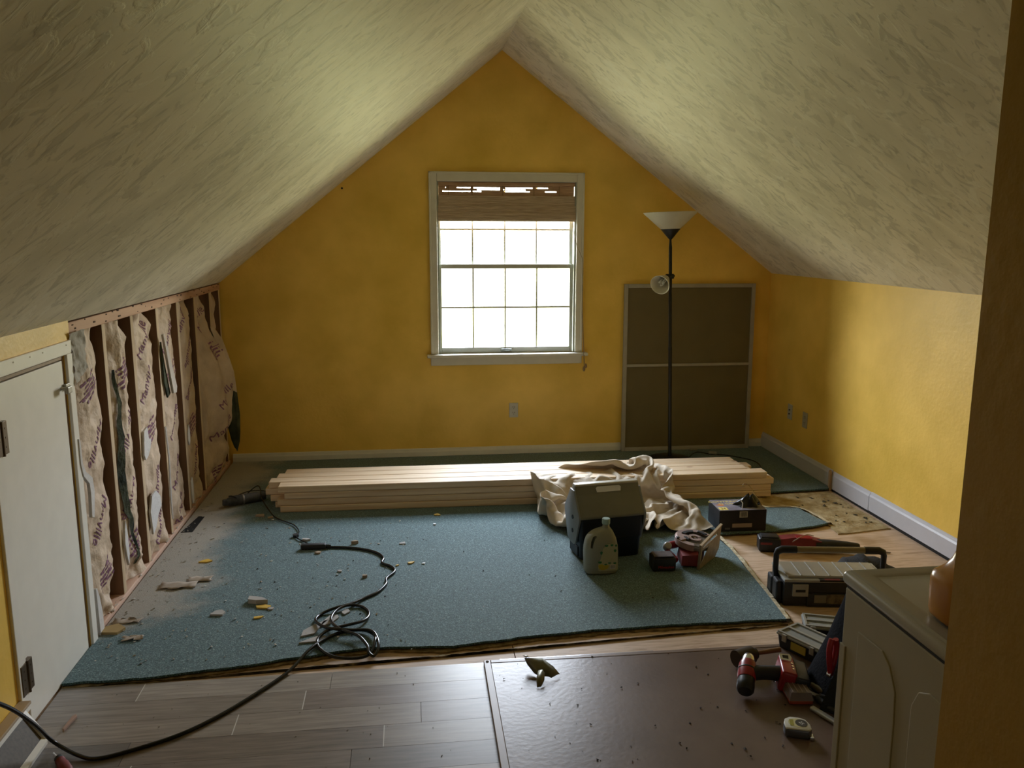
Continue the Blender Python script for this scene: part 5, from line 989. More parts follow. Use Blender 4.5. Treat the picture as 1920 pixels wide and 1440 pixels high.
# ------------------------------------------------------------------ outlets
M_plate_w = mat('aged_white_plastic', (.55, .53, .46), .35)
M_dk = mat('slot_dark', (.03, .025, .02), .7)
def outlet(loc, rz, label, kind='outlet', m=M_plate_w):
    e_ = empty('wall_outlet', loc, rz, label, 'outlet')       # local: faces -y
    b = MB(); b.box(-.033, -.006, -.054, .033, 0, .054, bev=.003); b.build('cover_plate', m, e_)
    if kind == 'outlet':
        for s in (1, -1):
            b = MB(); b.prism([(.017*cos(a), s*.020+.014*sin(a)) for a in [2*pi*k/20 for k in range(20)]], -.008, -.005, 'y'); r = b.build('receptacle', m, e_)
            for x_ in (-.006, .006):
                b = MB(); b.box(x_-.0014, -.0085, s*.020-.001, x_+.0014, -.0078, s*.020+.008); b.build('slot', M_dk, r)
            b = MB(); b.cyl((0, -.0086, s*.020-.008), (0, -.0078, s*.020-.008), .0025, n=10); b.build('slot', M_dk, r)
    else:
        for z in (.014, -.014):
            b = MB(); b.cyl((0, -.012, z), (0, -.004, z), .0055, n=14); b.build('jack', M_dk if kind == 'jacks' else m, e_)
    b = MB(); b.cyl((0, -.0075, 0), (0, -.005, 0), .003, n=10); b.build('screw', m, e_)
    return e_
outlet((.757, YG, .345), 0, 'white duplex outlet on the gable wall below the window')
outlet((XR, 5.438, .377), R(-90), 'white wall plate with two dark jacks on the right wall', 'jacks')
outlet((XR, 5.213, .366), R(-90), 'small greyish outlet on the right wall, nearer plate of the two', 'outlet', mat('greyish_plastic', (.42, .38, .27), .4))
b = MB(); b.cyl((-.421, YG-.006, 1.912), (-.421, YG, 1.912), .007, n=12); tag(b.build('wall_anchor', M_dk), 'small dark screw anchor in the yellow wall left of the window', 'wall anchor')

# ------------------------------------------------------------------ floor lamp
M_blk = mat('black_metal', (.012, .012, .011), .38, var=.2)
M_shade = mat('frosted_white_shade', (.66, .63, .52), .5, var=.03); 
LX, LY = 1.835, 5.53
lm = empty('floor_lamp', (LX, LY, .021), label='black torchiere floor lamp with white bowl shade and side reading lamp', cat='lamp')
lean = RY(-1.9)
b = MB(); b.lathe([(.0, 0), (.150, 0), (.152, .010), (.146, .020), (.06, .030), (.02, .036), (.0, .036)], n=40); b.build('base', M_blk, lm, smooth=40)
b = MB(); b.lathe([(.0125, .03), (.0125, .80), (.0135, .80), (.0135, .82), (.0115, .82), (.0115, 1.50), (.008, 1.535), (.007, 1.56)], n=16); b.build('pole', M_blk, lm, smooth=30, M=lean)
b = MB(); b.lathe([(.010, 1.555), (.066, 1.622), (.068, 1.628), (.0, 1.628)], n=32); b.build('shade_cup', M_blk, lm, smooth=30, M=lean)
b = MB(); b.lathe([(.062, 1.620), (.178, 1.728), (.183, 1.735), (.179, 1.737), (.172, 1.731), (.058, 1.626)], n=48, cap=False); b.build('bowl_shade', M_shade, lm, smooth=40, M=lean)
ar = MB(); ar.cyl((-.018, 0, 1.305), (.022, 0, 1.305), .017, n=16); ar.cyl((.02, 0, 1.305), (.03, 0, 1.310), .007, n=10)
arm = ar.build('arm_joint', M_blk, lm, smooth=30, M=lean)
HM = T(-.040, -.022, 1.292) @ Vector((-.62, -.70, -.36)).to_track_quat('Z', 'Y').to_matrix().to_4x4()
b = MB(); b.lathe([(.0, -.035), (.020, -.035), (.024, .0), (.020, .008), (0, .008)], n=20); b.build('lamp_socket', M_blk, lm, smooth=40, M=lean @ HM @ T(0, 0, -.0))
b = MB(); b.lathe([(.024, .0), (.030, .006), (.066, .098), (.068, .102), (.064, .100), (.028, .010)], n=36, cap=False); sh = b.build('side_shade', M_shade, lm, smooth=40, M=lean @ HM)
b = MB()
for q in range(3):
    a = q*2*pi/3
    px, py = .014*cos(a), .014*sin(a); qx, qy = .014*cos(a+.75), .014*sin(a+.75)
    b.tube([(px, py, .01), (px, py, .072), ((px+qx)/2*1.05, (py+qy)/2*1.05, .082), (qx, qy, .072), (qx, qy, .01)], .0062, n=8)
b.build('bulb', mat('white_bulb', (.8, .8, .78), .2), lm, smooth=60, M=lean @ HM)
b = MB(); b.tube(spline([(LX+.14, LY+.03, .027), (2.10, 5.72, .026), (2.18, 5.66, .026), (2.29, 5.61, .026), (2.42, 5.45, .026), (2.40, 5.27, .026), (2.30, 5.20, .026), (2.16, 5.26, .026)], 8), .0035, n=6)
cd = tag(b.build('lamp_cord', M_blk, smooth=60), 'thin black lamp cord curling on the carpet right of the lamp base', 'cord')
b = MB(); b.box(-.03, -.011, 0, .03, .011, .018, bev=.005); b.build('inline_switch', mat('grey_plastic', (.30, .30, .26), .4), cd, loc=(2.20, 5.655, .027), rot=(0, 0, R(-25)))
b = MB(); b.box(-.03, -.012, 0, .03, .012, .012, bev=.004); tag(b.build('plug_adapter', mat('grey_plastic2', (.26, .25, .20), .5), loc=(2.10, 5.79, .022), rot=(0, 0, R(8))), 'small grey plug adapter lying beside the lamp base', 'adapter')
b = MB(); b.tube(spline([(1.75, 5.40, .075), (1.80, 5.36, .07), (1.92, 5.36, .055), (1.99, 5.42, .04), (2.0, 5.5, .03)], 6), .0035, n=6)
b.build('base_cord', M_blk, lm, smooth=60).matrix_local = T(-LX, -LY, -.021)
# ------------------------------------------------------------------ materials for the tools
M_blkp = mat('black_plastic', (.016, .016, .017), .42, var=.2)
M_rub = mat('black_rubber', (.020, .020, .021), .6, var=.2)
M_red = mat('tool_red', (.28, .014, .018), .32, var=.1)
M_redd = mat('dusty_red', (.20, .022, .022), .5, var=.2)
M_mag = mat('brushed_magnesium', (.36, .33, .30), .38, metal=.75, var=.1)
M_steel = mat('bright_steel', (.62, .62, .62), .22, metal=1)
M_tanm = mat('dusty_steel_plate', (.34, .27, .19), .5, metal=.35, var=.15, scale=30)
M_redt = mat('red_lettering', (.45, .02, .03), .5)
M_whitet = mat('white_lettering', (.7, .7, .68), .5)
M_yelt = mat('yellow_print', (.85, .68, .18), .5)

# ------------------------------------------------------------------ cooler
M_cgrey = mat('grey_cooler_lid', (.20, .20, .165), .45, var=.05)
M_cside = mat('grey_cooler_arm', (.24, .26, .27), .45, var=.05)
M_cbody = mat('near_black_cooler_body', (.010, .013, .018), .45, var=.15)
ck = empty('cooler', (.968, 3.905, .0215), R(7.2), 'grey and black picnic cooler with a tent-shaped lid and top handle', 'cooler')
def ring(w, d, z, r=.02, n=6, y0=0):
    out = []
    for cx, cy, a0 in ((w-r, d-r, 0), (-w+r, d-r, 90), (-w+r, -d+r, 180), (w-r, -d+r, 270)):
        for k in range(n+1):
            a = R(a0+90*k/n); out.append((cx+r*cos(a), cy+r*sin(a)+y0, z))
    return out
b = MB(); b.loft([ring(.152, .086, 0), ring(.156, .090, .006), ring(.160, .096, .10), ring(.1605, .097, .104), ring(.1635, .100, .106), ring(.168, .106, .216)]); b.build('body', M_cbody, ck, smooth=35)
b = MB()
prof = [(-.110, .214), (-.111, .228), (-.040, .318), (-.018, .362), (.018, .362), (.040, .318), (.111, .228), (.110, .214)]
b.prism(prof, -.168, .168, 'x', bev=.004); b.build('lid', M_cgrey, ck, smooth=35)
b = MB(); b.prism([(-.022, .357), (-.023, .364), (-.016, .3675), (.016, .3675), (.023, .364), (.022, .357)], -.166, .166, 'x', bev=.001)
b.build('lid_ridge', mat('pale_ridge_edge', (.50, .47, .38), .4), ck, smooth=35)['label'] = 'pale ridge strip'
# handle hole as a pale plate, its colour imitating the bright inside
b = MB(); sl = Matrix.Rotation(atan2(.082, .060), 4, 'X')
HF = T(.0, -.0302, .338) @ Matrix.Rotation(atan2(.044, .022), 4, 'X')
b.prism([(-.058, -.013), (-.062, .008), (-.052, .015), (.062, .015), (.070, .008), (.066, -.013)], .0005, .0025, 'z'); b.build('slot_brightness_plate', mat('bright_slot_inside', (.80, .83, .92), .3), ck, M=HF)['label'] = 'pale plate for the bright inside of the handle slot'
for s in (-1, 1):
    b = MB(); x0, x1 = (-.1765, -.166) if s < 0 else (.166, .1765)
    b.prism([(-.060, .080), (-.112, .205), (-.113, .230), (-.042, .318), (-.030, .340), (.030, .340), (.042, .318), (.113, .230), (.112, .205), (.060, .080), (.03, .066), (-.03, .066)], x0, x1, 'x', bev=.003)
    a = b.build('swing_arm', M_cside, ck, smooth=35)
    for z in (.135, .205):
        b = MB(); b.lathe([(0, 0), (.011, 0), (.011, .003), (.009, .004), (0, .002)], n=18, M=T(s*.1765, -.02, z) @ RY(90*s)); b.build('pivot_button', M_cbody, a, smooth=40)
    b = MB(); b.box(s*.160-.004, -.06, .010, s*.160+.004, .06, .060, bev=.004); b.build('side_foot', M_cbody, ck)

# ------------------------------------------------------------------ jug
M_jug = mat('cloudy_jug_plastic', (.33, .34, .27), .38, var=.04, alpha=.86)
jg = empty('plastic_jug', (.892, 3.66, .0215), R(2), 'cloudy one-gallon plastic jug with a fruit label in front of the cooler', 'jug')
secs = [(0, -.070, .070, .040), (.004, -.076, .076, .048), (.012, -.080, .080, .052), (.10, -.083, .080, .053), (.125, -.082, .078, .052), (.15, -.078, .074, .050), (.17, -.072, .069, .046), (.185, -.062, .062, .042), (.20, -.042, .055, .036), (.208, -.024, .050, .031), (.216, .000, .044, .026), (.222, .006, .039, .018), (.245, .007, .038, .0155)]
b = MB(); rg = []
for z, xa, xb, d in secs:
    cx = (xa+xb)/2; w = (xb-xa)/2; r_ = []
    for k in range(40):
        a = 2*pi*k/40; e_ = .62 if z < .215 else 1
        r_.append((cx+w*math.copysign(abs(cos(a))**e_, cos(a)), d*math.copysign(abs(sin(a))**e_, sin(a)), z))
    rg.append(r_)
b.loft(rg); jb = b.build('bottle_body', M_jug, jg, smooth=50)
def cut(o, cutter):
    m = o.modifiers.new('c', 'BOOLEAN'); m.operation = 'DIFFERENCE'; m.object = cutter; m.solver = 'EXACT'
    bpy.context.view_layer.update(); dg = bpy.context.evaluated_depsgraph_get()
    me = bpy.data.meshes.new_from_object(o.evaluated_get(dg)); o.modifiers.clear(); old = o.data; o.data = me
    bpy.data.objects.remove(cutter)
b = MB(); b.prism([(-.062, .135), (-.052, .132), (-.048, .155), (-.040, .175), (-.030, .186), (-.034, .192), (-.048, .187), (-.058, .165)], -.1, .1, 'y', bev=.003)
cu = b.build('cutter', M_jug, jg); bpy.context.view_layer.update(); cut(jb, cu)
b = MB(); b.lathe([(0, .236), (.0185, .236), (.0195, .240), (.0195, .258), (.018, .262), (0, .262)], n=28, M=T(.0225, 0, 0)); b.build('cap', mat('pale_teal_cap', (.36, .50, .46), .4), jg, smooth=40)
b = MB(); b.prism([(-.022, .022), (.066, .022), (.070, .03), (.066, .150), (.056, .157), (.012, .152), (-.004, .135), (-.012, .09), (-.026, .055), (-.027, .03)], -.0545, -.0525, 'y')
lb = b.build('label', mat('cream_label', (.42, .42, .27), .5, alpha=1), jg)
def blobs(name, m, pts, par, y=-.0552):
    for x, z, rx, rz in pts:
        q = MB(); q.prism([(x+rx*cos(a)*(1+.2*sin(3*a)), z+rz*sin(a)*(1+.15*cos(2*a))) for a in [2*pi*k/14 for k in range(14)]], y, y+.001, 'y'); q.build(name, m, par)
M_leaf = mat('leaf_print', (.03, .16, .07), .5); M_lemon = mat('lemon_print', (.50, .40, .05), .5)
blobs('printed_leaf', M_leaf, [(.012, .146, .008, .005), (.038, .148, .007, .006), (-.012, .112, .006, .009), (.054, .120, .006, .008), (.058, .145, .005, .006), (-.018, .066, .009, .006), (.028, .060, .007, .004), (.010, .054, .006, .004), (.054, .058, .007, .005)], lb)
blobs('printed_lemon', M_lemon, [(-.012, .044, .013, .014), (.012, .042, .012, .011), (-.002, .034, .014, .008)], lb, -.0556)
q = MB(); q.box(.032, -.0556, .030, .056, -.0550, .052); q.build('barcode_patch', M_whitet, lb)
for k in range(7):
    q = MB(); q.box(.034+k*.0031, -.0560, .032, .0352+k*.0031, -.0555, .050); q.build('barcode_bar', M_blkp, lb)

# ------------------------------------------------------------------ contractor bag box
M_boxb = mat('black_carton', (.012, .012, .014), .5, var=.15)
M_boxt = mat('printed_carton_top', (.17, .15, .18), .5, col2=(.36, .33, .36), scale=9, detail=5)
bx = empty('bag_box', (1.785, 4.19, .0215), R(-2), 'black carton of contractor trash bags with a black bag pulled out of its top', 'box')
b = MB(); b.box(-.131, -.092, 0, .131, .092, .118, bev=.002); b.build('carton', M_boxb, bx)
b = MB(); b.box(-.130, -.091, .1182, .131, .091, .1195); tp_ = b.build('printed_top', M_boxt, bx)
text_mesh('lettering', 'CONTRACTOR', .034, M_yelt, tp_, T(-.030, .055, .1197), align='CENTER', depth=.0003)
text_mesh('lettering', '42 GAL', .030, M_yelt, tp_, T(-.055, .018, .1197), depth=.0003)
b = MB(); b.box(-.124, -.084, .1197, -.078, -.040, .1201); sq = b.build('badge', M_yelt, tp_)
text_mesh('badge_number', '24', .030, M_boxb, sq, T(-.101, -.062, .1202), depth=.0003)
b = MB(); b.hull([(-.125, .0, .1198), (-.095, .018, .1198), (-.07, .0, .1198), (-.095, -.022, .1198), (-.1, 0, .1203)]); b.build('orange_print', mat('orange_print', (.55, .20, .08), .5), tp_)
b = MB(); b.box(-.020, -.0935, .078, .025, -.0925, .112); bc = b.build('barcode_sticker', mat('white_sticker', (.45, .43, .36), .5), bx)
for k in range(8):
    b = MB(); b.box(-.012+k*.0042, -.0940, .082, -.0100+k*.0042, -.0934, .108); b.build('barcode_bar', M_boxb, bc)
b = MB(); b.box(-.058, -.0935, .022, .052, -.0925, .044); b.build('pale_sticker', mat('pinkish_sticker', (.33, .27, .24), .5), bx)
b = MB(); b.box(-.098, -.0935, .012, -.070, -.0925, .022); b.build('small_print', mat('dim_print', (.12, .12, .12), .5), bx)
# bag billowing from the opening
b = MB(); rg = []
for k in range(9):
    v = k/8; w = .072*(1-.75*v**1.3); d = .052*(1-.7*v**1.2); z = .112+.062*v; r_ = []
    for q_ in range(28):
        a = 2*pi*q_/28; f = 1+.20*sin(5*a+v*2)+.10*sin(11*a)
        r_.append((.052+.010*v+w*f*cos(a), -.010+d*f*sin(a), z+.010*sin(4*a+1)*v))
    rg.append(r_)
b.loft(rg); b.build('black_bag', mat('shiny_black_bag', (.008, .008, .010), .28), bx, smooth=70)
b = MB(); b.tube([(.0, -.072, .118), (.004, -.066, .150), (-.004, -.052, .165)], .0025, n=6); b.build('white_tie', M_whitet, bx)  # thin white tie rising at the front of the carton top
b = MB(); b.tube(spline([(.131, -.02, .12), (.115, -.0, .150), (.085, .03, .205), (.06, .05, .225), (.045, .05, .213), (.058, .055, .205)], 6), .0022, n=6); b.build('yellow_drawstring', mat('clear_yellow_strap', (.42, .30, .12), .4), bx, smooth=60)

# ------------------------------------------------------------------ circular saw
sw = empty('circular_saw', (1.355, 3.72, .0215), 0, 'cordless circular saw lying on its side, black battery and upright steel base plate', 'saw')
def W2(x, y, z): return (x-1.355, y-3.72, z-.0215)
# base plate standing on edge
P0 = Vector(W2(1.358, 3.612, .024)); P1 = Vector(W2(1.530, 3.80, .024)); dx = (P1-P0); L0 = dx.length; ang = atan2(dx.y, dx.x)
SH = Matrix.Translation(P0) @ Matrix.Rotation(ang, 4, 'Z') @ RX(4)
b = MB(); b.prism([(0, .0), (.045, -.012), (L0*.8, -.010), (L0, .03), (L0, .158), (0, .122)], -.0018, .0018, 'y', bev=.0006, seg=1)
sh_ = b.build('base_plate', M_tanm, sw); sh_.matrix_local = SH
for poly in ([(.025, .018), (.100, .070), (.112, .090), (.025, .090)], [(.035, .100), (.215, .112), (.215, .128), (.035, .113)]):
    c = MB(); c.prism(poly, -.02, .02, 'y'); cu = c.build('cutter', M_tanm, sw); cu.matrix_local = SH; bpy.context.view_layer.update(); cut(sh_, cu)
b = MB(); b.box(0, -.006, .0, .006, .006, .124, bev=.001); b.box(0, -.005, .120, .008, .005, .124)
b.build('plate_flange', M_tanm, sw).matrix_local = SH
b = MB(); b.loft([[(0, -.006, .118), (0, .006, .118), (0, .006, .124), (0, -.006, .124)], [(L0, -.006, .154), (L0, .006, .154), (L0, .006, .160), (L0, -.006, .160)]]); b.build('plate_rim', mat('worn_plate_edge', (.50, .38, .24), .5), sw).matrix_local = SH
# blade and guards (flat)
BC = Vector(W2(1.392, 3.768, .118)); BR = .082
def disc(r, n=80, teeth=0): 
    return [((r-(.004 if teeth and k % 4 < 2 else 0))*cos(2*pi*k/n), (r-(.004 if teeth and k % 4 < 2 else 0))*sin(2*pi*k/n)) for k in range(n)]
BT_ = Matrix.Translation(BC) @ RX(6) @ RY(3)
b = MB(); b.prism(disc(BR, 96, 1), -.001, .001); bl_ = b.build('blade', mat('dusty_blade_steel', (.42, .41, .40), .32, metal=.85, var=.15, scale=25), sw); bl_.matrix_local = BT_
b = MB(); b.lathe([(0, .001), (.020, .001), (.020, .004), (.010, .005), (.009, .012), (0, .012)], n=6); b.build('arbor_bolt', M_steel, bl_)
b = MB()   # upper guard: ring with rim
def arc(r0, r1, a0, a1, n=36): return [(r1*cos(R(a0+(a1-a0)*k/n)), r1*sin(R(a0+(a1-a0)*k/n))) for k in range(n+1)] + [(r0*cos(R(a1-(a1-a0)*k/n)), r0*sin(R(a1-(a1-a0)*k/n))) for k in range(n+1)]
M_guard = mat('pinkish_dusty_guard', (.42, .31, .28), .45, metal=.3, var=.15, scale=20)
b.prism(arc(.066, .096, 20, 250), .004, .009, bev=.001, seg=1); b.prism(arc(.091, .096, 20, 250), -.022, .006)
b.build('upper_guard', M_guard, sw).matrix_local = BT_
b = MB(); b.prism(arc(.030, .090, 150, 205), .009, .014, bev=.0015, seg=1); b.prism(arc(.018, .034, 0, 330), .006, .010); b.build('guard_hub', M_guard, sw).matrix_local = BT_
for a0, a1, r0, r1 in ((78, 140, .050, .070), (178, 215, .040, .058), (20, 60, .060, .080)):
    b = MB(); b.prism(arc(r0, r1, a0, a1, 16), .0095, .0150, bev=.001, seg=1); b.build('guard_opening', M_rub, sw).matrix_local = BT_
b = MB(); b.box(-.096, -.016, .0085, -.082, -.002, .0165, bev=.001); b.build('lock_button', M_rub, sw).matrix_local = BT_
b = MB(); b.prism(arc(.050, .088, 225, 345), -.024, -.003, bev=.002, seg=1); b.build('lower_guard', M_mag, sw).matrix_local = BT_
# motor, body, handle
b = MB(); b.cyl(W2(1.385, 3.745, .025), W2(1.385, 3.745, .100), .046, .052, n=28); b.hull([W2(*p) for p in ((1.29, 3.655, .03), (1.37, 3.64, .028), (1.37, 3.645, .085), (1.295, 3.66, .078), (1.30, 3.76, .035), (1.40, 3.75, .035), (1.40, 3.75, .095), (1.31, 3.76, .085))])
b.build('motor_housing', M_redd, sw, smooth=40)
b = MB(); b.tube(spline([W2(1.262, 3.66, .055), W2(1.245, 3.72, .072), W2(1.262, 3.775, .085), W2(1.33, 3.79, .09)], 8), [.016+.003*sin(k*.4) for k in range(25)], n=12); b.build('rear_handle', M_red, sw, smooth=60)
b = MB(); b.lathe([(0, 0), (.018, 0), (.021, .006), (.021, .024), (.016, .032), (0, .034)], n=20, M=Matrix.Translation(W2(1.245, 3.752, .088)) @ RX(50) @ RZ(20)); b.build('handle_cap', mat('pale_grey_cap', (.42, .40, .40), .35), sw, smooth=40)
b = MB(); b.box(-.057, -.043, 0, .057, .043, .068, bev=.009, seg=3); b.box(-.048, -.034, .06, .048, .034, .074, bev=.006)
bt_ = b.build('battery', M_blkp, sw, smooth=40); bt_.matrix_local = T(*W2(1.195, 3.655, .0222)) @ RZ(-3)
text_mesh('battery_lettering', 'Milwaukee', .018, M_redt, bt_, T(.008, -.0434, .022) @ RX(90), depth=.0002)
b = MB(); b.box(-.05, -.040, .0742, .045, .030, .0755, bev=.0005, seg=1); b.build('scuffed_top', mat('scuffed_grey_top', (.11, .09, .09), .4, var=.4, scale=30), bt_)

# ------------------------------------------------------------------ reciprocating saw behind the toolbox
rs = empty('reciprocating_saw', (1.84, 3.87, .002), R(-14), 'red and black cordless reciprocating saw lying on the plywood behind the toolbox', 'saw')
b = MB(); b.box(-.065, -.040, .0, .045, .042, .072, bev=.010, seg=3); b.box(-.055, -.03, .066, .035, .032, .080, bev=.006); b.build('battery', M_blkp, rs, smooth=40)
b = MB(); b.box(-.058, -.0405, .040, .0, -.0398, .052); b.build('battery_stripe', M_redd, rs)
b = MB(); b.loft([[(.04, -.028, .010), (.04, .034, .010), (.04, .034, .068), (.04, -.028, .068)], [(.12, -.026, .008), (.12, .036, .008), (.12, .036, .078), (.12, -.020, .078)], [(.19, -.030, .006), (.19, .036, .006), (.19, .036, .074), (.19, -.024, .074)], [(.25, -.028, .005), (.25, .030, .005), (.25, .026, .062), (.25, -.022, .062)]]); b.build('handle_body', M_redd, rs, smooth=60)
b = MB(); b.loft([[(x, w*cos(a)-.0+.001*k, .034+h*sin(a)) for a in [2*pi*q/16 for q in range(16)]] for k, (x, w, h) in enumerate(((.22, .036, .033), (.30, .034, .032), (.38, .026, .026), (.43, .020, .020), (.44, .016, .016)))]); b.build('nose_boot', M_rub, rs, smooth=50)
b = MB(); b.tube(spline([(.10, -.035, .060), (.13, -.05, .090), (.17, -.03, .100), (.21, .0, .085)], 6), .0025, n=6); b.build('trigger_cord', mat('tan_wire', (.40, .28, .18), .5), rs, smooth=60)
b = MB(); b.box(.12, -.030, .074, .20, .010, .080, bev=.002); b.build('red_panel', M_red, rs)
b = MB(); b.prism([(.44, -.001), (.60, -.001), (.605, .006), (.44, .018)], .024, .0255, 'y'); b.build('saw_blade', M_mag, rs)

# ------------------------------------------------------------------ toolbox
M_tbx = mat('charcoal_toolbox', (.030, .031, .035), .45, var=.12)
M_clr = mat('smoky_clear_lid', (.42, .38, .29), .18, alpha=.75, var=.03)
M_lg = mat('light_grey_plastic', (.34, .34, .31), .4, var=.04)
tb = empty('toolbox', (1.612, 3.235, .001), R(-9), 'charcoal toolbox with a clear organizer lid and a tubular carry handle', 'toolbox')
b = MB(); b.prism([(.0, .0), (.0, .075), (-.004, .118), (.194, .118), (.19, .075), (.19, .0)], 0, .45, 'x', bev=.004); b.box(.10, -.010, .0, .40, .01, .062, bev=.004); b.build('case', M_tbx, tb, smooth=35)
b = MB(); b.box(-.002, -.008, .112, .452, .198, .124, bev=.003); ld = b.build('lid_frame', M_lg, tb)
b = MB(); b.box(.018, .014, .122, .432, .182, .134, bev=.005); b.build('clear_lid', M_clr, ld)
for k in range(6):
    x = .075+k*.062
    b = MB(); b.box(x, .020, .1335, x+.005, .176, .1365, bev=.001); b.build('lid_rib', M_lg, ld)
b = MB(); b.box(.150, -.0085, .1165, .26, .012, .1255, bev=.001); pl = b.build('label_plate', M_blkp, tb)
b = MB(); b.box(.172, -.0090, .1256, .238, .008, .1260); b.build('red_badge', M_redd, pl)
b = MB(); b.box(.035, -.0105, .048, .103, .0, .104, bev=.002); lt = b.build('latch', M_lg, tb)
b = MB(); b.box(.048, -.0112, .068, .090, -.010, .080); b.build('latch_slot', M_rub, lt)
b = MB(); b.box(.345, -.0105, .048, .413, .0, .104, bev=.002); b.build('latch', M_lg, tb)
b = MB(); b.box(.130, -.0108, .020, .182, -.0098, .056); stk = b.build('sticker', mat('grey_paper_sticker', (.20, .19, .16), .5), tb)
b = MB(); b.box(.184, -.0108, .016, .30, -.0098, .060); b.build('picture_sticker', mat('dark_picture_sticker', (.05, .05, .045), .5, col2=(.20, .17, .12), scale=40), tb)
b = MB(); b.box(-.028, .02, .0, .0, .085, .105, bev=.008); b.box(-.03, .095, .0, .0, .16, .095, bev=.008); b.build('side_latch', M_blkp, tb)
b = MB(); b.tube([(-.006, .10, .055), (-.012, .10, .14), (-.012, .10, .20), (-.006, .10, .214), (.012, .10, .222), (.075, .10, .222)], [.010, .012, .013, .016, .017, .017], n=14); b.build('handle_bracket', M_blkp, tb, smooth=45)
b = MB(); b.tube([(.456, .10, .055), (.462, .10, .14), (.462, .10, .20), (.456, .10, .214), (.438, .10, .222), (.375, .10, .222)], [.010, .012, .013, .016, .017, .017], n=14)
b.build('handle_bracket', M_blkp, tb, smooth=45)
b = MB(); b.cyl((.07, .10, .222), (.38, .10, .222), .0145, n=20); b.build('handle_tube', mat('dull_tan_tube', (.27, .23, .14), .35, metal=.4), tb, smooth=40)

# dark round bag behind the toolbox
b = MB(); rg = []
for k in range(13):
    v = k/12; a = v*pi; rr_ = sin(a)**.6
    rg.append([(.17*(2*v-1), .10*rr_*cos(q), .002+max(0, .10*rr_*(.5+.5*sin(q)))*(1+.12*sin(9*v*3+q))) for q in [2*pi*i/20 for i in range(20)]])
b.loft(rg); bb = b.build('soft_bag', mat('black_cloth', (.012, .012, .013), .8, bump=.4, bscale=90), smooth=60, loc=(2.13, 3.48, .001), rot=(0, 0, R(-8)))
tag(bb, 'black soft bag slumped behind the toolbox handle, half hidden by the white appliance', 'bag')

# ------------------------------------------------------------------ small organizers
M_clr2 = mat('grey_clear_lid', (.36, .38, .37), .25, alpha=.85, var=.03)
def organizer(loc, rz, label, w, d, h, yel):
    e_ = empty('parts_organizer', loc, R(rz), label, 'organizer box')
    b = MB(); b.loft([ring(w/2-.008, d/2-.008, 0, .01), ring(w/2-.002, d/2-.002, h-.012, .012)]); b.build('tray', M_blkp, e_, smooth=40)
    b = MB(); b.box(-w/2, -d/2, h-.012, w/2, d/2, h-.002, bev=.004); ld = b.build('lid', M_clr2, e_)
    b = MB()
    for (x0, y0, x1, y1) in ((-w/2+.004, -d/2+.004, w/2-.004, -d/2+.014), (-w/2+.004, d/2-.014, w/2-.004, d/2-.004), (-w/2+.004, -d/2+.014, -w/2+.014, d/2-.014), (w/2-.014, -d/2+.014, w/2-.004, d/2-.014), (-w/2+.014, -.006, w/2-.014, .006)):
        b.box(x0, y0, h-.003, x1, y1, h+.004, bev=.0015)
    b.build('raised_rim', M_lg, ld)
    for s in (-1, 1):
        b = MB(); b.box(s*w*.3-.010, -d/2-.006, h-.028, s*w*.3+.010, -d/2+.002, h+.002, bev=.002); b.build('latch', M_lg, e_)
    if yel:
        b = MB(); b.box(-.032, -d/2-.0015, .016, .034, -d/2+.003, h-.016); b.build('yellow_label', mat('yellow_label', (.42, .34, .05), .5), e_)
    return e_
organizer((1.508, 2.798, .0215), -63, 'small black parts organizer with clear lid and yellow label on the hardboard edge', .205, .13, .062, True)
organizer((1.655, 2.955, .0005), -20, 'second parts organizer with a clear lid, mostly hidden behind the black tool bag', .17, .12, .060, False)

# ------------------------------------------------------------------ tool bag leaning on the appliance
M_nyl = mat('black_nylon', (.010, .010, .012), .85, bump=.3, bscale=90, var=.2, spec=.04)
M_nyl2 = mat('grey_nylon_pocket', (.028, .030, .032), .85, bump=.3, bscale=90, spec=.06)
bg_ = empty('tool_bag', (1.56, 2.50, .0215), 0, 'open black nylon tool bag slumped beside the white appliance', 'bag')
b = MB()
sec = [(0, -.165, .20, .17), (.02, -.158, .21, .175), (.08, -.128, .20, .17), (.16, -.098, .19, .15), (.24, -.080, .17, .12), (.31, -.068, .14, .09), (.37, -.062, .10, .05), (.40, -.058, .08, .03)]
rg = []
for z, xa, xb, d in sec:
    cx = (xa+xb)/2; w = (xb-xa)/2
    rg.append([(cx+w*math.copysign(abs(cos(a))**.7, cos(a))+.004*noise.noise(Vector((cos(a)*4, z*14, 1))), .02+d*math.copysign(abs(sin(a))**.7, sin(a))+.006*noise.noise(Vector((sin(a)*5, z*12, 4))), z) for a in [2*pi*k/32 for k in range(32)]])
b.loft(rg); b.build('bag_body', M_nyl, bg_, smooth=60)
b = MB(); b.loft([[(-.205+z*.35, -.085, z), (-.12+z*.2, -.155, z), (-.02, -.15, z), (-.06, -.03, z)] for z in (.0, .03, .09, .155)]); b.build('outer_pocket', M_nyl2, bg_, smooth=40)
b = MB(); b.tube(spline([(-.150, -.12, .03), (-.115, -.13, .12), (-.09, -.12, .22), (-.075, -.10, .33), (-.055, -.06, .41), (-.035, 0, .425)], 8), .011, n=8); b.build('shoulder_strap', M_nyl2, bg_, smooth=60)
pr = empty('pliers', (1.402, 2.440, .165), R(20), 'red-handled pliers standing in the pocket of the tool bag', 'pliers')
b = MB(); b.tube(spline([(.0, 0, -.03), (-.012, 0, .03), (-.014, 0, .07), (-.006, 0, .10)], 6), [.010]*19, n=10); b.build('handle', M_red, pr, smooth=50)
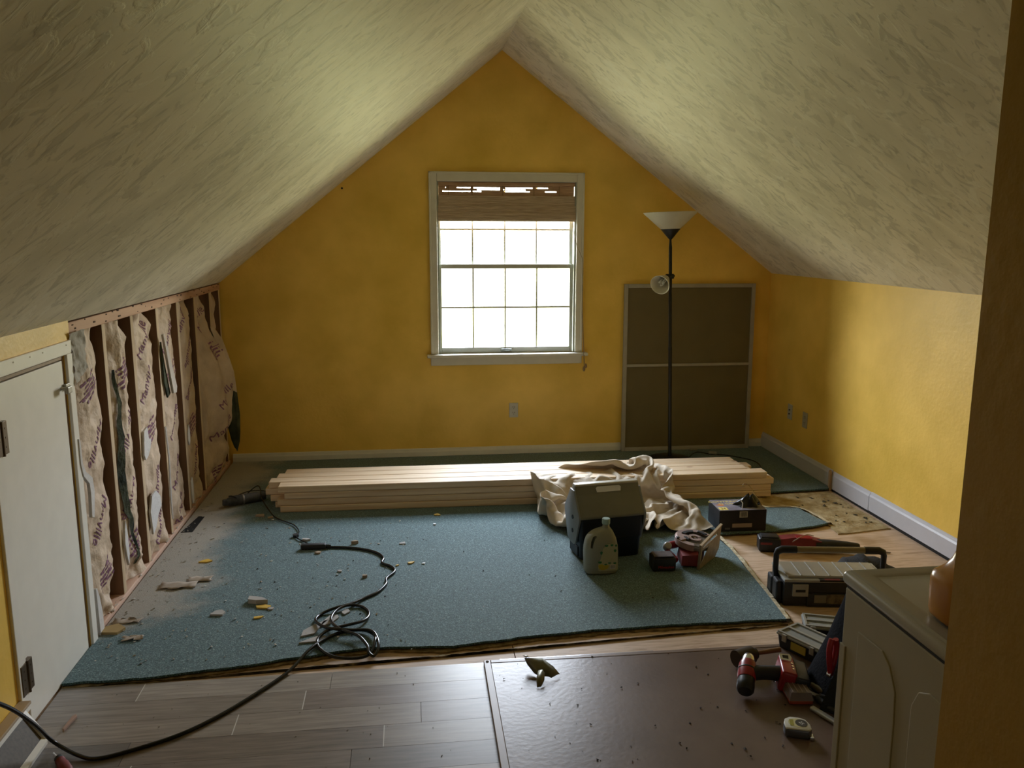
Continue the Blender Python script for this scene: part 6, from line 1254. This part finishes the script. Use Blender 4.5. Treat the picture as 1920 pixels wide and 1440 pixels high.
b = MB(); b.tube(spline([(.0, 0, -.03), (.014, 0, .03), (.018, 0, .065), (.012, 0, .095)], 6), [.010]*19, n=10); b.build('handle', M_red, pr, smooth=50)
b = MB(); b.cyl((0, -.008, -.03), (0, .008, -.03), .012, n=14); b.build('pivot', M_steel, pr)
# tools lying under the bag's front
def hand_tool(name, label, cat, loc, rz, fn): 
    e_ = empty(name, loc, R(rz), label, cat); fn(e_); return e_
def knife(e_):
    b = MB(); b.box(-.055, -.010, 0, .055, .010, .013, bev=.004); b.build('handle', mat('grey_knife_metal', (.40, .40, .38), .35, metal=.6), e_)
    b = MB(); b.prism([(.055, -.006), (.085, -.006), (.076, .006), (.055, .006)], .005, .0065); b.build('blade', M_steel, e_)
hand_tool('utility_knife', 'slim grey metal utility knife beside the appliance near the tape measure', 'knife', (1.352, 2.372, .0213), -68, knife)
def snips(e_):
    b = MB(); b.tube(spline([(-.10, -.02, .014), (-.04, -.022, .014), (.02, -.006, .014)], 6), .011, n=10); b.build('handle', M_rub, e_, smooth=50)
    b = MB(); b.tube(spline([(-.10, .026, .014), (-.04, .024, .014), (.02, .006, .014)], 6), .011, n=10); b.build('handle', M_rub, e_, smooth=50)
    b = MB(); b.loft([[(.01, -.012, .008), (.01, .012, .008), (.01, .012, .020), (.01, -.012, .020)], [(.07, -.006, .010), (.07, .006, .010), (.07, .006, .016), (.07, -.006, .016)]]); b.build('jaw', mat('dark_steel_jaw', (.22, .21, .20), .35, metal=.8), e_)
hand_tool('pliers', 'black-handled pliers lying on the hardboard under the tool bag', 'pliers', (1.388, 2.452, .0213), 118, snips)
def chis(e_):
    b = MB(); b.cyl((-.08, 0, .015), (.0, 0, .015), .0135, .011, n=14); b.build('handle', mat('smoky_amber_handle', (.16, .12, .06), .25), e_, smooth=40)
    b = MB(); b.cyl((0, 0, .015), (.11, 0, .012), .0035, n=10); b.build('shaft', M_steel, e_, smooth=40)
hand_tool('screwdriver', 'screwdriver with a smoky amber handle beside the drill battery', 'screwdriver', (1.392, 2.545, .0213), 112, chis)

# ------------------------------------------------------------------ drill on the hardboard
dl_ = empty('cordless_drill', (1.22, 2.56, .0215), 0, 'red and black cordless drill lying on the hardboard with its battery and belt clip', 'drill')
def D(x, y, z): return (x-1.22, y-2.56, z-.0215)
A = Vector(D(1.135, 2.515, .053)); B = Vector(D(1.200, 2.645, .112)); ax_ = (B-A).normalized()
q = ax_.to_track_quat('Z', 'Y').to_matrix().to_4x4(); DM = Matrix.Translation(A) @ q
b = MB(); b.lathe([(0, -.008), (.024, -.008), (.030, 0), (.031, .02), (.029, .045), (.0, .045)], n=28); b.build('rear_cap', M_blkp, dl_, smooth=40, M=DM)
b = MB(); b.lathe([(0, .044), (.0305, .044), (.032, .06), (.031, .105), (.027, .118), (0, .118)], n=28); b.build('motor_housing', M_red, dl_, smooth=40, M=DM)
b = MB(); b.lathe([(0, .116), (.024, .116), (.023, .135), (.017, .150), (.008, .158), (0, .158)], n=24); b.build('chuck', M_steel, dl_, smooth=40, M=DM)
b = MB(); b.lathe([(.0312, .078), (.0326, .080), (.0326, .084), (.0312, .086)], n=28, cap=False); b.build('band', M_blkp, dl_, smooth=40, M=DM)
b = MB(); mid = A.lerp(B, .45); E_ = Vector(D(1.300, 2.585, .062))
b.tube(spline([mid, mid.lerp(E_, .35)+Vector((0, 0, .004)), mid.lerp(E_, .7)+Vector((0, 0, .004)), E_], 8), [.029-.004*sin(pi*k/24) for k in range(25)], n=14); b.build('handle_grip', M_rub, dl_, smooth=60)
BM = T(*D(1.328, 2.588, .050)) @ RZ(-18) @ RY(12)
b = MB(); b.box(-.040, -.066, -.034, .014, .066, .044, bev=.009, seg=3); b.build('battery_foot', M_red, dl_, smooth=40, M=BM)
b = MB(); b.box(.008, -.070, -.036, .060, .068, .038, bev=.008, seg=3); bt_ = b.build('battery', M_blkp, dl_, smooth=40, M=BM)
text_mesh('battery_lettering', 'Milwaukee', .015, M_redt, dl_, BM @ T(.030, -.0705, .004) @ RX(90), depth=.0002)
CM = BM @ T(-.02, .035, .050) @ RX(20) @ RZ(10)
b = MB(); b.prism([(-.022, -.014), (.016, -.016), (.022, 0), (.016, .016), (-.022, .012)], 0, .003, bev=.0008, seg=1); cl_ = b.build('belt_clip', M_steel, dl_); cl_.matrix_local = CM
b = MB(); b.prism([(-.012, -.006), (.008, -.008), (.010, .008), (-.012, .006)], .003, .0036); b.build('clip_window', M_rub, cl_)
for k in range(3):
    b = MB(); b.cyl((.0, -.03+.02*k, .043), (.0, -.03+.02*k, .047), .004, n=10); b.build('screw', M_steel, dl_, M=BM)
# impact driver behind it
imp = empty('impact_driver', (1.235, 2.735, .0215), R(20), 'small brown-black driver with an amber handle lying behind the red drill', 'driver')
b = MB(); b.cyl((-.055, 0, .035), (.02, 0, .035), .032, n=22); b.build('housing', mat('brown_black_housing', (.045, .028, .015), .4), imp, smooth=40)
b = MB(); b.lathe([(0, 0), (.026, 0), (.022, .018), (.012, .024), (0, .024)], n=20, M=T(.02, 0, .035) @ RY(90)); b.build('nose', M_rub, imp, smooth=40)
b = MB(); b.cyl((.035, 0, .035), (.13, -.035, .045), .008, .010, n=12); b.build('bit_holder', mat('amber_shaft', (.22, .12, .05), .35), imp, smooth=40)

# ------------------------------------------------------------------ clear red-bottomed box
e_ = empty('bit_case', (1.318, 2.50, .0215), R(-8), 'small clear plastic case with an orange-red base beside the drill battery', 'case')
b = MB(); b.box(-.040, -.048, 0, .040, .048, .014, bev=.003); b.build('base', mat('orange_red_plastic', (.34, .06, .03), .4), e_)
b = MB(); b.loft([[(-.041, -.049, .014), (.041, -.049, .014), (.041, .049, .014), (-.041, .049, .014)], [(-.034, -.040, .040), (.034, -.040, .040), (.034, .044, .040), (-.034, .044, .040)]]); b.build('clear_lid', mat('cloudy_clear', (.22, .17, .15), .3, alpha=.7), e_)
for k in range(4):
    b = MB(); b.box(-.028+k*.016, -.036, .039, -.025+k*.016, .036, .0415); b.build('lid_rib', mat('cloudy_rib', (.3, .24, .22), .35), e_)

# ------------------------------------------------------------------ tape measure
tm = empty('tape_measure', (1.218, 2.298, .0215), R(-18), 'cream and black tape measure lying flat on the hardboard by the appliance', 'tape measure')
tp2 = [(-.038, -.030), (.034, -.032), (.044, -.022), (.042, .004), (.030, .030), (.010, .038), (-.018, .038), (-.036, .024), (-.042, .0)]
b = MB(); b.prism(tp2, 0, .030, bev=.006, seg=3); b.build('case_body', mat('dark_chrome_case', (.10, .10, .11), .3, metal=.5), tm, smooth=45)
b = MB(); b.prism([(x*.97, y*.97) for x, y in tp2], .0285, .034, bev=.002); tp3 = b.build('top_cover', mat('cream_case_cover', (.62, .60, .50), .35), tm, smooth=45)
b = MB(); b.prism([(.003+.030*cos(a), .004+.024*sin(a)) for a in [2*pi*k/36 for k in range(36)]], .034, .0346); l2 = b.build('round_label', mat('pale_yellow_label', (.58, .54, .28), .4), tp3)
b = MB(); b.prism([(.014+.019*cos(a), .004+.021*sin(a)) for a in [2*pi*k/36 for k in range(36)]], .0346, .0350); b.build('black_disc', mat('charcoal_disc', (.05, .045, .04), .4), l2)
b = MB(); b.box(-.022, -.014, .0346, -.010, .020, .0350); b.build('yellow_bar', mat('olive_yellow_bar', (.34, .30, .05), .4), l2)
text_mesh('lettering', '25', .018, M_whitet, l2, T(.014, .004, .0351) @ RZ(-60), depth=.0002)
b = MB(); b.box(.036, -.034, .0, .050, -.012, .012, bev=.002); b.build('blade_hook', M_steel, tm)

# ------------------------------------------------------------------ white appliance
M_app = mat('off_white_enamel', (.40, .39, .325), .28, var=.02)
M_app2 = mat('off_white_side_panel', (.40, .385, .31), .42, var=.02, bump=.03, bscale=500)
wa = empty('washing_machine', (1.22, 1.20, 0), 0, 'off-white washing machine close to the camera on the right', 'washing machine')
WM = T(-1.22, -1.20, 0)
def wpart(b, name, m, par=None, **k):
    o = b.build(name, m, par or wa, **k)
    if par is None: o.matrix_local = WM
    return o
b = MB(); b.box(.892, .88, .02, 1.56, 1.520, .884, bev=.004); cabinet = wpart(b, 'cabinet', M_app2)
b = MB(); b.box(.886, .872, .889, 1.566, 1.531, .918, bev=.012, seg=4)
rim = [(.886, .872), (1.566, .872), (1.566, 1.531), (.886, 1.531)]
wpart(b, 'top_panel', M_app, smooth=40)
b = MB()
def ringf(a, z): return [(.886+a, .872+a, z), (1.566-a, .872+a, z), (1.566-a, 1.531-a, z), (.886+a, 1.531-a, z)]
b.loft([ringf(.010, .9165), ringf(.016, .921), ringf(.042, .921), ringf(.052, .9172), ringf(.052, .9160)], cap=False); wpart(b, 'raised_top_rim', M_app, smooth=30)
b = MB(); b.box(1.02, .93, .916, 1.50, 1.40, .925, bev=.006, seg=3); wpart(b, 'lid', M_app, smooth=40)
b = MB(); b.box(.894, .884, .880, 1.558, 1.518, .892); wpart(b, 'shadow_gap', M_rub)
b = MB(); b.prism([(1.458, .06), (1.458, .815), (1.372, .818), (1.345, .800), (1.322, .76), (1.318, .70), (1.318, .06)], .8895, .8935, 'x', bev=.0018, seg=2); wpart(b, 'embossed_panel', M_app2)
b = MB(); b.prism([(1.272, .06), (1.272, .765), (1.255, .800), (1.225, .815), (1.0, .815), (.97, .80), (.95, .76), (.95, .06)], .8895, .8935, 'x', bev=.0018, seg=2); wpart(b, 'embossed_panel', M_app2)
b = MB(); b.box(.8885, 1.500, .03, .893, 1.5205, .760, bev=.0015); wpart(b, 'corner_flange', M_app2)
for x in (.93, 1.52):
    for y in (.92, 1.48):
        b = MB(); b.cyl((x, y, 0), (x, y, .022), .02, n=14); wpart(b, 'foot', M_rub)
# detergent bottle
M_org = mat('orange_plastic_bottle', (.52, .25, .055), .25, var=.05)
db = empty('detergent_bottle', (1.014, 1.275, .921), R(-3), 'glossy orange plastic detergent bottle standing on the washing machine', 'bottle')
b = MB(); rg = []
for z, xa, w, d in ((0, -.078, .150, .050), (.005, -.084, .162, .056), (.012, -.086, .166, .058), (.070, -.087, .172, .060), (.081, -.084, .168, .058), (.087, -.074, .155, .054), (.094, -.064, .14, .050), (.108, -.054, .125, .044), (.128, -.047, .11, .038), (.155, -.041, .092, .034), (.19, -.034, .076, .030), (.215, -.018, .05, .024)):
    cx = xa+w/2
    rg.append([(cx+w/2*math.copysign(abs(cos(a))**.6, cos(a)), d*math.copysign(abs(sin(a))**.6, sin(a)), z) for a in [2*pi*k/36 for k in range(36)]])
b.loft(rg); b.build('bottle_body', M_org, db, smooth=60)
b = MB(); b.lathe([(0, .213), (.024, .213), (.024, .245), (.02, .25), (0, .25)], n=24, M=T(.007, 0, 0)); b.build('cap', M_org, db, smooth=40)
# ------------------------------------------------------------------ extension cord on the floor
M_cord = mat('glossy_black_cord', (.012, .012, .013), .25, var=.1)
zc, zl = .0277, .0140
pts = [(-1.23, 1.80, .50), (-1.15, 2.05, .47), (-1.13, 2.244, .331), (-1.13, 2.408, .172), (-1.12, 2.505, .045), (-1.03, 2.462, zl+.004), (-.969, 2.448, zl), (-.877, 2.48, zl), (-.762, 2.54, zl), (-.667, 2.623, zl), (-.567, 2.745, zl), (-.46, 2.90, .016),
       (-.40, 3.02, zc+.006), (-.345, 3.12, zc), (-.28, 3.17, zc), (-.20, 3.165, zc+.004), (-.155, 3.11, zc+.008), (-.150, 3.05, zc+.012), (-.165, 2.99, .022), (-.215, 2.97, .016), (-.30, 2.985, .018), (-.36, 3.04, zc), (-.375, 3.11, zc+.004), (-.34, 3.17, zc+.010),
       (-.27, 3.20, zc+.012), (-.20, 3.25, zc+.006), (-.185, 3.33, zc), (-.22, 3.395, zc), (-.28, 3.40, zc+.006), (-.325, 3.34, zc+.010), (-.335, 3.25, zc+.012), (-.29, 3.16, zc+.016), (-.22, 3.10, zc+.016), (-.18, 3.03, .036), (-.17, 2.985, .026), (-.15, 2.975, .020), (-.135, 3.03, zc+.008), (-.165, 3.13, zc+.016),
       (-.25, 3.145, zc+.018), (-.345, 3.18, zc+.016), (-.40, 3.27, zc+.006), (-.385, 3.34, zc), (-.33, 3.375, zc+.008), (-.27, 3.41, zc+.006), (-.21, 3.48, zc), (-.155, 3.535, zc), (-.12, 3.62, zc), (-.12, 3.68, zc), (-.083, 3.76, zc), (-.10, 3.82, zc), (-.145, 3.87, zc), (-.14, 3.93, zc), (-.17, 4.00, zc), (-.24, 4.06, zc), (-.34, 4.10, zc), (-.44, 4.115, zc)]
b = MB(); b.tube(spline(pts, 8), .0062, n=10)
ec = tag(b.build('extension_cord', M_cord, smooth=80), 'thick glossy black extension cord snaking and looping across the floor', 'cord')
b = MB(); b.box(-.065, -.017, -.012, .060, .017, .014, bev=.007, seg=3); b.cyl((.05, 0, 0), (.085, 0, 0), .010, .006, n=12)
so_ = b.build('cord_socket', M_rub, ec, smooth=45, loc=(-.495, 4.115, .0345), rot=(0, 0, R(-1)))
b = MB(); b.box(-.067, -.010, -.007, -.0645, .010, .009, bev=.001); b.build('socket_face', M_mag, so_)
# corded tool by the wall
tl = empty('oscillating_tool', (-.985, 4.90, .052), R(27), 'dusty dark corded power tool lying against the left end of the lumber', 'power tool')
M_dust = mat('dusty_charcoal', (.035, .036, .04), .65, col2=(.11, .11, .11), scale=18)
b = MB(); b.lathe([(0, -.10), (.018, -.10), (.026, -.085), (.030, -.05), (.030, .02), (.029, .10), (.024, .125), (0, .125)], n=24, M=RY(90)); b.build('body', M_dust, tl, smooth=40)
b = MB(); b.lathe([(.0305, -.012), (.032, -.010), (.032, -.004), (.0305, -.002)], n=24, M=RY(90), cap=False); b.build('band', M_mag, tl, smooth=40)
b = MB(); b.box(-.125, -.014, -.022, -.085, .014, .016, bev=.006); b.build('gear_head', M_dust, tl)
for k in range(6):
    b = MB(); a = k*.7-1.2; b.box(-.085+.006*k, -.004, .024, -.079+.006*k, .004, .034, bev=.001); b.build('vent_fin', M_rub, tl, M=RX(R(0)+a*20))
b = MB(); b.prism([(-.15, -.02), (-.105, -.02), (-.105, .02), (-.145, .022)], -.031, -.0295); b.build('blade', M_mag, tl)
b = MB(); b.tube(spline([(-.87, 4.96, .05), (-.90, 5.10, .035), (-1.0, 5.12, .03), (-1.06, 5.02, .028), (-1.02, 4.97, .03), (-.92, 5.00, .10), (-.875, 4.86, .06), (-.83, 4.78, .028), (-.775, 4.64, zc), (-.72, 4.56, zc), (-.64, 4.47, zc), (-.60, 4.36, zc), (-.605, 4.28, zc), (-.55, 4.20, zc), (-.50, 4.135, zc), (-.47, 4.12, .03)], 8), .0032, n=8)
tag(b.build('power_cord', M_cord, smooth=80), 'thin black cord from the power tool to the extension cord socket', 'cord')
b = MB(); b.hull([(-.61+.016*cos(a), 4.30+.02*sin(a), z) for a in (0, 1, 2, 3, 4, 5) for z in (.022, .036)]); tag(b.build('cord_tie', M_rub), 'small black tie around the thin power tool cord', 'cord tie')

# ------------------------------------------------------------------ register grille at the near left wall
vg = empty('baseboard_register', (-1.25, 2.47, 0.0), 0, 'white-framed baseboard heating register with a brown grille in the near left corner', 'register')
b = MB()
for (y0, y1) in ((2.02, 2.042), (2.555, 2.577)):
    b.prism([(-1.252, .006), (-1.165, .008), (-1.160, .020), (-1.225, .118), (-1.252, .122)], y0, y1, 'y', bev=.001, seg=1)
b.prism([(-1.235, .108), (-1.218, .108), (-1.222, .122), (-1.252, .126), (-1.252, .112)], 2.042, 2.555, 'y'); b.prism([(-1.185, .006), (-1.160, .008), (-1.158, .022), (-1.175, .030)], 2.042, 2.555, 'y')
o = b.build('frame', M_white, vg); o.matrix_local = T(1.25, -2.47, 0)
b = MB(); b.prism([(-1.178, .020), (-1.172, .022), (-1.228, .112), (-1.234, .110)], 2.04, 2.556, 'y'); o = b.build('grille', mat('brown_grille', (.085, .065, .040), .6, var=.2, scale=90), vg); o.matrix_local = T(1.25, -2.47, 0)
b = MB(); b.box(-1.252, 1.0, .126, -1.215, 2.60, .136, bev=.002); struct('trim_3', b, mat('tan_wood_cap', (.45, .34, .22), .5))
# screwdriver
e_ = empty('screwdriver', (-1.07, 2.43, .022), R(127), 'stubby red and black screwdriver on the laminate near the register', 'screwdriver')
b = MB(); b.lathe([(0, -.085), (.012, -.083), (.017, -.06), (.017, -.02), (.013, 0), (.015, .008), (0, .012)], n=12, M=RY(90)); b.build('handle', M_redd, e_, smooth=40)
b = MB(); b.lathe([(0, .008), (.014, .008), (.013, .025), (.006, .03), (0, .03)], n=12, M=RY(90)); b.build('collar', M_rub, e_, smooth=40)
b = MB(); b.cyl((.03, 0, 0), (.075, 0, -.008), .0035, n=10); b.build('shaft', M_steel, e_, smooth=40)
b = MB(); b.prism([(-.045, -.004), (.035, -.007), (.045, .002), (.03, .008), (-.04, .004)], 0, .009, bev=.001, seg=1)
tag(b.build('wood_chip', mat('pinkish_wood_chip', (.42, .28, .22), .8), loc=(-1.133, 2.662, .0078), rot=(0, 0, R(84))), 'pinkish wood sliver on the laminate beside the access door', 'wood chip')

# torn sheet metal scrap on the hardboard
M_foil = mat('bent_olive_foil', (.16, .15, .10), .42, metal=.5, var=.2, scale=20)
ms_ = empty('metal_scrap', (.45, 2.73, .0215), 0, 'torn and curled piece of dull sheet metal standing on the hardboard', 'scrap')
def sheet(rows, name, par, m=M_foil, t=.0012):
    b = MB(); b.loft(rows, cap=False, closed=False); o = b.build(name, m, par, smooth=70); md = o.modifiers.new('t', 'SOLIDIFY'); md.thickness = t; return o
sheet([[(-.045, .085, .038), (-.035, .075, .016), (-.015, .030, .003)], [(-.025, .080, .040), (-.010, .060, .022), (.0, .010, .004)], [(.02, .065, .042), (.025, .045, .030), (.015, -.005, .010)], [(.055, .035, .024), (.050, .020, .018), (.030, -.005, .008)], [(.075, .010, .006), (.065, .002, .010), (.040, -.012, .006)]], 'curled_sheet', ms_)
sheet([[(-.005, .005, .030), (.010, .0, .034), (.018, -.004, .022)], [(-.018, -.030, .016), (-.004, -.028, .018), (.012, -.030, .010)], [(-.020, -.060, .002), (-.010, -.062, .004), (-.004, -.058, .002)]], 'bent_tab', ms_)
sheet([[(-.050, .090, .044), (-.040, .088, .046)], [(-.040, .070, .046), (-.030, .072, .050)]], 'folded_tip', ms_, M_mag)

# ------------------------------------------------------------------ debris
M_yelchip = mat('yellow_painted_chip', (.70, .45, .07), .6, var=.1)
M_grey = mat('grey_chip', (.42, .40, .38), .8)
M_brn = mat('brown_paper_chip', (.38, .28, .19), .8)
rd = random.Random(21)
def chip(name, x, y, s, m, label, cat, z=.0212, h=.008, k=5, asp=1.0, rot=0.0, group=None):
    b = MB(); pts = []
    for i in range(k):
        a = 2*pi*i/k+rd.uniform(-.3, .3); r = s*rd.uniform(.45, 1.15); u, v = r*cos(a)*asp, r*sin(a)/asp
        pts.append((x+u*cos(rot)-v*sin(rot), y+u*sin(rot)+v*cos(rot)))
    b.prism(pts, z, z+h); o = b.build(name, m); return tag(o, label, cat, group)
C = [('plaster_chunk', -.672, 3.50, .044, M_grey, 'largest lumpy grey plaster chunk in the middle left of the carpet', 'plaster chunk', .020),
     ('plaster_flake', -.815, 3.415, .042, M_grey, 'broken white plaster flakes left of the largest chunk', 'plaster flake', .008),
     ('plaster_flake', -.61, 3.43, .018, M_grey, 'small white triangular flake touching the yellow paint flake', 'plaster flake', .006),
     ('paint_chip', -.645, 3.455, .038, M_yelchip, 'yellow painted flake directly in front of the largest plaster chunk', 'paint chip', .006),
     ('paint_chip', -.641, 3.352, .018, M_yelchip, 'small yellow paint chip nearer the camera than the largest plaster chunk', 'paint chip', .005),
     ('paint_chip', -1.0, 4.01, .032, M_yelchip, 'yellow triangular paint chip near the dusty left strip of carpet', 'paint chip', .006),
     ('paint_chip', -1.215, 3.30, .075, mat('ochre_board_piece', (.42, .29, .12), .8), 'ochre broken board piece at the foot of the first stud', 'paint chip', .010),
     ('wood_chip', -.047, 4.135, .020, M_grey, 'pale sliver right of the extension cord, farthest along it', 'wood chip', .005),
     ('plaster_flake', -.294, 4.162, .014, M_brn, 'small brown flake standing behind the cord socket', 'plaster flake', .016),
     ('plaster_flake', -.007, 3.865, .022, M_yelchip, 'pale yellow flake right of the bend in the extension cord', 'plaster flake', .006),
     ('plaster_flake', .055, 3.85, .010, M_whitet, 'tiny white flake rightmost beside the cord bend', 'plaster flake', .005),
     ('plaster_flake', -.072, 3.84, .010, M_yelchip, 'tiny yellowish flake just outside the cord bend', 'plaster flake', .005),
     ('plaster_flake', .149, 4.56, .020, M_yelchip, 'yellow flake just in front of the lumber stack', 'plaster flake', .006),
     ('plaster_flake', .128, 4.40, .012, M_whitet, 'white crumb in front of the yellow flake by the lumber', 'plaster flake', .006),
     ('plaster_flake', -.848, 4.66, .028, M_brn, 'tan flake on the carpet near the left end of the lumber', 'plaster flake', .010),
     ('plaster_flake', -.79, 4.62, .016, M_brn, 'smaller tan flake between the thin cord and the tan flake', 'plaster flake', .008),
     ('plaster_flake', -.55, 4.24, .018, M_grey, 'grey crumb beside the thin tool cord', 'plaster flake', .010),
     ('plaster_flake', -.47, 4.05, .016, M_brn, 'tan crumb in front of the cord socket', 'plaster flake', .008),
     ('plaster_flake', -.34, 3.80, .014, M_grey, 'pale crumb alone in the middle of the carpet inside the cord curve', 'plaster flake', .007),
     ('plaster_flake', -.22, 3.72, .014, M_brn, 'brownish crumb inside the cord curve nearer the bend', 'plaster flake', .012)]
for nm, x, y, s, m, lb, ct, h in C:
    chip(nm, x, y, s, m, lb, ct, h=h, asp=1.25, rot=rd.uniform(-.6, .6))
for (x, y, s, lb, rt, asp) in ((-.345, 3.285, .040, 'long bent cardboard-like plaster strip behind the cord loops', 1.0, 1.7), (-.40, 3.215, .048, 'folded grey plasterboard strip left of the cord loops', .95, 1.8), (-.385, 3.13, .042, 'grey plasterboard piece under the cord in front of the loops', .5, 1.5), (-.285, 3.36, .026, 'small grey plasterboard tab at the top of the strips', .9, 1.3)):
    chip('plasterboard_strip', x, y, s, M_grey, lb, 'plasterboard scrap', h=.006, k=6, asp=asp, rot=rt)
for (x, y, s, lb) in ((-1.06, 3.72, .075, 'largest torn brown paper scrap on the dusty carpet by the open studs'), (-.98, 3.78, .055, 'curled grey paper scrap right of the largest paper scrap'), (-1.17, 3.38, .05, 'torn brown paper curl beside the bottom plate near the first stud'), (-1.10, 3.22, .04, 'brown shred on the carpet right of the ochre board piece')):
    b = MB(); rows = []
    for i in range(7):
        rows.append([(x+s*(i/3-1)+.01*rd.uniform(-1, 1), y+s*.45*(j/2-1)+.01*rd.uniform(-1, 1), .0225+.014*abs(noise.noise(Vector((i*.8+x*9, j*.9, 1))))+.004*rd.random()) for j in range(5)])
    b.loft(rows, cap=False, closed=False); o = b.build('paper_scrap', mat('dusty_paper', (.40, .33, .26), .8), smooth=50); md = o.modifiers.new('t', 'SOLIDIFY'); md.thickness = .0015; tag(o, lb, 'paper scrap')
def crumbs(name, spots, m, label, cat, z):
    b = MB()
    for x, y, s in spots:
        b.hull([(x+rd.uniform(-s, s), y+rd.uniform(-s, s), z+rd.uniform(0, s*.9)) for _ in range(7)])
    o = b.build(name, m); tag(o, label, cat, kind='stuff')
sp_ = []
for _ in range(620):
    u = rd.random()**1.9; x = -1.22+1.25*u; y = rd.uniform(3.0, 4.6) if rd.random() < .8 else rd.uniform(4.4, 5.6)
    if y > 4.6 and x > -.9: continue
    sp_.append((x, y, rd.uniform(.0012, .0055) if rd.random() < .85 else rd.uniform(.005, .009)))
for _ in range(160): sp_.append((rd.uniform(-.9, 1.5), rd.uniform(3.08, 4.6), rd.uniform(.001, .003)))
crumbs('plaster_crumbs', sp_, mat('pale_crumbs', (.48, .46, .40), .85, var=.2), 'fine pale plaster crumbs scattered over the teal carpet', 'crumbs', .0212)
sp_ = [(rd.uniform(-.9, 1.5), rd.uniform(3.1, 4.6), rd.uniform(.002, .006)) for _ in range(70)]
crumbs('dark_crumbs', sp_, mat('dark_crumbs', (.03, .028, .022), .9), 'dark specks of debris scattered over the teal carpet', 'crumbs', .0212)
sp_ = [(rd.uniform(.3, 1.3), rd.uniform(2.2, 2.86), rd.uniform(.0015, .006)) for _ in range(60)]
crumbs('dark_crumbs', sp_, mat('dark_crumbs_board', (.03, .024, .018), .9), 'dark specks of debris on the brown hardboard', 'crumbs', .0205)
sp_ = [(rd.uniform(-1.1, .22), rd.uniform(2.3, 2.88), rd.uniform(.001, .004)) for _ in range(60)]
crumbs('floor_grit', sp_, mat('floor_grit', (.25, .22, .18), .9), 'fine grit scattered over the laminate planks', 'grit', .0073)
